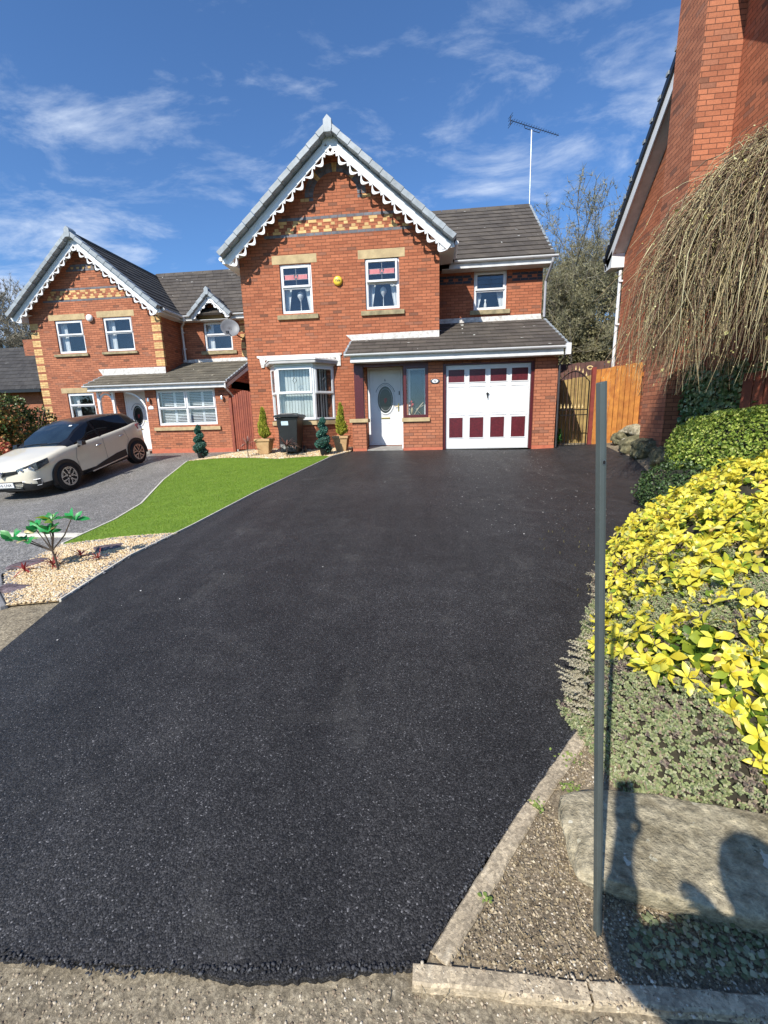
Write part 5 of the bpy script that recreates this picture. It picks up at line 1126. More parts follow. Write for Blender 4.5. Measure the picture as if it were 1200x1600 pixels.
GST = imat('cream_gravel_stone', [(0, (.66, .50, .28)), (.35, (.58, .40, .20)), (.6, (.74, .62, .42)), (.8, (.42, .27, .13)), (.93, (.78, .72, .6)), (1, (.25, .2, .15))])
tag(stones('gravel', GB1, 16000, .007, .0145, GST, .004), kind='stuff'); tag(stones('gravel', GB2, 7000, .014, .028, GST, .004), kind='stuff')
SLATE = imat('slate_chip', [(0, (.10, .10, .11)), (.5, (.17, .17, .18)), (.8, (.26, .25, .25)), (1, (.4, .39, .38))])
edge_pts = []
for P, wd in (([(-3.10, 3.08), (-3.19, 4.04), (-3.08, 4.76)], .07), ([(-3.08, 4.70), (-3.9, 4.72), (-4.48, 4.62)], .06), ([(-3.50, 3.07), (-4.32, 3.82), (-4.48, 4.5)], .06)):
    for a, b in zip(P[:-1], P[1:]):
        k = int(math.dist(a, b)*330); t = rnd(k)[:, None]; edge_pts.append(np.array(a)*(1-t)+np.array(b)*t+RNG.normal(size=(k, 2))*wd*.45)
tag(stones('slate_chippings', None, 0, .006, .014, SLATE, .006, pts=np.concatenate(edge_pts)), kind='stuff')
SOILST = imat('soil_stone', [(0, (.16, .12, .08)), (.4, (.30, .235, .16)), (.75, (.44, .36, .25)), (.95, (.56, .48, .36)), (1, (.66, .6, .5))])
SB = [(0.0, .99), (1.25, .99), (1.25, 1.1), (.98, 1.12), (.5, 1.14), (.42, 1.3), (.56, 1.6), (.85, 1.6), (.78, 1.93), (.44, 1.49), (.26, 1.265), (.04, 1.0)]
SB2 = [(-.01, .967), (1.3, .967), (1.3, 1.2), (.5, 1.18), (.46, 1.55), (.80, 1.62), (.76, 1.90), (.44, 1.49), (.26, 1.265)]
tag(stones('soil_gravel', SB2, 5200, .002, .0055, SOILST, -.0055), kind='stuff'); tag(stones('pebbles', SB2, 90, .007, .013, SOILST, -.010, flat=.4), kind='stuff')
PV = [(-2.6, .60), (1.3, .60), (1.3, .90), (-.06, .90), (-.15, .92), (-.42, .865), (-.7, .855), (-1.26, .84), (-2.6, .86)]
q = np.concatenate([poly_pts([(.2, .90), (1.25, .90), (1.25, .97), (.3, .965)], 480), poly_pts([(-.05, .93), (.4, .935), (.4, .962), (-.03, .962)], 50)])
tag(stones('grit_on_kerb', None, 0, .002, .006, SOILST, .006, pts=q), kind='stuff')
tag(stones('pavement_grit', PV, 7000, .002, .006, SOILST, -.0235), kind='stuff')
q = poly_pts(SB2, 5200); n_ = len(q); V, F = place(T_D, F_D, np.stack([q[:, 0], q[:, 1], gv(q[:, 0], q[:, 1])+rnd(n_, -.002, .006)], 1), np.stack([RNG.normal(size=n_), RNG.normal(size=n_), RNG.normal(size=n_)*.4], 1), unit(n_)+np.array((0, 0, 1.2)), rnd(n_, .004, .013), rnd(n_, .4, 1.0))
tag(np_mesh('leaf_litter', V, F, imat('dry_litter', [(0, (.12, .085, .05)), (.4, (.24, .18, .10)), (.8, (.38, .30, .18)), (1, (.52, .44, .30))])), kind='stuff')
# loose asphalt crumbs along the ragged edge of the new surface
ec = []
for a, b in (((-2.4, .855), (-.9, .86)), ((-.9, .86), (-.06, .945)), ((-.03, .97), (.19, 1.275)), ((.19, 1.275), (.72, 1.935))):
    k = int(math.dist(a, b)*260); t = rnd(k)[:, None]; ec.append(np.array(a)*(1-t)+np.array(b)*t+RNG.normal(size=(k, 2))*.006)
tag(stones('asphalt_crumbs', None, 0, .003, .007, imat('asphalt_crumb', [(0, (.02, .02, .022)), (.8, (.05, .05, .055)), (1, (.12, .12, .12))]), .001, pts=np.concatenate(ec)), kind='stuff')
# fallen bits: pale petals and chips blown over the drive in front of the garage
q = np.concatenate([poly_pts([(-.2, 4.5), (2.3, 5.2), (2.7, 11.3), (.4, 11.3)], 330), poly_pts([(.4, 8.5), (2.5, 9), (2.6, 11.4), (.4, 11.4)], 170), poly_pts([(-2.6, 1), (2.2, 5), (3.5, 10), (-2.2, 10)], 50)])
V, F = place(T_D, F_D, np.stack([q[:, 0], q[:, 1], gv(q[:, 0], q[:, 1])+.003], 1), np.stack([RNG.normal(size=len(q)), RNG.normal(size=len(q)), np.zeros(len(q))], 1), np.tile((0, 0, 1.), (len(q), 1))+RNG.normal(size=(len(q), 3))*.1, rnd(len(q), .006, .022), rnd(len(q), .5, 1.2))
tag(np_mesh('fallen_petals', V, F, M('white_petal', (.75, .73, .68), (.6, .58, .54), 9, .8)), kind='stuff')
# turf blades
q = poly_pts(LAWN, 90000); n = len(q); T_B = np.array([(-.09, 0, 0), (.09, 0, 0), (.05, .6, .05), (0, 1, .22), (-.05, .6, .05)], float); F_B = np.array([(0, 1, 2), (0, 2, 4), (4, 2, 3)])
d = np.stack([RNG.normal(size=n)*.38, RNG.normal(size=n)*.38, np.ones(n)], 1); V, F = place(T_B, F_B, np.stack([q[:, 0], q[:, 1], gv(q[:, 0], q[:, 1])+.008], 1), d, unit(n), rnd(n, .014, .026), None)
tag(np_mesh('grass', V, F, imat('turf_blade', [(0, (.09, .18, .010)), (.5, (.165, .28, .016)), (.85, (.25, .36, .03)), (.97, (.34, .40, .07)), (1, (.46, .42, .16))], .6, 0, trans=.25)), kind='stuff')
# ------------------------------------------------------------------ rocks and boulder
def rock(name, c, size, seed, mat, parent=None, rz=0, sub=3, disp=.12, flat=0, label=None, cat=None, group=None, fine=.02, kpow=3.2, cuts=7):
    bmn = MB(); rr = np.random.default_rng(seed); n = 14*sub; V = []; F = []
    for i in range(n+1):
        th = math.pi*i/n
        for j in range(2*n):
            ph = math.pi*j/n; p = np.array([math.sin(th)*math.cos(ph), math.sin(th)*math.sin(ph), math.cos(th)]); V.append(p)
    V = np.array(V)
    # squarish superellipsoid broken by random planes and waves
    k = kpow; V = V/((np.abs(V)**k).sum(1)**(1/k))[:, None]
    for _ in range(cuts):
        d = rr.normal(size=3); d /= np.linalg.norm(d); h = rr.uniform(.72, .98); ex = np.maximum(V@d-h, 0); V = V-ex[:, None]*d*.85
    for f, a in ((2, disp), (5, disp*.4), (11, disp*.18), (25, fine)):
        for _ in range(4):
            w = rr.normal(size=3)*f; V = V*(1+a*.5*np.sin(V@w+rr.uniform(0, 6))[:, None])
    V = V*np.array(size)/2; cz, sz = math.cos(rz), math.sin(rz); V = np.stack([V[:, 0]*cz-V[:, 1]*sz, V[:, 0]*sz+V[:, 1]*cz, V[:, 2]], 1)+np.array(c)
    m2 = 2*n; F = [(i*m2+j, (i+1)*m2+j, (i+1)*m2+(j+1) % m2, i*m2+(j+1) % m2) for i in range(n) for j in range(m2)]
    o = np_mesh(name, V, F, mat, parent, loc=None if parent is not None else tuple(c), smooth=True); return tag(o, label, cat, group)
def spots(t, o, col, scale, size, c, pw, amt=.75):
    v = N(t, 'ShaderNodeTexVoronoi'); v.inputs['Scale'].default_value = scale; n3 = N(t, 'ShaderNodeTexNoise'); n3.inputs['Scale'].default_value = scale*5; L(t, o, n3.inputs['Vector'])
    k = N(t, 'ShaderNodeVectorMath', operation='SCALE'); L(t, n3.outputs[1], k.inputs[0]); k.inputs['Scale'].default_value = .55/scale; a = N(t, 'ShaderNodeVectorMath', operation='ADD'); L(t, o, a.inputs[0]); L(t, k.outputs[0], a.inputs[1]); L(t, a.outputs[0], v.inputs['Vector'])
    sp = N(t, 'ShaderNodeSeparateColor'); L(t, v.outputs['Color'], sp.inputs[0]); thr = math_n(t, 'MULTIPLY', math_n(t, 'POWER', sp.outputs[0], pw), size*2.2)
    return mixc(t, math_n(t, 'MULTIPLY', math_n(t, 'LESS_THAN', v.outputs['Distance'], thr), amt), col, c)
def rock_mat(name, c1, c2, c3, lich=True):
    m, t, b = base_mat(name); o = obj_coord(t); a = noise(t, o, 4, 7, .65); f = noise(t, o, 45, 6, .7); e = noise(t, o, 13, 5, .6)
    col = ramp(t, a, [(.3, c2), (.6, c1), (.75, c3)]); col = mixc(t, .9, col, ramp(t, f, [(.3, (.45, .45, .43)), (.7, (1.5, 1.46, 1.36))]), 'MULTIPLY'); col = mixc(t, .8, col, ramp(t, e, [(.36, (.5, .48, .44)), (.55, (1, 1, 1)), (.7, (1.25, 1.22, 1.15))]), 'MULTIPLY')
    if lich: col = spots(t, o, col, 5.0, .20, (.62, .58, .46), 2.5); col = spots(t, o, col, 9.0, .12, (.50, .46, .33), 2.0); col = spots(t, o, col, 6.3, .15, (.10, .09, .06), 2.6, .7)
    L(t, col, b.inputs['Base Color']); b.inputs['Roughness'].default_value = .92; b.inputs['Specular IOR Level'].default_value = .2; bump(t, b, math_n(t, 'ADD', math_n(t, 'ADD', f, math_n(t, 'MULTIPLY', e, 2.2)), math_n(t, 'MULTIPLY', noise(t, o, 130, 3), .5)), 1.0, .009); return m
ROCK = rock_mat('sandstone_rock', (.46, .40, .285), (.33, .285, .19), (.56, .49, .36)); ROCKG = rock_mat('grey_rockery_stone', (.24, .215, .13), (.13, .125, .075), (.34, .31, .21))
rock('boulder', (1.015, 1.315, -.735), (1.06, .44, .235), 5, ROCK, rz=.03, disp=.018, kpow=12, cuts=3, label='big flat lichened sandstone boulder behind the thin post', cat='boulder', fine=.012, sub=4)
PURP = rock_mat('purple_slate', (.19, .15, .17), (.13, .10, .12), (.25, .21, .22), False)
for i, (x, y, sx, sy, sz, rz, mt, lb) in enumerate((
    (4.32, 10.45, .50, .5, .34, .3, ROCKG, 'olive-grey rock at the foot of the orange fence, farthest in the rockery'), (4.14, 9.55, .6, .55, .38, 1.1, ROCKG, 'mossy grey rock in the middle of the rockery bordering the drive'),
    (4.10, 8.75, .65, .5, .40, .6, ROCKG, 'large tilted grey rock of the rockery next to the round clipped bush'), (4.02, 7.95, .5, .5, .3, .2, ROCKG, 'rockery stone half under the round clipped bush'), (4.50, 10.1, .5, .9, .3, .1, rock_mat('pale_rock', (.48, .42, .3), (.34, .3, .2), (.58, .52, .4)), 'pale flat rock lying on top of the rockery beneath the brick wall'))):
    z = g(x, y); rock('rockery_stone', (x, y, z+sz*.2+(.12 if i == 4 else 0)), (sx, sy, sz), 20+i, mt, rz=rz, disp=.16, sub=2, label=lb, cat='rock')
rock('slate_boulder', (4.42, 10.35, .40), (.40, .26, .20), 41, PURP, rz=.2, sub=2, label='purple slate rock on the rockery at the foot of the orange fence', cat='rock')
for i, (x, y, s, rz, lb) in enumerate(((-3.60, 4.35, .30, .4, 'flat purple slate in the front gravel bed close to the lawn'), (-4.28, 4.02, .40, 1.0, 'large flat purple slate behind the small red spiky plants, at the slate edging'), (-3.80, 3.35, .34, .2, 'flat purple slate in the gravel nearest to the pavement'))):
    rock('slate_stone', (x, y, g(x, y)+.012), (s, s*.62, .045), 50+i, PURP, rz=rz, sub=1, disp=.09, kpow=5, label=lb, cat='slate')

# ------------------------------------------------------------------ grey steel post
PO = thing('steel_post', 'thin dark grey-green steel post standing in the soil between kerb and boulder', 'post', (.497, 1.075, -.72))
STEEL = M('grey_green_steel', (.115, .132, .122), (.085, .10, .092), 7, .42, .12, 40, metal=.25)
b0, b1 = Vector((.497, 1.075, -.75)), Vector((.394, 1.10, .885)); ax = (b1-b0).normalized(); sx = Vector((math.cos(.32), math.sin(.32), 0)); sy = ax.cross(sx).normalized(); sx = sy.cross(ax).normalized()
mb = MB(); w = .0086; t = .002
pr = [(-w, -w), (w*.15, -w*1.18), (w, -w), (w, w), (w-t, w), (w-t, -w+t), (-w+t, -w+t), (-w+t, w), (-w, w)]
i = mb.pts([b0+sx*u+sy*v for u, v in pr]); j = mb.pts([b1+sx*u+sy*v+ax*(.002*math.sin(u*900)) for u, v in pr]); nn = len(pr)
mb.f += [(i+k, i+(k+1) % nn, j+(k+1) % nn, j+k) for k in range(nn)]+[tuple(j+k for k in range(nn))]; mb.m += [0]*(nn+1)
mb.build('post_body', STEEL, PO, bevel=.0012)
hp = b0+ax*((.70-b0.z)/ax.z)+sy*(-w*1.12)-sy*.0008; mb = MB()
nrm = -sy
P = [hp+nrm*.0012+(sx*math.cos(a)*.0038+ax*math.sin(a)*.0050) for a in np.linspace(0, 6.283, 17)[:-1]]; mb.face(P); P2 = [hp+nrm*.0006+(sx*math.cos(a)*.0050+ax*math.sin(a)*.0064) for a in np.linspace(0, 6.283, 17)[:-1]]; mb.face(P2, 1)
mb.build('painted_bolt_hole', [DARK, M('worn_steel', (.22, .25, .26), (.16, .19, .2), 30, .4, metal=.5)], PO)  # flat dark disc on the face paints the shade inside a bolt hole

# ------------------------------------------------------------------ fences and gates
ORW = M('orange_stained_timber', (.62, .25, .045), (.40, .13, .025), 7, .6, .4, 60, island=.4)
def fence_boards(name, label, P, Q, z0f, z1f, n, mat, arch=0, th=.018, gap=.012, cat='fence', lean=0, rails=True):
    t_ = thing(name, label, cat, (P[0], P[1], z0f(0))); P, Q = Vector(P), Vector(Q); d = (Q-P); Ln = d.length; d.normalize(); nn = Vector((-d.y, d.x)); mb = MB(); rr = random.Random(n)
    for i in range(n):
        a, b = P+d*(Ln*i/n+gap/2), P+d*(Ln*(i+1)/n-gap/2); o = nn*(.012 if i % 2 else 0)*(1 if gap < .005 else 0)
        z0, z1 = z0f((i+.5)/n), z1f((i+.5)/n)+rr.uniform(-.008, .008)+arch*math.sin(math.pi*(i+.5)/n); q = [a+o, b+o, b+o+nn*th, a+o+nn*th]; tl = rr.uniform(-.006, .006)
        mb.hexa([(v.x, v.y, z0) for v in q], [(v.x+tl, v.y, z1) for v in q])
    mb.build('boards', mat, t_, bevel=.004)
    if rails:
        mb = MB()
        for fz in (.18, .85):
            q = [P+nn*(th+.001+.012), Q+nn*(th+.013), Q+nn*(th+.05), P+nn*(th+.05)]; zz = z0f(.5)+(z1f(.5)-z0f(.5))*fz; mb.hexa([(v.x, v.y, zz) for v in q], [(v.x, v.y, zz+.08) for v in q])
        mb.build('rails', mat, t_)
    return t_
OF = fence_boards('timber_fence', 'bright orange stained close-board fence between the iron gate and the chimney house', (3.99, 11.52), (4.66, 10.62), lambda t: -.03+.20*t, lambda t: 1.86-.0*t+.05*t, 9, ORW, gap=.013)
MB().box(3.93, 4.02, 11.60, 11.68, -.1, 1.93).build('post', M('red_stained_timber', (.26, .045, .03), (.17, .03, .02), 6, .7, .2, 60), OF)
fence_boards('timber_fence', 'dark red-brown close-board fence behind the iron gate', (3.15, 16.2), (6.4, 15.2), lambda t: 0, lambda t: 2.42+.1*t, 24, M('dark_red_timber', (.13, .06, .045), (.08, .035, .03), 4, .8, .3, 60, island=.4), gap=.004)
fence_boards('timber_fence', 'yellowish weathered timber fence seen through the bars of the iron gate', (3.72, 13.6), (4.66, 13.3), lambda t: -.1, lambda t: 1.78+.12*t, 9, M('yellow_weathered_timber', (.42, .29, .10), (.26, .17, .06), 5, .8, .3, 60, island=.35), gap=.008)
fence_boards('timber_fence', 'red-brown fence panel beneath the weeping tree', (4.28, 6.75), (4.62, 6.2), lambda t: -.1, lambda t: 1.30+.05*t, 5, M('rust_timber', (.34, .09, .04), (.2, .05, .03), 5, .7, .3, 60, island=.3), gap=.006)
REDG = M('red_brown_gate_timber', (.30, .075, .035), (.20, .045, .025), 6, .65, .3, 60, island=.3)
SG = fence_boards('side_gate', 'arched red-brown board gate in the gap between two gabled houses', (-5.93, 12.9), (-5.09, 12.75), lambda t: .02, lambda t: 1.55, 12, REDG, arch=.20, cat='gate', gap=.010, lean=0)
MB().box(-6.02, -5.94, 12.86, 12.96, -.1, 1.55).build('post', REDG, SG)
IG = thing('iron_gate', 'black wrought iron gate with gold spearheads beside the garage pier', 'gate', (3.55, 11.68, -.02))
IRON = M('black_iron', (.015, .015, .016), (.01, .01, .01), 9, .45, metal=.3); mb = MB(); fin = MB(); gx_0, gx_1, yg = 3.12, 3.90, 11.68
def gtop(x): t = (x-gx_0)/(gx_1-gx_0); return 1.52+.33*math.sin(math.pi*min(1, max(0, t*.9+.02)))
for xx in (gx_0, gx_1): mb.box(xx-.012, xx+.012, yg-.012, yg+.012, .0, gtop(xx)+.02)
for z in (.04, .80, .93): mb.box(gx_0+.012, gx_1-.012, yg-.008, yg+.008, z-.012, z+.012)
xs_ = np.linspace(gx_0, gx_1, 17)
for a, b in zip(xs_[:-1], xs_[1:]): mb.hexa([(a, yg-.009, gtop(a)-.012), (b, yg-.009, gtop(b)-.012), (b, yg+.009, gtop(b)-.012), (a, yg+.009, gtop(a)-.012)], [(a, yg-.009, gtop(a)+.012), (b, yg-.009, gtop(b)+.012), (b, yg+.009, gtop(b)+.012), (a, yg+.009, gtop(a)+.012)])
def spear(m, x, z): m.prism([(x-.005, z), (x-.020, z+.035), (x-.009, z+.05), (x, z+.115), (x+.009, z+.05), (x+.020, z+.035), (x+.005, z)], lambda u, v, q: (u, q, v), yg-.007, yg+.007)
for k in range(8):
    x = gx_0+(gx_1-gx_0)*(k+1)/9; mb.box(x-.006, x+.006, yg-.006, yg+.006, .052, .788); mb.box(x-.006, x+.006, yg-.006, yg+.006, .942, gtop(x)+.03); mb.box(x-.006, x+.006, yg-.0061, yg+.0061, .812, .918)
    spear(fin, x, gtop(x)+.03)
for k in range(7): spear(fin, gx_0+(gx_1-gx_0)*(k+1.5)/9, .70 if False else .965)
mb.build('bars', IRON, IG); fin.build('spearheads', GOLD, IG)
mb = MB(); cxr, czr = 3.885, 1.93; 
for k in range(12):
    a, b = 2*math.pi*k/12, 2*math.pi*(k+1)/12; P = [(cxr+.075*math.cos(a), czr+.05*math.sin(a)), (cxr+.075*math.cos(b), czr+.05*math.sin(b)), (cxr+.045*math.cos(b), czr+.028*math.sin(b)), (cxr+.045*math.cos(a), czr+.028*math.sin(a))]; mb.hexa([(p[0], yg-.01, p[1]) for p in P], [(p[0], yg+.01, p[1]) for p in P])
mb.build('gold_ring', GOLD, IG)

# ------------------------------------------------------------------ bin, planters, topiary, cordylines
BN = thing('wheelie_bin', 'black wheelie bin with a pale label in front of the bay window', 'wheelie bin', (-3.62, 11.15, g(-3.62, 11.15)))
bx, by_, bz = -3.62, 11.18, g(-3.62, 11.1)+.01
def bp(x, y, z): return (bx+x, by_+y, bz+z)
m = MB(); m.hexa([bp(-.20, -.22, .05), bp(.20, -.22, .05), bp(.20, .22, .05), bp(-.20, .22, .05)], [bp(-.275, -.30, .93), bp(.275, -.30, .93), bp(.275, .30, .93), bp(-.275, .30, .93)]); m.box(bx-.30, bx+.30, by_-.32, by_+.32, bz+.89, bz+.935); m.box(bx-.24, bx-.14, by_-.245, by_-.2, bz+.05, bz+.8); m.box(bx-.19, bx+.19, by_-.24, by_-.21, bz+.06, bz+.20)
m.build('bin_body', M('bin_black', (.018, .019, .02), (.012, .012, .013), 4, .42, .15, 120), BN, bevel=.018)
m = MB(); lid = [(-.33, .94), (-.31, .985), (-.16, 1.02), (.16, 1.02), (.31, .985), (.33, .94)]; m.prism(lid, lambda u, v, q: bp(u, q*.0+q, v), -.36, .34); m.box(bx-.16, bx+.16, by_-.30, by_+.2, bz+1.018, bz+1.035); m.tube([bp(-.24, .36, .99), bp(.24, .36, .99)], .018, 8)
m.build('lid', M('bin_black', (.018, .019, .02)), BN, bevel=.012)
w = thing_w = None
for sx_ in (-.285, .285):
    wl = MB(); wl.lathe([(.0, -.03), (.07, -.03), (.10, -.025), (.10, .025), (.07, .03), (0, .03)], bp(sx_, .20, .10), 20, 0, Matrix.Rotation(math.pi/2, 3, 'Y')); wo_ = wl.build('wheel', BLACKP, BN, smooth=False)
    MB().lathe([(.0, -.035), (.035, -.035), (.04, .035), (0, .035)], bp(sx_, .20, .10), 14, 0, Matrix.Rotation(math.pi/2, 3, 'Y')).build('hub_cap', M('grey_hub', (.25, .25, .26), (.15, .15, .16), 9, .4), wo_)
MB().hexa([bp(-.15, -.2835, .74), bp(.03, -.2835, .74), bp(.03, -.278, .74), bp(-.15, -.278, .74)], [bp(-.15, -.296, .84), bp(.03, -.296, .84), bp(.03, -.29, .84), bp(-.15, -.29, .84)]).build('label', M('pale_blue_label', (.62, .74, .80), (.5, .66, .75), 20, .5), BN)
MB().hexa([bp(-.22, -.235, .08), bp(-.10, -.235, .08), bp(-.10, -.228, .08), bp(-.22, -.228, .08)], [bp(-.22, -.253, .26), bp(-.10, -.253, .26), bp(-.10, -.246, .26), bp(-.22, -.246, .26)]).build('number_label', M('grey_label', (.45, .45, .42), (.12, .12, .12), 45, .5), BN)
POTM = M('buff_terracotta', (.56, .36, .17), (.44, .26, .12), 7, .85, .3, 50)
CONL = imat('golden_conifer_leaf', [(0, (.26, .32, .03)), (.4, (.42, .44, .05)), (.8, (.58, .55, .08)), (1, (.36, .26, .06))], .7, 0, trans=.2)
def planter(x, y, label, hgt=.80, seed=1):
    z = g(x, y)+.01; t_ = thing('potted_conifer', label, 'potted plant', (x, y, z), 'golden conifers in square pots against the brick wall')
    m = MB(); m.hexa([(x-.13, y-.13, z), (x+.13, y-.13, z), (x+.13, y+.13, z), (x-.13, y+.13, z)], [(x-.185, y-.185, z+.33), (x+.185, y-.185, z+.33), (x+.185, y+.185, z+.33), (x-.185, y+.185, z+.33)]); fr_box_h = .19
    for a, b, c, d in ((-.21, .21, -.21, -.17), (-.21, .21, .17, .21), (-.21, -.17, -.17, .17), (.17, .21, -.17, .17)): m.box(x+a, x+b, y+c, y+d, z+.331, z+.40)
    m.build('pot', POTM, t_, bevel=.01); MB().box(x-.17, x+.17, y-.17, y+.17, z+.332, z+.372).build('compost', SOIL, t_); MB().tube([(x, y, z+.36), (x, y, z+.7)], .015, 6).build('trunk', M('bark', (.12, .08, .05)), t_)
    r = np.random.default_rng(seed); n = 2600; h = r.uniform(0, 1, n)**1.1; a = r.uniform(0, 6.283, n); rad = .165*(1-h)**.62*(.75+.25*np.sin(a*3+h*9))*(r.uniform(.45, 1.08, n))*np.minimum(1, (h+.03)*9)
    pos = np.stack([x+rad*np.cos(a), y+rad*np.sin(a), z+.40+h*hgt], 1); d = np.stack([np.cos(a)*.45, np.sin(a)*.45, np.ones(n)], 1)+r.normal(size=(n, 3))*.12; V, F = place(T_D, F_D, pos, d, unit(n), r.uniform(.05, .10, n)*(1.1-.5*h), np.full(n, .32)); np_mesh('foliage', V, F, CONL, t_)
planter(-4.38, 11.25, 'golden conifer in a square buff pot between the board gate and the black bin', .78, 3); planter(-2.36, 11.50, 'golden conifer in a square buff pot between the bay window and the porch', .82, 4)
TOPL = imat('blue_green_topiary_leaf', [(0, (.02, .075, .055)), (.5, (.04, .14, .105)), (.9, (.09, .24, .17)), (1, (.2, .36, .26))], .6, 0)
def spiral(x, y, label, H=.76, z=None, seed=1):
    z = g(x, y)+.01 if z is None else z; t_ = thing('spiral_topiary', label, 'topiary', (x, y, z), 'blue-green spiral topiaries in small black pots')
    MB().lathe([(.075, 0), (.10, .16), (.105, .165), (.085, .165), (.08, .14), (0, .14)], (x, y, z), 20).build('pot', BLACKP, t_); MB().tube([(x, y, z+.14), (x, y, z+.16+H*.95)], .012, 6).build('trunk', M('bark', (.12, .08, .05)), t_)
    r = np.random.default_rng(seed); turns = 3.1; pos = []; nor = []
    n = 7000; t = r.uniform(0, 1, n)**.85; th = t*turns*6.283; R0 = (.072*(1-t)+.02)*np.minimum(1, 8*(1-t)+.4); r0 = (.092*(1-t)+.052)
    c = np.stack([np.cos(th)*R0, np.sin(th)*R0, .15+t*H], 1); b = r.normal(size=(n, 3)); b /= np.linalg.norm(b, axis=1, keepdims=True); p = c+b*(r0*r.uniform(.82, 1.04, n))[:, None]*np.array([1, 1, .74]); p += np.array((x, y, z))
    V, F = place(T_D, F_D, p, b+r.normal(size=(n, 3))*.5, b+.001, r.uniform(.02, .036, n), np.full(n, .7)); np_mesh('foliage', V, F, TOPL, t_)
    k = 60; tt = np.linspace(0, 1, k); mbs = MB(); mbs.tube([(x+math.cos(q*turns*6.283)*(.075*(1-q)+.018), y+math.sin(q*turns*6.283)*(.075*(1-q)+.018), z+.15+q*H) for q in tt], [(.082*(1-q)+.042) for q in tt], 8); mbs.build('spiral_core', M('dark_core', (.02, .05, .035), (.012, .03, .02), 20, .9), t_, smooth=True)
spiral(-2.70, 10.85, 'blue-green spiral topiary in a black pot under the bay window', .74, seed=5); spiral(-6.62, 12.02, 'blue-green spiral topiary by the far corner of the lawn below the shuttered window', .76, seed=9)
def spiky(x, y, label, n=34, ln=.42, stem=.2, seed=1, cols=None, wid=.035, name='cordyline', group=None):
    z = g(x, y); t_ = thing(name, label, 'cordyline', (x, y, z), group); r = np.random.default_rng(seed)
    if stem > .02: MB().tube([(x, y, z), (x+.005, y, z+stem)], [.012, .010], 6).build('stem', M('bark', (.12, .08, .05)), t_)
    T = []; Fq = []
    k = 6
    for i in range(k+1):
        u = i/k; w_ = (.5*math.sin(math.pi*min(1, u*.85+.15))**.8)*(1-u**4); T += [(-w_, u, 0), (w_, u, 0)]
    for i in range(k): Fq.append((2*i, 2*i+1, 2*i+3, 2*i+2))
    T = np.array(T, float); V = []; F = []
    for i in range(n):
        el = r.uniform(-.1, 1.0); az = r.uniform(0, 6.283); l = ln*r.uniform(.6, 1.05); d = np.array([math.cos(az)*math.cos(el), math.sin(az)*math.cos(el), math.sin(el)]); s = np.array([-math.sin(az), math.cos(az), 0]); P = []
        for (u, v, _w) in T: P.append(np.array((x, y, z+stem))+s*u*wid+d*v*l+np.array((0, 0, -1))*(v**2.2)*l*.35*math.cos(el)+np.array((0, 0, .006))*abs(u))
        b = len(V); V += P; F += [tuple(b+q for q in f) for f in Fq]
    np_mesh('leaves', np.array(V), np.array(F), imat('red_cordyline_leaf' if cols else 'cordyline_leaf', cols or [(0, (.10, .035, .03)), (.5, (.20, .09, .07)), (.85, (.38, .24, .18)), (1, (.5, .38, .28))], .45, 0, trans=.2), t_)
spiky(-3.60, 10.68, 'purple-brown cordyline in front of the black bin', 36, .52, .30, 2); spiky(-4.74, 10.95, 'thin purple-brown cordyline in front of the side gate', 22, .42, .34, 3)
RC = [(0, (.20, .02, .02)), (.6, (.38, .06, .05)), (1, (.5, .2, .16))]
for i, (x, y, l, lb) in enumerate(((-3.85, 3.86, .20, 'largest red spiky plant in the middle of the front gravel bed'), (-3.74, 4.10, .15, 'red spiky plant right behind the largest one in the gravel bed'), (-4.10, 3.78, .16, 'small red spiky plant close beside the large purple slate'), (-3.42, 3.96, .15, 'sparse red spiky plant on the driveway side of the gravel bed'))):
    spiky(x, y, lb, 15 if i else 24, l*1.15, .03, 10+i, RC, .016, 'red_cordyline', 'small red spiky plants in the gravel')
# the plastic-looking green shrub
PS = thing('young_shrub', 'small branching shrub with glossy bright green leaves in the front gravel bed', 'shrub', (-3.67, 3.72, -.58)); x, y = -3.69, 3.75; z = g(x, y)
tips = [(-.20, .02, .42), (-.12, .0, .47), (-.02, .05, .52), (.0, -.02, .44), (-.36, -.06, .36), (.22, .05, .54), (-.08, .08, .38), (-.24, -.05, .34)]
m = MB(); m.tube([(x, y, z), (x-.01, y, z+.12), (x-.03, y, z+.22)], [.012, .010, .009], 7)
for (a, b, c) in tips: m.tube([(x-.03, y, z+.21), (x+a*.5, y+b*.5, z+.21+(c-.2)*.45), (x+a*.92, y+b, z+c)], [.008, .006, .004], 6)
m.build('stems', M('dark_bark', (.09, .065, .045), (.05, .035, .025), 20, .8), PS); r = np.random.default_rng(77); pos = []; d = []; s = []
for (a, b, c) in tips:
    for k in range(8): az = k*2.4+r.uniform(-.3, .3); el = r.uniform(.1, 1.2); pos.append((x+a+math.cos(az)*.01, y+b+math.sin(az)*.01, z+c-r.uniform(0, .04))); d.append((math.cos(az)*math.cos(el), math.sin(az)*math.cos(el), math.sin(el))); s.append(r.uniform(.085, .135))
pos, d, s = map(np.array, (pos, d, s)); V, F = place(T_O*np.array([.62, 1, .8]), F_O, pos, d.astype(float), np.tile((-.1, -.5, .8), (len(d), 1))+r.normal(size=(len(d), 3))*.35, s); np_mesh('leaves', V, F, imat('glossy_green_leaf', [(0, (.03, .26, .06)), (.4, (.06, .44, .12)), (.65, (.02, .20, .05)), (.82, (.22, .54, .18)), (.9, (.5, .5, .05)), (1, (.6, .50, .25))], .35, 0, trans=.3), PS, smooth=True)
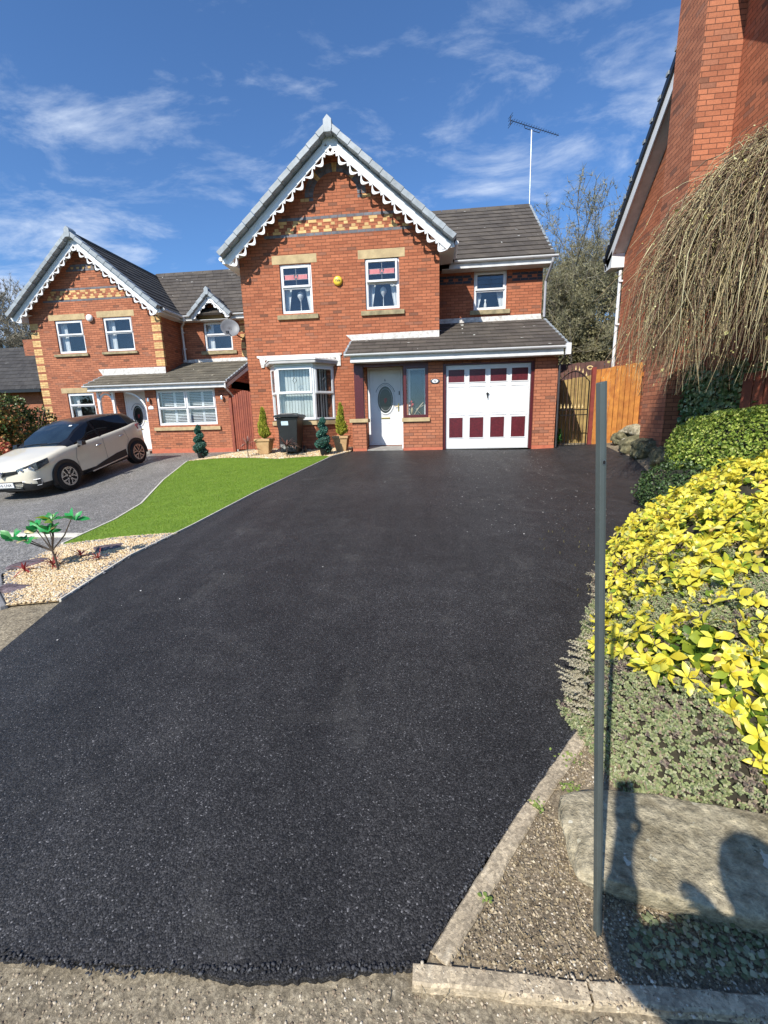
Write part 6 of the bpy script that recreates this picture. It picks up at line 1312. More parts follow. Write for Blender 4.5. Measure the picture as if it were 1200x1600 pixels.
SK = thing('metal_stake', 'short dark metal stake in the gravel beside the pavement', 'stake', (-3.52, 3.02, g(-3.52, 3.02))); MB().tube([(-3.50, 3.02, g(-3.5, 3.02)-.02), (-3.60, 3.05, g(-3.5, 3.02)+.16)], .008, 6).build('stake_rod', M('dark_metal', (.06, .06, .07), (.04, .04, .045), 9, .5), SK)
# ------------------------------------------------------------------ the planted bank on the right
MP = [(.80, 1.52), (.74, 1.95), (.98, 2.5), (1.40, 3.6), (1.95, 4.6), (2.7, 5.2), (5.4, 5.2), (5.4, 1.42), (1.24, 1.48)]
_mp = np.array(MP)
def mh(x, y):
    x = np.asarray(x, float); y = np.asarray(y, float); d = np.full(x.shape, 9.0)
    for i in range(len(MP)):
        if i == 6: continue
        a, b = _mp[i], _mp[(i+1) % len(MP)]; ab = b-a; t = np.clip(((x-a[0])*ab[0]+(y-a[1])*ab[1])/(ab@ab), 0, 1); d = np.minimum(d, np.hypot(x-a[0]-ab[0]*t, y-a[1]-ab[1]*t))
    d = np.where(in_poly(x.ravel(), y.ravel(), MP).reshape(x.shape), d, 0)
    w = np.minimum(1, d/.4); lump = w*(.045*np.sin(x*7.1+1)*np.sin(y*6.3)+.03*np.sin(x*13+y*9)+.02*np.sin(x*23-y*17))
    return .86*(1-np.exp(-d/.55))+lump
def mzv(x, y): return gv(x, y)+mh(x, y)
def mnorm(x, y, e=.02):
    n = np.stack([-(mzv(x+e, y)-mzv(x-e, y))/(2*e), -(mzv(x, y+e)-mzv(x, y-e))/(2*e), np.ones(len(x))], 1); return n/np.linalg.norm(n, axis=1, keepdims=True)
drape('planting_bank', MP, -.045, .07, M('dark_leaf_litter', (.045, .038, .022), (.02, .017, .01), 25, .95, .6, 60), hf=mzv, kind='structure')
YREG = [[(1.05, 2.62), (1.33, 3.2), (1.60, 4.05), (2.0, 4.62), (2.75, 5.15), (5.2, 5.15), (5.2, 1.95), (1.72, 2.10), (1.60, 2.28), (1.47, 2.36), (1.30, 2.42), (1.28, 2.60)], [(.98, 2.5), (.98, 2.3), (1.00, 1.9), (1.06, 1.84), (1.15, 1.80), (1.22, 1.66), (1.30, 1.54), (1.7, 1.54), (1.7, 1.9), (1.46, 1.90), (1.40, 1.83), (1.28, 1.92), (1.20, 2.08), (1.12, 2.2), (1.08, 2.42)]]
def dedupe(q, r):
    k = np.floor(q/r).astype(int); _, i = np.unique(k, axis=0, return_index=True); return q[i]
CH = tag(bpy.data.objects.new('mexican_orange_bush', None), 'big golden-leaved evergreen bush spilling over the bank beside the driveway', 'bush'); COL.objects.link(CH); CH.location = (2.4, 3.2, -.5); CH['_o'] = (2.4, 3.2, -.5)
YELM = imat('golden_leaf', [(0, (.56, .45, .03)), (.2, (.76, .64, .06)), (.5, (.84, .74, .11)), (.72, (.74, .68, .07)), (.82, (.50, .52, .05)), (.89, (.20, .30, .03)), (.96, (.86, .80, .28)), (.988, (.70, .46, .14)), (1, (.36, .20, .08))], .38, .1, 60, trans=.30, spec=.45)
YELB = imat('inner_green_leaf', [(0, (.08, .16, .02)), (.6, (.22, .30, .03)), (1, (.40, .42, .04))], .5, 0, trans=.3)  # greener leaves of the layer under the golden ones
qs = []
for i, P in enumerate(YREG):
    q = poly_pts(P, 30000); qn = q[(q[:, 1] < 3.2) & (q[:, 0] < 3.3)]; qf = q[(q[:, 1] >= 3.2) & (q[:, 0] < 4.2)]; qs += [dedupe(qn, .053), dedupe(qf, .064)]
qg = dedupe(poly_pts([(1.10, 2.62), (1.3, 2.4), (1.7, 2.1), (2.4, 1.95), (2.4, 1.8), (1.46, 1.88), (1.2, 2.06), (1.06, 2.4)], 4000), .055); qs.append(qg[RNG.random(len(qg)) < .38])
q = np.concatenate(qs); q = q+RNG.normal(size=q.shape)*.014; n = len(q); nm = mnorm(q[:, 0], q[:, 1]); base = np.stack([q[:, 0], q[:, 1], mzv(q[:, 0], q[:, 1])], 1)+nm*rnd(n, -.05, .09)[:, None]
cl_ = 1-.55*(np.sin(q[:, 0]*9+q[:, 1]*5)*np.sin(q[:, 1]*8-q[:, 0]*4) < -.35)
ax_ = nm+RNG.normal(size=(n, 3))*.38+np.array((-.15, -.25, .35)); ax_ /= np.linalg.norm(ax_, axis=1, keepdims=True)
pos, dd, nn_, ss = [], [], [], []
for ring, (k, el, sz) in enumerate(((5, .25, .060), (4, .85, .046), (2, 1.25, .030))):
    t1 = np.cross(ax_, unit(n)); t1 /= np.linalg.norm(t1, axis=1, keepdims=True); t2 = np.cross(ax_, t1)
    for j in range(k):
        a = 6.283*j/k+rnd(n, -.35, .35)+ring; e = el+rnd(n, -.22, .22)
        d = (t1*np.cos(a)[:, None]+t2*np.sin(a)[:, None])*np.cos(e)[:, None]+ax_*np.sin(e)[:, None]
        keep = RNG.random(n) < (.84 if ring == 0 else .74)*cl_; pos.append((base+d*.006)[keep]); dd.append(d[keep]); nn_.append((ax_+RNG.normal(size=(n, 3))*.15)[keep]); ss.append((sz*rnd(n, .5, 1.3))[keep])
pos, dd, nn_, ss = (np.concatenate(v) for v in (pos, dd, nn_, ss)); V, F = place(T_O, F_O, pos, dd, nn_, ss, rnd(len(ss), .50, .78)); np_mesh('leaves', V, F, YELM, CH, smooth=True)
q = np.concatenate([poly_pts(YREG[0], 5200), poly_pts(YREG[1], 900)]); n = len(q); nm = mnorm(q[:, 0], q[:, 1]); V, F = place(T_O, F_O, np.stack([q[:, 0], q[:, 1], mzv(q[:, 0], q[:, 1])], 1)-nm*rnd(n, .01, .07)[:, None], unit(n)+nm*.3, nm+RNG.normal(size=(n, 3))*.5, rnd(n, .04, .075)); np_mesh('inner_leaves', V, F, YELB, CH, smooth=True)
mb = MB()
for i in range(160):
    x, y = RNG.uniform(1.1, 3.5), RNG.uniform(2.2, 5.0); z = float(mzv(x, y)); mb.tube([(x+RNG.uniform(-.1, .1), y+RNG.uniform(-.1, .1), z-.25), (x, y, z+.02)], [.006, .003], 4)
mb.build('stems', M('green_brown_stem', (.16, .14, .05), (.1, .08, .03), 9, .8), CH)
for (x, y) in ((2.02, 4.55), (2.55, 4.75)):   # two upright shoots that stand out of the top
    z = float(mzv(x, y)); k = 7; P_ = np.array([(x+.03*i, y, z+.02+.03*i) for i in range(k)]); d_ = np.array([(math.cos(i*2.4)*.6+.3, math.sin(i*2.4)*.6, .9) for i in range(k)]); V, F = place(T_O, F_O, P_, d_, np.tile((0, 0, 1.), (k, 1)), np.full(k, .09)); np_mesh('top_shoot', V, F, YELM, CH, smooth=True)
# grey-green creeping shrub: four-ranked leaves on short shoots
HB = thing('creeping_hebe', 'low grey-green and purple-tipped creeping shrub on the bank between the boulder and the golden bush', 'ground cover', (1.1, 1.9, -.6))
HBM = imat('sage_leaf', [(0, (.15, .19, .08)), (.3, (.26, .30, .13)), (.6, (.36, .39, .19)), (.8, (.43, .43, .26)), (.9, (.30, .19, .15)), (1, (.50, .47, .31))], .6, .1, 80, trans=.15)
HBP = imat('purple_leaf', [(0, (.13, .10, .09)), (.3, (.21, .15, .13)), (.6, (.25, .24, .15)), (1, (.38, .28, .22))], .5, .1, 80, trans=.15)
HREG = [(.76, 1.54), (.66, 1.93), (.66, 2.06), (.80, 2.2), (.92, 2.6), (1.05, 2.9), (1.22, 3.25), (1.38, 3.7), (1.5, 3.6), (1.8, 2.9), (2.2, 2.2), (2.2, 1.5), (1.24, 1.49), (1.05, 1.51)]
q = dedupe(poly_pts(HREG, 90000), .0175); inY = np.zeros(len(q), bool)
for P in YREG: inY |= in_poly(q[:, 0], q[:, 1], P)
q = q[~inY | (RNG.random(len(q)) < .15)]; q += RNG.normal(size=q.shape)*.005; n = len(q); nm = mnorm(q[:, 0], q[:, 1]); base = np.stack([q[:, 0], q[:, 1], mzv(q[:, 0], q[:, 1])], 1)+nm*rnd(n, -.028, .012)[:, None]
wig = np.stack([np.sin(q[:, 0]*31+q[:, 1]*17), np.cos(q[:, 0]*23-q[:, 1]*29), np.zeros(n)], 1)*.35
ax_ = nm*.75+np.array((-.30, -.45, .25))+wig+RNG.normal(size=(n, 3))*.16; ax_ /= np.linalg.norm(ax_, axis=1, keepdims=True); t1 = np.cross(ax_, unit(n)); t1 /= np.linalg.norm(t1, axis=1, keepdims=True); t2 = np.cross(ax_, t1)
purp = (np.sin(q[:, 0]*2.1+3.2*q[:, 1])+.9*((q[:, 1] > 2.0)*1.0)+RNG.normal(size=n)*.35+(q[:, 0]-1.0)*.9) > 1.35
T_L = np.array([(0, 0, 0), (.34, .55, .10), (0, 1, -.02), (-.34, .55, .10)], float)
for mask, mt, nme in ((~purp, HBM, 'grey_green_shoots'), (purp, HBP, 'purple_shoots')):
    pos, dd, nn_, ss = [], [], [], []; ln = rnd(n, .030, .052)
    for pr_ in range(7):
        f = pr_/6; a0 = (pr_ % 2)*1.571
        for j in range(2):
            a = a0+3.1416*j; d = t1*math.cos(a)+t2*math.sin(a); el = .25+.75*f; d = d*math.cos(el)+ax_*math.sin(el)
            pos.append((base+ax_*(ln*f)[:, None])[mask]); dd.append((d+RNG.normal(size=(n, 3))*.08)[mask]); nn_.append(ax_[mask]); ss.append((rnd(n, .014, .022)*(1-.35*f))[mask])
    pos, dd, nn_, ss = (np.concatenate(v) for v in (pos, dd, nn_, ss)); V, F = place(T_L, F_D, pos, dd, nn_, ss); np_mesh(nme, V, F, mt, HB)
# pale, dry shoots of the same plant hanging over the edge of the drive
SH = thing('overhanging_hebe', 'pale dry shoots of creeping shrub overhanging the asphalt edge', 'ground cover', (.78, 2.1, -.6)); r = np.random.default_rng(4)
pos, dd, nn_, ss = [], [], [], []
lines = [((.77, 1.92), (.75, 2.10), 34), ((.75, 2.10), (.91, 2.45), 46), ((.93, 2.45), (1.18, 3.0), 26), ((1.22, 3.15), (1.42, 3.6), 20)]
for (a, b, k) in lines:
    for i in range(k):
        t = r.uniform(); p = np.array(a)*(1-t)+np.array(b)*t; z = g(*p)+r.uniform(.0, .14); o = np.array((p[0]+r.uniform(-.02, .05), p[1], z)); az = r.normal(-2.9, .45); el = r.uniform(-.05, .6); d = np.array((math.cos(az)*math.cos(el), math.sin(az)*math.cos(el), math.sin(el))); Ls = r.uniform(.05, .115); s1_ = np.cross(d, (0, 0, 1)); s1_ /= np.linalg.norm(s1_); s2_ = np.cross(d, s1_)
        for q_ in range(10):
            f = q_/9
            for j in range(2):
                aa = (q_ % 2)*1.57+j*3.14; v = (s1_*math.cos(aa)+s2_*math.sin(aa))*.8+d*(.6+f); pos.append(o+d*Ls*f); dd.append(v); nn_.append(d); ss.append(r.uniform(.017, .026)*(1-.4*f))
V, F = place(T_L, F_D, np.array(pos), np.array(dd), np.array(nn_), np.array(ss)); np_mesh('shoots', V, F, imat('pale_sage_leaf', [(0, (.36, .33, .22)), (.5, (.46, .42, .30)), (1, (.60, .52, .38))], .6, 0, trans=.2), SH)
# low weeds on the shaded strip before the boulder and a few in the soil
WREG = [(.56, .995), (1.5, .995), (1.6, 1.16), (1.2, 1.12), (.9, 1.13), (.62, 1.13)]
q = dedupe(poly_pts(WREG, 9000), .013); n = len(q); V, F = place(T_O*np.array([1.35, 1, 1]), F_O, np.stack([q[:, 0], q[:, 1], gv(q[:, 0], q[:, 1])+rnd(n, .004, .022)], 1), np.stack([RNG.normal(size=n), RNG.normal(size=n), rnd(n, .1, .8)], 1), np.tile((0, 0, 1.), (n, 1)), rnd(n, .010, .019))
tag(np_mesh('weeds', V, F, imat('weed_leaf', [(0, (.14, .16, .07)), (.5, (.26, .28, .14)), (.85, (.38, .36, .22)), (1, (.46, .40, .28))], .6, 0, trans=.2)), kind='stuff')
q = np.concatenate([np.array(c)+RNG.normal(size=(k, 2))*s for c, k, s in (((.56, 1.56), 34, .018), ((.41, 1.47), 26, .014), ((.17, 1.13), 8, .006), ((.60, 1.70), 30, .03), ((.56, 1.40), 12, .012))]); n = len(q); V, F = place(T_O, F_O, np.stack([q[:, 0], q[:, 1], gv(q[:, 0], q[:, 1])+rnd(n, .002, .015)], 1), np.stack([RNG.normal(size=n), RNG.normal(size=n), rnd(n, .1, 1)], 1), np.tile((0, 0, 1.), (n, 1)), rnd(n, .008, .017))
tag(np_mesh('seedlings', V, F, imat('seedling_leaf', [(0, (.16, .24, .05)), (1, (.32, .38, .10))], .6, 0, trans=.2)), kind='stuff')
# dry twigs on the soil
mb = MB()
for i in range(60):
    if i < 42: x, y = poly_pts(SB2, 1)[0]
    else: x, y = RNG.uniform(-.9, 1.1), RNG.uniform(.84, .90)
    a = RNG.uniform(0, 6.28); l = RNG.uniform(.008, .05 if i % 6 else .11); z = g(x, y)+.006; mb.tube([(x, y, z), (x+l*.5*math.cos(a), y+l*.5*math.sin(a), z+RNG.uniform(0, .006)), (x+l*math.cos(a+.2), y+l*math.sin(a+.2), z)], .0011, 4)
tag(mb.build('dry_twigs', M('dry_straw', (.48, .38, .22), (.3, .22, .12), 9, .8)), kind='stuff')

# ------------------------------------------------------------------ clipped and dark bushes, ivy
def blob_bush(name, label, c, rad, n, leaf, mat, seed, core=True, lump=.12, zmin=-1, ratio=.62, cat='bush', shell=.82, xmax=None, upb=.5):
    t_ = thing(name, label, cat, (c[0], c[1], g(c[0], c[1]))); r = np.random.default_rng(seed); u = r.normal(size=(n, 3)); u /= np.linalg.norm(u, axis=1, keepdims=True); u = u[u[:, 2] > zmin]; n = len(u)
    k = 1+lump*(np.sin(u@np.array((5, 3, 2.))+seed)+np.sin(u@np.array((-3, 6, 4.))+2*seed)*.7+.5*np.sin(u@np.array((11, -9, 13.)))+.3*np.sin(u@np.array((-21, 17, 19.))))
    R_ = k*r.uniform(shell, 1.0, n)**.7; p = u*R_[:, None]*np.array(rad)+np.array(c)
    if xmax is not None: ok = p[:, 0] < xmax; p = p[ok]; u = u[ok]; n = len(u)
    V, F = place(T_O if leaf > .03 else T_D, F_O if leaf > .03 else F_D, p, u*.7+r.normal(size=(n, 3))*.75+np.array((0, 0, upb)), u+r.normal(size=(n, 3))*.4+np.array((0, 0, .4)), r.uniform(.65, 1.2, n)*leaf, np.full(n, ratio/.5 if leaf <= .03 else 1.0))
    np_mesh('leaves', V, F, mat, t_)
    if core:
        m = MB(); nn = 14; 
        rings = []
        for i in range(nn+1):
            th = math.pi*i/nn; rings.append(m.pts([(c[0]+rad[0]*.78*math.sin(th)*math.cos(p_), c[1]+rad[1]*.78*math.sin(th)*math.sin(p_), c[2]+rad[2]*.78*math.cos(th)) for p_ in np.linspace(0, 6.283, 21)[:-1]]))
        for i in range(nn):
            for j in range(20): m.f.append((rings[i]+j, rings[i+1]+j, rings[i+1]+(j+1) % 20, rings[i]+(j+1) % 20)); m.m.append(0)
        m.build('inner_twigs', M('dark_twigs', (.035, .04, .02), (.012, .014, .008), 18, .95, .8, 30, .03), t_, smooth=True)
    return t_
BOXL = imat('box_leaf', [(0, (.09, .16, .025)), (.4, (.24, .33, .05)), (.75, (.42, .50, .09)), (1, (.60, .62, .18))], .45, 0, trans=.25)
blob_bush('box_bush', 'rounded clipped light-green bush in front of the ivy', (4.02, 6.15, .20), (.86, .80, .66), 30000, .030, BOXL, 3, lump=.045, zmin=-.75)
blob_bush('dark_shrub', 'low dark green shrub between the round clipped bush and the golden bush', (3.25, 5.85, -.18), (.62, .50, .36), 7000, .032, imat('dark_glossy_leaf', [(0, (.02, .045, .015)), (.6, (.05, .09, .025)), (1, (.12, .17, .06))], .4, 0, trans=.1), 8, lump=.1, zmin=-.6)
blob_bush('dark_shrub', 'dark green shrub under the weeping tree right behind the golden bush', (4.15, 5.45, -.05), (.75, .45, .42), 7000, .032, imat('dark_glossy_leaf', []if False else [(0, (.02, .045, .015)), (1, (.12, .17, .06))]), 9, lump=.1, zmin=-.6)
IV = thing('ivy', 'dark ivy climbing the brick wall behind the round clipped bush', 'ivy', (4.65, 8.6, .2)); r = np.random.default_rng(12); n = 5200; yy = r.uniform(6.6, 9.95, n); top = 1.52-.12*np.maximum(0, yy-9.2)**1*3+.1*np.sin(yy*7)
zz_ = r.uniform(.1, 1, n)*top; dep = .34*(1-np.abs(zz_/top-.55)**2*1.6).clip(.15, 1)*np.minimum(1, (10.02-yy)*2.2); xx = 4.70-dep*r.uniform(.25, 1, n)**.5
T_IV = np.array([(0, 0, 0), (.5, .12, .05), (.42, .5, .02), (0, 1, -.08), (-.42, .5, .02), (-.5, .12, .05)], float); F_IV = np.array([(0, 1, 2), (0, 2, 3), (0, 3, 4), (0, 4, 5)])
yy_front = r.random(n) < .35; V, F = place(T_IV, F_IV, np.stack([xx, yy, zz_], 1), np.stack([r.normal(size=n)*.4-.2, r.normal(size=n)*.6, r.normal(size=n)*.4-.5], 1), np.stack([np.full(n, -1.), r.normal(size=n)*.5-.5, r.uniform(0, .9, n)], 1), r.uniform(.045, .085, n)); np_mesh('leaves', V, F, imat('ivy_leaf', [(0, (.05, .09, .02)), (.5, (.13, .20, .055)), (.85, (.26, .33, .12)), (1, (.5, .52, .28))], .3, 0, trans=.1), IV)

# ------------------------------------------------------------------ weeping tree on the right
WT = thing('weeping_willow', 'leafless weeping tree with long drooping twigs hanging before the chimney wall', 'tree', (4.1, 5.7, -.1))
m = MB(); cx, cy = 4.22, 5.75; m.tube([(cx, cy, -.2), (cx+.02, cy, 1.2), (cx-.03, cy-.05, 2.6), (cx, cy, 3.3)], [.07, .06, .05, .035], 8); r = np.random.default_rng(21)
for i in range(26):
    a = r.uniform(0, 6.283); z0 = r.uniform(1.9, 3.3); l = r.uniform(.3, .8); m.tube([(cx, cy, z0), (cx+l*.5*math.cos(a), cy+l*.5*math.sin(a), z0+.35), (cx+l*math.cos(a), cy+l*math.sin(a), z0+.30)], [.025, .018, .010], 5)
m.build('trunk', M('willow_bark', (.14, .11, .07), (.07, .055, .04), 12, .9, .5, 40), WT)
n = 4300; az = (r.integers(0, 46, n)+r.normal(size=n)*.30)*6.283/46+r.normal(size=n)*.06*(r.random(n) < .4); Rmax = r.uniform(.35, 1.0, n)**.6*1.50; top = 3.95-.95*(Rmax/1.58)**2+r.normal(size=n)*.08-r.uniform(0, .7, n)*(r.random(n) < .5); hang = r.uniform(.5, 2.4, n); bot = np.maximum(top-hang, 1.0+r.uniform(0, .6, n)); K = 8
ts = np.linspace(0, 1, K); P = np.zeros((n, K, 3)); st = r.uniform(.35, .75, n)
lean = r.normal(size=(n, 2))*.21; wob = r.uniform(0, 6.28, (n, 2))
for k, t in enumerate(ts):
    # rises out of the crown, arches over, then falls
    out = st+(1-st)*min(1, t*1.9)**.8; zc = np.where(t < .22, top-.12*(1-t/.22)**2, top-(top-bot)*(max(0, t-.22)/.78)**1.12)
    rr_ = Rmax*out+.10*t; P[:, k, 0] = cx+rr_*np.cos(az)+lean[:, 0]*t+.07*np.sin(wob[:, 0]+t*7)-.10*t; P[:, k, 1] = cy+rr_*np.sin(az)*.9+lean[:, 1]*t+.03*np.sin(wob[:, 1]+t*6); P[:, k, 2] = zc
P[:, :, 0] = np.minimum(P[:, :, 0], 4.66)
rad = np.stack([.0060*(1-.70*t)*np.ones(n)*(r.uniform(.45, 1.0, n)+.9*(r.random(n) < .12)+2.0*(r.random(n) < .025)) for t in ts], 1)
d = np.gradient(P, axis=1); d /= np.linalg.norm(d, axis=2, keepdims=True)+1e-9; s1_ = np.cross(d, np.array((.3, .8, .2))); s1_ /= np.linalg.norm(s1_, axis=2, keepdims=True)+1e-9; s2_ = np.cross(d, s1_)
V = np.stack([P+(s1_*math.cos(a)+s2_*math.sin(a))*rad[:, :, None] for a in (0, 2.094, 4.189)], 2); idx = np.arange(n*K*3).reshape(n, K, 3); F = np.concatenate([np.stack([idx[:, :-1, j], idx[:, :-1, (j+1) % 3], idx[:, 1:, (j+1) % 3], idx[:, 1:, j]], -1).reshape(-1, 4) for j in range(3)])
np_mesh('drooping_twigs', V.reshape(-1, 3), F, imat('willow_twig', [(0, (.09, .05, .033)), (.28, (.19, .12, .07)), (.5, (.33, .24, .13)), (.75, (.50, .41, .22)), (.94, (.62, .56, .33)), (1, (.20, .08, .06))], .6, 0), WT)
nb = 16000; ii = r.integers(0, n, nb); kk = r.integers(1, K-1, nb); fr_ = r.random(nb)[:, None]; p = P[ii, kk]*(1-fr_)+P[ii, kk+1 if False else np.minimum(kk+1, K-1)]*fr_; dv = d[ii, kk]+r.normal(size=(nb, 3))*.5
V, F = place(T_D*np.array([.8, 1, 1]), F_D, p, dv, unit(nb), np.where(r.random(nb) < .02, .05, r.uniform(.010, .024, nb))); np_mesh('buds', V, F, imat('willow_bud', [(0, (.42, .36, .12)), (.6, (.55, .52, .22)), (1, (.66, .62, .34))], .6, 0, trans=.2), WT)

# ------------------------------------------------------------------ trees beyond the houses
BARK = M('grey_tree_bark', (.15, .13, .10), (.09, .08, .06), 6, .9); 
TWG = imat('bare_twig', [(0, (.15, .12, .09)), (.6, (.25, .215, .15)), (1, (.36, .33, .24))], .8, 0); BUD = imat('spring_bud', [(0, (.17, .15, .08)), (.5, (.27, .245, .13)), (1, (.38, .35, .21))], .7, 0, trans=.2)
def bare_tree(label, base, H, spread, seed, nbud=4000, tw=1.0, levels=5, lean=0, name='bare_tree', bud=None, group='leafless trees beyond the houses', low=.25, budsize=.10):
    t_ = thing(name, label, 'tree', base, group); r = np.random.default_rng(seed); mb = MB(); twigs = []; tips = []
    def grow(p, d, l, rad, lv):
        q = p+d*l*.5+r.normal(size=3)*l*.05; e = q+(d+np.array((0, 0, .10)))*l*.5+r.normal(size=3)*l*.05
        if lv < 3: mb.tube([tuple(p), tuple(q), tuple(e)], [rad, rad*.85, rad*.68], 6 if lv < 2 else 4, cap=False)
        else: twigs.append((p, q, rad)); twigs.append((q, e, rad*.75))
        if lv >= levels: tips.append(e); tips.append(q); return
        k = 3 if lv < levels-1 else 4
        for i in range(k+(lv == 0)):
            dd = d*(1.0 if i == 0 else .72)+r.normal(size=3)*(.30 if i == 0 else .52)*np.array((spread, spread, .62))+np.array((0, 0, .12)); dd /= np.linalg.norm(dd); o = e if i < 2 else q+(e-q)*r.uniform(0, .9)
            grow(o, dd, l*r.uniform(.66, .84), rad*(.66 if i == 0 else .5), lv+1)
    b = np.array(base, float); h0 = H*low; mb.tube([tuple(b), tuple(b+np.array((lean*.3, 0, h0)))], [H*.018, H*.014], 8, cap=False)
    for i in range(3):
        d0 = np.array((r.normal()*.3*spread+lean*.3, r.normal()*.3*spread, 1.)); d0 /= np.linalg.norm(d0); grow(b+np.array((lean*.3, 0, h0*(.75+.12*i))), d0, H*.27, H*.010, 0)
    mb.build('trunk', BARK, t_)
    A = np.array([t[0] for t in twigs]); B = np.array([t[1] for t in twigs]); R_ = np.maximum(np.array([t[2] for t in twigs]), .010*tw); dv = B-A; s = np.cross(dv, unit(len(A))); s /= np.linalg.norm(s, axis=1, keepdims=True)+1e-9; s2 = np.cross(dv/np.linalg.norm(dv, axis=1, keepdims=True), s)
    V = np.concatenate([np.stack([A+s*R_[:, None], A-s*R_[:, None]*.5+s2*R_[:, None]*.87, A-s*R_[:, None]*.5-s2*R_[:, None]*.87], 1), np.stack([B+s*R_[:, None]*.7, B-s*R_[:, None]*.35+s2*R_[:, None]*.6, B-s*R_[:, None]*.35-s2*R_[:, None]*.6], 1)], 1)
    F = np.concatenate([np.array([(j, (j+1) % 3, 3+(j+1) % 3, 3+j)]) for j in range(3)]); F = (F[None]+(np.arange(len(A))*6)[:, None, None]).reshape(-1, 4); T_ = np.array(tips)
    # fine spray at every tip
    nt_ = len(T_); k = 9; o = np.repeat(T_, k, 0); d = r.normal(size=(nt_*k, 3))*.75+np.array((0, 0, .7)); d /= np.linalg.norm(d, axis=1, keepdims=True); ln = r.uniform(.25, .7, nt_*k)*H/16
    s = np.cross(d, unit(len(o))); s /= np.linalg.norm(s, axis=1, keepdims=True); w_ = .009*tw
    V2 = np.stack([o+s*w_, o-s*w_, o+d*ln[:, None]], 1); i0 = len(V)*6; cr = t_
    np_mesh('crown', V.reshape(-1, 3), F, TWG, t_)
    V3, F3 = place(T_D, F_D, (np.repeat(T_, 2, 0)+r.normal(size=(nt_*2, 3))*.16*H/16)[:nbud], unit(nt_*2)[:nbud], unit(nt_*2)[:nbud], r.uniform(.5, 1.1, nt_*2)[:nbud]*budsize)
    allV = np.concatenate([V2.reshape(-1, 3), V3]); allF = np.concatenate([np.arange(nt_*k*3).reshape(-1, 3), F3+nt_*k*3]); np_mesh('twig_spray', allV, allF, bud or BUD, t_)
    return t_
bare_tree('tallest leafless tree in the gap between garage roof and chimney house', (10.9, 33, -1), 12.8, 1.0, 5, 9000, levels=5, budsize=.09, tw=1.3)
bare_tree('leafless tree whose crown touches the garage roof verge', (8.2, 34, -1), 11.8, 1.0, 11, 9000, levels=5, budsize=.09, tw=1.3)
bare_tree('leafless tree whose top shows beside the long white bargeboard of the chimney house', (14.8, 35, -1), 13.4, .9, 23, 9000, levels=5, budsize=.09, tw=1.3)
bare_tree('leafless tree farthest back behind the two others in the gap', (11.9, 42, -1), 12.8, 1.1, 31, 9000, levels=5, budsize=.09, tw=1.3)
EVL = imat('evergreen_leaf', [(0, (.02, .04, .015)), (.6, (.05, .08, .03)), (1, (.12, .15, .07))], .6, 0, trans=.1)
def leafy(name, label, c, rad, n, leaf, mat, seed, group=None, trunkz=0, cat='tree', clumps=26, cs=.34):
    t_ = thing(name, label, cat, (c[0], c[1], trunkz), group); r = np.random.default_rng(seed); MB().tube([(c[0], c[1], trunkz), (c[0]+.2, c[1], c[2]), (c[0], c[1]+.1, c[2]+rad[2]*.6)], [rad[0]*.07, rad[0]*.05, rad[0]*.02], 7).build('trunk', BARK, t_)
    u = r.normal(size=(clumps, 3)); u /= np.linalg.norm(u, axis=1, keepdims=True); cc = u*r.uniform(.35, .9, clumps)[:, None]; w = r.integers(0, clumps, n); sz = r.uniform(.7, 1.3, clumps)*cs; v = r.normal(size=(n, 3)); v /= np.linalg.norm(v, axis=1, keepdims=True); p = (cc[w]+v*(sz[w]*r.uniform(.3, 1, n)**.5)[:, None])*np.array(rad)+np.array(c)
    V, F = place(T_D, F_D, p, unit(n), v+unit(n)*.5, r.uniform(.6, 1.2, n)*leaf); np_mesh('crown', V, F, mat, t_); return t_
leafy('pine_tree', 'dark evergreen tree behind the tall white downpipe', (14.4, 33, 7.2), (3.0, 2.2, 3.6), 9000, .22, EVL, 3, clumps=16, cs=.26)
THK = imat('thicket_leaf', [(0, (.08, .07, .035)), (.4, (.165, .145, .065)), (.7, (.24, .215, .10)), (1, (.36, .32, .19))], .7, 0, trans=.2)
for i, (x, y, z, rx, rz_, lb) in enumerate(((8.6, 30, 3.8, 2.6, 4.9, 'olive thicket tree covered in fine growth beside the garage roof'), (11.3, 30.5, 3.2, 2.4, 4.2, 'olive thicket tree in the middle above the dark red fence'), (13.4, 30, 3.2, 2.3, 4.6, 'olive thicket tree next to the tall white downpipe'), (10.0, 33, 5.6, 3.0, 4.0, 'brownish thicket tree behind the olive ones in the gap'), (6.6, 31, 3.6, 2.2, 4.2, 'olive thicket tree mostly hidden by the garage wall'))):
    leafy('thicket_tree', lb, (x, y, z), (rx, 1.8, rz_), 15000, .15, THK, 40+i, 'ivy-clad thicket trees behind the back fence', clumps=44, cs=.30)
bare_tree('tall leafless tree standing over the plain low dark roof', (-37.5, 38, -1), 13.0, 1.1, 51, 5000, levels=5, tw=1.6, budsize=.06, bud=TWG); bare_tree('leafless tree between the low dark roof and the cream quoins', (-33.0, 36, -1), 10.5, 1.1, 57, 5000, levels=5, tw=1.6, budsize=.06, bud=TWG)
PHO = imat('photinia_leaf', [(0, (.03, .07, .02)), (.35, (.06, .11, .03)), (.5, (.16, .15, .04)), (.7, (.34, .16, .05)), (.9, (.48, .24, .09)), (1, (.42, .38, .10))], .45, 0, trans=.2); RED_ = imat('red_new_leaf', [(0, (.45, .05, .04)), (.4, (.60, .14, .08)), (.75, (.66, .32, .16)), (1, (.30, .30, .06))], .45, 0, trans=.25)
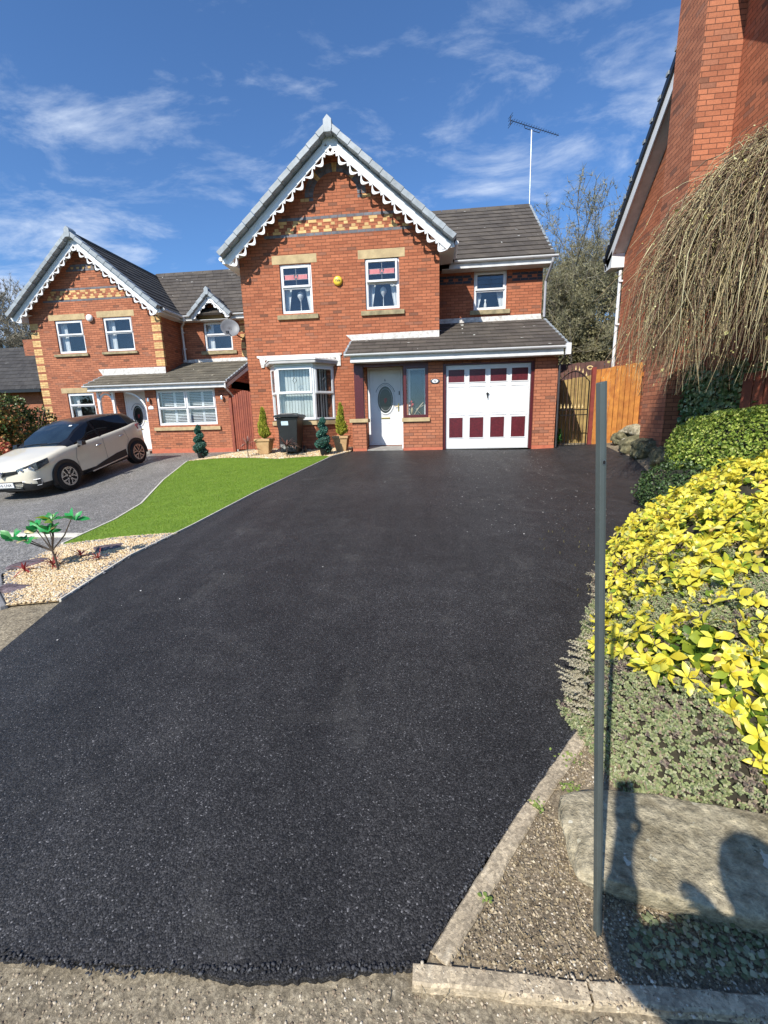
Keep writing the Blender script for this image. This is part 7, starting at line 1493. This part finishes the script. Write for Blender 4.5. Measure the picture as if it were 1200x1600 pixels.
def bushc(name, label, c, rad, n, leaf, mat, seed, clumps=22, cs=.42):
    t_ = thing(name, label, 'shrub', (c[0], c[1], g(c[0], c[1]))); r = np.random.default_rng(seed); u = r.normal(size=(clumps, 3)); u /= np.linalg.norm(u, axis=1, keepdims=True); cc = u*r.uniform(.3, .75, clumps)[:, None]; w = r.integers(0, clumps, n); sz = r.uniform(.7, 1.2, clumps)*cs; v = r.normal(size=(n, 3)); v /= np.linalg.norm(v, axis=1, keepdims=True)
    p = (cc[w]+v*(sz[w]*r.uniform(.55, 1, n)**.5)[:, None])*np.array(rad)+np.array(c); V, F = place(T_O, F_O, p, v+unit(n)*.6+np.array((0, 0, .4)), v+unit(n)*.6+np.array((0, 0, .5)), r.uniform(.6, 1.2, n)*leaf); np_mesh('leaves', V, F, mat, t_)
    for k in range(4): pass
    m = MB(); [m.tube([(c[0]+r.normal()*.1, c[1]+r.normal()*.1, c[2]-rad[2]), (c[0]+r.normal()*rad[0]*.4, c[1]+r.normal()*rad[1]*.4, c[2]+rad[2]*.5)], [.03, .01], 5) for _ in range(7)]; m.build('stems', M('bark', (.12, .08, .05)), t_)
    return t_
bushc('photinia_shrub', 'large shrub with orange-brown and dark green leaves behind the car', (-13.9, 12.6, .75), (1.15, 1.2, 1.45), 9000, .10, PHO, 3); bushc('photinia_shrub', 'dark green shrub against the cream quoin corner', (-14.4, 14.4, .75), (1.2, .9, 1.5), 7000, .09, imat('deep_green_leaf', [(0, (.025, .05, .012)), (.7, (.08, .12, .03)), (1, (.30, .30, .10))], .4, 0, trans=.15), 5)
bushc('red_shrub', 'low shrub with red and pink new leaves behind the bonnet of the car', (-12.9, 11.1, .10), (1.1, .7, .62), 4600, .085, RED_, 6); bushc('green_shrub', 'small light green shrub beside the windscreen of the car', (-12.2, 10.9, -.12), (.6, .5, .48), 2600, .07, imat('lime_leaf', [(0, (.14, .22, .03)), (.6, (.28, .38, .05)), (1, (.44, .46, .10))], .5, 0, trans=.25), 7)
bushc('small_plant', 'small leafy green plant behind the iron gate at the garage corner', (3.32, 12.3, .18), (.22, .25, .30), 900, .06, imat('fern_green', [(0, (.03, .14, .02)), (1, (.08, .30, .05))], .5, 0, trans=.2), 8, clumps=8)
# ------------------------------------------------------------------ the parked car (local axes: x forward, y to the car's left, z up; origin on the ground under the front axle)
def car_mat(name, c, rough=.25, metal=0, coat=1.0):
    m, t, b = base_mat(name); o = obj_coord(t); b.inputs['Base Color'].default_value = (*c, 1); col = mixc(t, .25, (*c,), ramp(t, noise(t, o, 3, 3), [(.3, (.85, .85, .85)), (.7, (1.1, 1.1, 1.1))]), 'MULTIPLY'); L(t, col, b.inputs['Base Color'])
    b.inputs['Roughness'].default_value = rough; b.inputs['Metallic'].default_value = metal; b.inputs['Coat Weight'].default_value = coat; b.inputs['Coat Roughness'].default_value = .04; return m
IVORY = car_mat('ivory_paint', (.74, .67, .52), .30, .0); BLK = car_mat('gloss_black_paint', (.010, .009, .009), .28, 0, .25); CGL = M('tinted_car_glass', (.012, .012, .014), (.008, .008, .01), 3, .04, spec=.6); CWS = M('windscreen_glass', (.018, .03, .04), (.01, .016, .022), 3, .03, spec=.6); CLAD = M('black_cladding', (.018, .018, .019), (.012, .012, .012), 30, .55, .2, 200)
RUB = M('tyre_rubber', (.012, .012, .012), (.008, .008, .008), 30, .75, .3, 120); ALLOY = M('alloy', (.62, .62, .63), (.5, .5, .52), 5, .25, metal=.85); ALLOYD = M('dark_alloy', (.03, .03, .032), (.02, .02, .02), 5, .35)
yaw, pit, rol = math.radians(-92.869), math.radians(-9.14), math.radians(2.53)
cf = Vector((math.cos(yaw)*math.cos(pit), math.sin(yaw)*math.cos(pit), math.sin(pit))); cl0 = Vector((-math.sin(yaw), math.cos(yaw), 0)); cu0 = cf.cross(cl0); clv = cl0*math.cos(rol)+cu0*math.sin(rol); cuv = -cl0*math.sin(rol)+cu0*math.cos(rol)
CAR = thing('parked_car', 'cream and black small family car parked on the left driveway', 'car', (-9.924, 10.095, -.753), rot=(0, 0, 0))
CAR.matrix_world = Matrix(((cf.x, clv.x, cuv.x, -9.924), (cf.y, clv.y, cuv.y, 10.095), (cf.z, clv.z, cuv.z, -.753), (0, 0, 0, 1))); CAR['_o'] = (0, 0, 0)
#        x     halfw  zbot  zbelt  ztop  halfw_top
ST = [(.870, .50, .30, .60, .64, .40), (.835, .66, .25, .70, .75, .54), (.76, .765, .22, .765, .825, .60), (.62, .825, .21, .82, .885, .64), (.42, .862, .21, .875, .935, .68), (.20, .880, .21, .925, .980, .71), (-.05, .889, .20, .965, 1.020, .73), (-.30, .889, .20, .985, 1.065, .74),
      (-.55, .889, .19, 1.00, 1.205, .70), (-.85, .889, .19, 1.015, 1.365, .655), (-1.15, .889, .19, 1.03, 1.475, .625), (-1.50, .889, .19, 1.05, 1.545, .61), (-1.90, .889, .19, 1.075, 1.566, .605), (-2.25, .889, .20, 1.10, 1.560, .60), (-2.60, .886, .21, 1.135, 1.535, .59), (-2.85, .868, .24, 1.175, 1.495, .575), (-3.00, .84, .28, 1.17, 1.40, .60), (-3.12, .80, .31, 1.12, 1.20, .64), (-3.20, .74, .34, .98, 1.02, .60), (-3.235, .64, .38, .80, .84, .5)]
def ring_at(s):
    x, w, zb, zt_, ztop, wt = s; hood = x > -.31
    zm = zb+(zt_-zb)*.45
    P = [(0, zb), (w*.80, zb), (w*.955, zb+.045), (w*.985, zb+.15), (w*.995, zm-.03), (w*.985, zm+.06), (w*1.0, zt_-.17), (w*.985, zt_-.06), (w*.945, zt_), (w*.915, zt_+.016 if not hood else zt_+(ztop-zt_)*.35)]
    if hood: P += [(wt*1.06, zt_+(ztop-zt_)*.62), (wt*.93, zt_+(ztop-zt_)*.80), (wt*.62, ztop-.012), (wt*.3, ztop-.002), (0, ztop)]
    else:
        a = (w*.915, zt_+.016); b = (wt, ztop-.055); P += [(a[0]+(b[0]-a[0])*.5+.018, a[1]+(b[1]-a[1])*.5), b, (wt*.93, ztop-.018), (wt*.55, ztop), (0, ztop+.006)]
    return [(x, y, z) for y, z in P]
RG = [ring_at(s) for s in ST]; NR_ = len(RG[0])
body, black, glass_s, wscr, rglass, clad = (MB() for _ in range(6))
sm_parts = []
def addq(mb, P):
    mb.face(P); mb.face([(x, -y, z) for x, y, z in P[::-1]])
for i in range(len(RG)-1):
    xm = (ST[i][0]+ST[i+1][0])/2
    for j in range(NR_-1):
        P = [RG[i][j], RG[i][j+1], RG[i+1][j+1], RG[i+1][j]]
        if j <= 2: tgt = clad
        elif j <= 8: tgt = body
        elif xm > -.30: tgt = body
        elif -.30 >= xm > -1.15: tgt = glass_s if (9 <= j <= 10 and xm < -.56) else (black if j <= 11 else wscr)
        elif xm > -2.86: tgt = glass_s if (9 <= j <= 10 and xm > -2.6) else black
        elif xm > -3.1: tgt = black if j <= 11 else rglass
        else: tgt = body
        addq(tgt, P)
for s, r_, tgt in ((0, RG[0], body), (1, RG[-1], body)): addq(tgt, r_ if s else r_[::-1])
def weld(o, smooth=True, sub=0):
    bmm = bpy.data.meshes[o.data.name]; import bmesh
    b = bmesh.new(); b.from_mesh(bmm); bmesh.ops.remove_doubles(b, verts=b.verts, dist=.0015); bmesh.ops.recalc_face_normals(b, faces=b.faces)
    for f in b.faces: f.smooth = smooth
    b.to_mesh(bmm); b.free()
    if sub: md_ = o.modifiers.new('sub', 'SUBSURF'); md_.levels = sub; md_.render_levels = sub
    return o
bo = weld(body.build('body', IVORY, CAR), sub=1)
weld(black.build('roof', BLK, CAR)); [weld(w_s) for w_s in build_each(glass_s, 'side_window', CGL, CAR, tol=.002)]; weld(wscr.build('windscreen', CWS, CAR)); weld(rglass.build('rear_window', CGL, CAR)); weld(clad.build('sill_cladding', CLAD, CAR))
# dark tapered strip low on the doors with a bright line
m = MB()
for sg in (1, -1):
    Pp = [(-.52, .25), (-2.14, .25), (-2.14, .53), (-1.75, .50), (-1.2, .40), (-.72, .29)]; m.prism(Pp, lambda u, v, q: (u, q*sg, v), .84, .897)
build_each(m, 'door_cladding', CLAD, CAR, bevel=.006); m = MB()
for sg in (1, -1): m.hexa([(-.75, sg*.895, .235), (-2.12, sg*.895, .315), (-2.12, sg*.905, .315), (-.75, sg*.905, .235)], [(-.75, sg*.895, .262), (-2.12, sg*.895, .345), (-2.12, sg*.905, .345), (-.75, sg*.905, .262)])
build_each(m, 'door_trim', ALLOY, CAR)
# wheel arches, wheels
RX = Matrix.Rotation(-math.pi/2, 3, 'X')
for xw in (0, -2.606):
    for sg in (1, -1):
        m = MB(); n = 28
        for k in range(n):
            a, b = math.radians(-14)+math.radians(208)*k/n, math.radians(-14)+math.radians(208)*(k+1)/n
            P = [(xw+r_*math.cos(t_), .335+r_*math.sin(t_)) for r_, t_ in ((.345, a), (.345, b), (.425, b), (.425, a))]; m.hexa([(p[0], sg*.80, p[1]) for p in P], [(p[0], sg*.9, p[1]) for p in P])
        m.prism([(xw+.36*math.cos(t_), .335+.36*math.sin(t_)) for t_ in np.linspace(0, 6.283, 33)[:-1]], lambda u, v, q: (u, q*sg, v), .70, .8905); m.build('wheel_arch', CLAD, CAR)  # solid black disc fills the arch in place of the shaded wheel well
        w_ = MB(); RR = Matrix.Rotation(math.pi/2 if sg < 0 else -math.pi/2, 3, 'X')
        w_.lathe([(.20, 0), (.235, .0), (.30, -.012), (.325, .01), (.335, .05), (.335, .16), (.30, .20), (.2, .20)], (xw, sg*.912, .335) if True else 0, 36, 0, Matrix.Rotation(math.pi/2 if sg > 0 else -math.pi/2, 3, 'X'))
        wo_ = w_.build('wheel', RUB, CAR, smooth=True)
        rm = MB(); rm.lathe([(0, .03), (.20, .03), (.205, .03)], (xw, sg*.912, .335), 28, 1, Matrix.Rotation(math.pi/2 if sg > 0 else -math.pi/2, 3, 'X')); rm.lathe([(.212, .02), (.218, -.004), (.234, -.004), (.236, .02)], (xw, sg*.912, .335), 36, 0, Matrix.Rotation(math.pi/2 if sg > 0 else -math.pi/2, 3, 'X'))
        for k in range(5):
            for (d1, d2) in ((-.23, -.36), (.23, .36)):   # each spoke is an open loop of two ribs
                a = 6.283*k/5+.5; c0 = a+d1*.9; c1 = a+d2*1.15
                for (ra, ta, rb, tb) in ((.055, a+d1*.5, .13, c0), (.13, c0, .215, c1)):
                    p, q_ = Vector((ra*math.cos(ta), ra*math.sin(ta))), Vector((rb*math.cos(tb), rb*math.sin(tb))); nn2 = Vector((-(q_-p).y, (q_-p).x)).normalized()*.0125; Q = [p-nn2, q_-nn2, q_+nn2, p+nn2]; rm.hexa([(xw+v.x, sg*.90, .335+v.y) for v in Q], [(xw+v.x, sg*.916, .335+v.y) for v in Q])
                if d1 > 0:
                    p, q_ = Vector((.205*math.cos(a-.30), .205*math.sin(a-.30))), Vector((.205*math.cos(a+.30), .205*math.sin(a+.30))); nn2 = Vector((-(q_-p).y, (q_-p).x)).normalized()*.010; Q = [p-nn2, q_-nn2, q_+nn2, p+nn2]; rm.hexa([(xw+v.x, sg*.90, .335+v.y) for v in Q], [(xw+v.x, sg*.917, .335+v.y) for v in Q])
        rm.lathe([(0, -.012), (.03, -.01), (.034, .02)], (xw, sg*.912, .335), 16, 0, Matrix.Rotation(math.pi/2 if sg > 0 else -math.pi/2, 3, 'X')); rm.build('rim', [ALLOY, ALLOYD], wo_, smooth=False)
# front: headlamps, grille, badge, lower intake, fog lamps, plate
HL = M('headlamp_glass', (.20, .22, .24), (.04, .045, .05), 26, .06, metal=.5)
for sg in (1, -1):
    m = MB(); P = [(.822, .40, .655, .745), (.772, .62, .645, .800), (.63, .785, .690, .860), (.38, .872, .790, .905)]
    for a, b in zip(P[:-1], P[1:]):
        o = .012
        m.hexa([(a[0]+o, sg*(a[1]), a[2]), (b[0]+o*.6, sg*(b[1]+o), b[2]), (b[0]-.05, sg*(b[1]-.03), b[2]), (a[0]-.06, sg*a[1], a[2])], [(a[0]-.01, sg*(a[1]), a[3]), (b[0]-.012, sg*(b[1]), b[3]), (b[0]-.06, sg*(b[1]-.05), b[3]), (a[0]-.08, sg*a[1], a[3])])
    hl = m.build('headlight', HL, CAR, bevel=.004); hl.location = (.030, 0, .004); hl.scale = (1, 1.035, 1); mm_ = MB()
    for (x, y, z, r_) in ((.80, .54, .715, .034), (.72, .685, .745, .038)): mm_.lathe([(0, .02), (r_*.7, .018), (r_, 0)], (x+.012, sg*(y+.01), z), 16, 0, Matrix.Rotation(math.radians(90), 3, 'Y'))
    for a, b in zip(P[:-1], P[1:]): mm_.hexa([(a[0]+.015, sg*a[1], a[2]-.004), (b[0]+.009, sg*(b[1]+.014), b[2]-.004), (b[0]+.004, sg*(b[1]+.01), b[2]+.012), (a[0]+.01, sg*a[1], a[2]+.012)], [(a[0]+.016, sg*a[1], a[2]-.002), (b[0]+.011, sg*(b[1]+.014), b[2]-.002), (b[0]+.006, sg*(b[1]+.012), b[2]+.010), (a[0]+.012, sg*a[1], a[2]+.010)], 1)
    mm_.build('lamp_unit', [CHROME, BLK], hl, smooth=False)
    m = MB(); m.hexa([(.80, sg*.50, .33), (.66, sg*.815, .36), (.60, sg*.79, .36), (.74, sg*.48, .33)], [(.825, sg*.50, .45), (.67, sg*.82, .475), (.62, sg*.79, .475), (.76, sg*.48, .45)]); fg = m.build('fog_lamp_pod', CLAD, CAR, bevel=.01); fg.location = (.035, 0, 0); fg.scale = (1, 1.03, 1); m = MB()
    m.tube([(.835, sg*.49, .46), (.68, sg*.825, .485), (.672, sg*.84, .42), (.68, sg*.815, .345), (.815, sg*.49, .315), (.835, sg*.49, .46)], .008, 6); m.lathe([(0, .012), (.035, .01), (.04, 0)], (.775, sg*.62, .40), 14, 0, Matrix.Rotation(math.radians(90), 3, 'Y')); m.build('fog_lamp_surround', M('satin_silver', (.42, .42, .43), (.35, .35, .36), 5, .45, metal=.6), fg)
m = MB()
for a, b in (((.875, 0, .60, .70), (.845, .44, .655, .725)),):
    for sg in (1, -1): m.hexa([(a[0], 0, a[2]), (b[0], sg*b[1], b[2]), (b[0]-.05, sg*b[1], b[2]), (a[0]-.05, 0, a[2])], [(a[0]-.02, 0, a[3]), (b[0]-.01, sg*b[1], b[3]), (b[0]-.07, sg*b[1], b[3]), (a[0]-.07, 0, a[3])])
ug = m.build('upper_grille', BLK, CAR, bevel=.004); ug.location = (.02, 0, 0)
m = MB(); m.hexa([(.80, -.5, .22), (.80, .5, .22), (.74, .5, .22), (.74, -.5, .22)], [(.885, -.48, .47), (.885, .48, .47), (.80, .48, .47), (.80, -.48, .47)]); [m.box(.80, .892-.003*k, -.47, .47, .27+.035*k, .28+.035*k) for k in range(6)]; m.build('lower_grille', CLAD, CAR)
m = MB(); ro = [(0, .105), (.075, 0), (0, -.105), (-.075, 0)]; ri = [(0, .06), (.042, 0), (0, -.06), (-.042, 0)]
for k in range(4): Q = [ro[k], ro[(k+1) % 4], ri[(k+1) % 4], ri[k]]; m.hexa([(.880, y, .672+z) for y, z in Q], [(.900, y*.92, .672+z*.92) for y, z in Q])
bd = m.build('badge', CHROME, CAR); bd.location = (.035, 0, -.12); bd.scale = (1, 1.25, 1.2)
m = MB(); m.box(.886, .905, -.26, .26, .345, .456); npl = m.build('number_plate', M('plate_white', (.82, .82, .80), (.78, .78, .76), 3, .4), CAR, bevel=.003)
tx = text(CAR, 'D16 LNA', .098, M('black_print', (.02,)*3), (.9065, 0, .40), rot=(math.pi/2, 0, math.pi/2)); tx.scale = (1.12, 1, 1)
# doors: shut lines, handles, mirrors, rear lamps, pillars
m = MB()
for sg in (1, -1):
    for pts in ([(-.42, .889, .42), (-.40, .893, .70), (-.50, .885, .95)], [(-1.38, .890, .30), (-1.40, .893, .70), (-1.42, .880, 1.0)], [(-2.20, .89, .52), (-2.36, .892, .80), (-2.30, .87, 1.08)]): m.tube([(x, sg*(y+.0015), z) for x, y, z in pts], .0035, 4)
m.build('shut_lines', BLK, CAR)
for sg in (1, -1):
    for x, z in ((-1.22, .86), (-2.12, .93)):
        m = MB(); m.tube([(x+.09, sg*.893, z), (x+.06, sg*.925, z+.003), (x-.06, sg*.925, z+.006), (x-.09, sg*.893, z+.008)], .013, 8); m.build('door_handle', CHROME, CAR, smooth=True)
    m = MB(); m.hexa([(-.52, sg*.90, .985), (-.66, sg*.92, .985), (-.64, sg*1.08, .99), (-.50, sg*1.06, .99)], [(-.54, sg*.92, 1.11), (-.67, sg*.93, 1.115), (-.65, sg*1.075, 1.10), (-.55, sg*1.05, 1.10)]); m.hexa([(-.56, sg*.86, .94), (-.62, sg*.86, .94), (-.62, sg*.95, .985), (-.56, sg*.95, .985)], [(-.56, sg*.86, .98), (-.62, sg*.86, .98), (-.62, sg*.95, 1.0), (-.56, sg*.95, 1.0)]); m.build('door_mirror', BLK, CAR, bevel=.018)
    m = MB(); m.hexa([(-2.90, sg*.868, .98), (-3.16, sg*.77, .96), (-3.10, sg*.72, .96), (-2.90, sg*.82, .98)], [(-2.86, sg*.870, 1.13), (-3.12, sg*.775, 1.13), (-3.05, sg*.72, 1.13), (-2.86, sg*.82, 1.13)]); m.build('tail_light', M('red_lamp', (.42, .015, .02), (.28, .01, .015), 9, .12), CAR, bevel=.014)
    m = MB(); m.hexa([(-1.37, sg*.826, 1.06), (-1.45, sg*.826, 1.06), (-1.45, sg*.818, 1.06), (-1.37, sg*.818, 1.06)], [(-1.36, sg*.626, 1.49), (-1.42, sg*.626, 1.49), (-1.42, sg*.618, 1.49), (-1.36, sg*.618, 1.49)])
    m.build('door_pillar', BLK, CAR)
# inside things seen through the windscreen: sticker and mirror
m = MB()
def wsp(u, v):   # point on the windscreen, u across (-1..1), v up (0..1)
    x0, z0, x1, z1 = -.34, 1.085, -1.12, 1.47; return (x0+(x1-x0)*v+.004, u*(.62-.05*v), z0+(z1-z0)*v+.016)
a = [wsp(-.30, .66), wsp(-.08, .66), wsp(-.08, .78), wsp(-.30, .78)]; m.face(a); b = [wsp(.62, .86), wsp(.78, .86), wsp(.78, .92), wsp(.62, .92)]; m.face(b); m.build('paper_permit', UPVC, CAR)
m = MB(); m.tube([wsp(-.95, -.02), wsp(-.4, .04), wsp(.3, .05)], .010, 6); m.tube([wsp(.05, -.02), wsp(.5, .03), wsp(.98, .05)], .010, 6); m.build('wipers', BLK, CAR)

# ------------------------------------------------------------------ the person taking the photograph (behind the camera; only the shadow is seen)
PER = thing('person', 'person in dark clothes standing at the kerb behind the camera, holding a phone up', 'person', (.27, -.30, g(.27, -.30)))
gz0 = g(.27, -.30)
J = {}; RAD = {}; E_ = []
def jt(n, p, r, par=None):
    J[n] = Vector(p); RAD[n] = r
    if par: E_.append((par, n))
hx, hy = .27, -.30; H0 = gz0
SUNR, SUNU = Vector((.9, -.43, 0)), Vector((.278, .576, .77))
jt('pelvis', (hx, hy-.02, H0+.86), .165); jt('waist', (hx, hy-.01, H0+1.02), .15, 'pelvis'); jt('chest', (hx-.01, hy+.02, H0+1.17), .175, 'waist'); jt('neckb', (hx+.0, hy+.04, H0+1.30), .085, 'chest'); jt('neck', (hx+.02, hy+.06, H0+1.36), .056, 'neckb'); jt('headb', (hx+.035, hy+.07, H0+1.42), .076, 'neck'); jt('head', (hx+.05, hy+.075, H0+1.49), .096, 'headb'); jt('crown', (hx+.055, hy+.065, H0+1.555), .075, 'head')
for s, n in ((-1, 'l'), (1, 'r')):
    jt('hip'+n, (hx+s*.10, hy-.02, H0+.79), .11, 'pelvis'); jt('knee'+n, (hx+s*.12, hy+.01, H0+.44), .068, 'hip'+n); jt('ank'+n, (hx+s*.13, hy-.03, H0+.10), .042, 'knee'+n); jt('heel'+n, (hx+s*.13, hy-.04, H0+.05), .042, 'ank'+n); jt('toe'+n, (hx+s*.145, hy+.14, H0+.035), .034, 'heel'+n)
jt('shl', (hx-.20, hy+.05, H0+1.25), .085, 'chest'); jt('shr', (hx+.20, hy+.02, H0+1.26), .080, 'chest')
jt('ell', (-.055, -.19, .41), .062, 'shl'); jt('wrl', (-.025, -.11, .60), .036, 'ell'); jt('hal', (-.02, -.085, .665), .030, 'wrl')
jt('elr', (hx+.27, hy+.10, H0+1.03), .055, 'shr'); jt('wrr', (hx+.06, hy+.18, H0+1.18), .034, 'elr'); jt('har', (hx-.01, hy+.195, H0+1.24), .030, 'wrr')
def skin(name, J, RAD, E_, root, mat, parent, sub=2):
    names = list(J); me = bpy.data.meshes.new(name); off = Vector(parent['_o']); me.from_pydata([J[n]-off for n in names], [(names.index(a), names.index(b)) for a, b in E_], []); o = bpy.data.objects.new(name, me); COL.objects.link(o); o.parent = parent; me.materials.append(mat)
    sk = o.modifiers.new('skin', 'SKIN'); sk.use_smooth_shade = True
    lay = me.skin_vertices[0] if me.skin_vertices else None
    if lay is None:
        import bmesh
        b = bmesh.new(); b.from_mesh(me); b.verts.layers.skin.verify(); b.to_mesh(me); b.free(); lay = me.skin_vertices[0]
    for i, n in enumerate(names): lay.data[i].radius = (RAD[n], RAD[n]*(.82 if n in ('pelvis', 'waist', 'chest') else 1)); lay.data[i].use_root = (n == root)
    sb = o.modifiers.new('sub', 'SUBSURF'); sb.levels = sub; sb.render_levels = sub; return o
# fingers are part of the same skinned surface, rooted in the palm
for hn, hp_, base_d, curl, n_ in (('hal', J['hal'], Vector((.15, .25, .95)), Vector((.2, .9, 0)), 'l'), ('har', J['har'], Vector((-.65, .1, .75)), Vector((-.5, .2, -.4)), 'r')):
    base_d.normalize(); side = base_d.cross(curl).normalized()
    jt('palm'+n_, hp_+base_d*.045, .026, hn)
    for k, (o_, ln_) in enumerate(((-.030, .070), (-.010, .080), (.011, .075), (.030, .058))):
        b_ = J['palm'+n_]+side*o_+base_d*.02; jt(f'f{n_}{k}a', b_, .0098, 'palm'+n_); jt(f'f{n_}{k}b', b_+base_d*ln_*.42+curl*ln_*.10, .0088, f'f{n_}{k}a'); jt(f'f{n_}{k}c', b_+base_d*ln_*.62+curl*ln_*.42, .0080, f'f{n_}{k}b'); jt(f'f{n_}{k}d', b_+base_d*ln_*.60+curl*ln_*.70, .0068, f'f{n_}{k}c')
    tb = hp_-side*.030+base_d*.01; jt(f't{n_}a', tb, .0125, hn); jt(f't{n_}b', tb-side*.022+base_d*.028+curl*.012, .0105, f't{n_}a'); jt(f't{n_}c', tb-side*.020+base_d*.050+curl*.028, .0088, f't{n_}b')
SKINM = M('skin', (.55, .33, .23), (.48, .27, .18), 9, .5); CLOTH = M('dark_clothing', (.05, .055, .07), (.03, .033, .045), 20, .9, .3, 80)
skin('body', J, RAD, E_, 'pelvis', SKINM, PER)
# clothes: jacket and trousers follow the body a little outside it
def sub_(names, grow, ring=None): return {n: J[n] for n in names}, {n: RAD[n]*grow+.008 for n in names}, [e for e in E_ if e[0] in names and e[1] in names]
jk = ['pelvis', 'waist', 'chest', 'neckb', 'shl', 'ell', 'wrl', 'shr', 'elr', 'wrr']; skin('jacket', *sub_(jk, 1.12), 'pelvis', CLOTH, PER, 1)
tr_ = ['pelvis', 'hipl', 'kneel', 'ankl', 'hipr', 'kneer', 'ankr']; skin('trousers', *sub_(tr_, 1.12), 'pelvis', M('blue_denim', (.05, .07, .12), (.03, .04, .08), 30, .9), PER, 1)
for s in ('l', 'r'):
    t0 = J['toe'+s]; h0 = J['heel'+s]; m = MB(); m.hexa([(h0.x-.045, h0.y-.06, gz0-.02), (h0.x+.045, h0.y-.06, gz0-.02), (t0.x+.05, t0.y+.07, gz0-.02), (t0.x-.05, t0.y+.07, gz0-.02)], [(h0.x-.042, h0.y-.055, gz0+.09), (h0.x+.042, h0.y-.055, gz0+.09), (t0.x+.042, t0.y+.05, gz0+.05), (t0.x-.042, t0.y+.05, gz0+.05)]); m.build('shoe', CLOTH, PER, bevel=.02)
hd = J['head']; m = MB(); nn = 18; m.lathe([(.02, .125), (.07, .105), (.098, .06), (.108, 0), (.104, -.04), (.098, -.06)], (hd.x, hd.y-.012, hd.z), 22); m.build('hair', M('brown_hair', (.05, .03, .02), (.03, .018, .01), 60, .7, .5, 90), PER, smooth=True)
m = MB()
for s in (-1, 1): m.lathe([(0, -.012), (.009, -.009), (.012, 0), (.009, .009), (0, .012)], (hd.x+s*.033, hd.y+.088, hd.z-.005), 10)
m.build('eyes', UPVC, PER, smooth=True); m = MB(); m.hexa([(hd.x-.014, hd.y+.085, hd.z-.045), (hd.x+.014, hd.y+.085, hd.z-.045), (hd.x+.012, hd.y+.115, hd.z-.042), (hd.x-.012, hd.y+.115, hd.z-.042)], [(hd.x-.007, hd.y+.085, hd.z+.005), (hd.x+.007, hd.y+.085, hd.z+.005), (hd.x+.005, hd.y+.095, hd.z+.003), (hd.x-.005, hd.y+.095, hd.z+.003)]); m.build('nose', SKINM, PER, bevel=.004); MB().box(hd.x-.022, hd.x+.022, hd.y+.080, hd.y+.094, hd.z-.072, hd.z-.062).build('mouth', M('lips', (.45, .18, .15)), PER, bevel=.003)
for s in (-1, 1): MB().lathe([(0, -.008), (.02, -.006), (.026, 0), (.02, .006), (0, .008)], (hd.x+s*.098, hd.y-.005, hd.z-.01), 12, 0, Matrix.Rotation(math.pi/2, 3, 'Y')).build('ear', SKINM, PER, smooth=True)
PHN = thing('mobile_phone', 'black mobile phone held up by the person at the kerb', 'phone', (.0, -.03, .76)); MB().obox((.005, -.032, ZC-.052), (.078, .009, .158), Matrix.Rotation(math.radians(-12), 3, 'X')@Matrix.Rotation(math.radians(6), 3, 'Z')).build('case', BLK, PHN, bevel=.004)
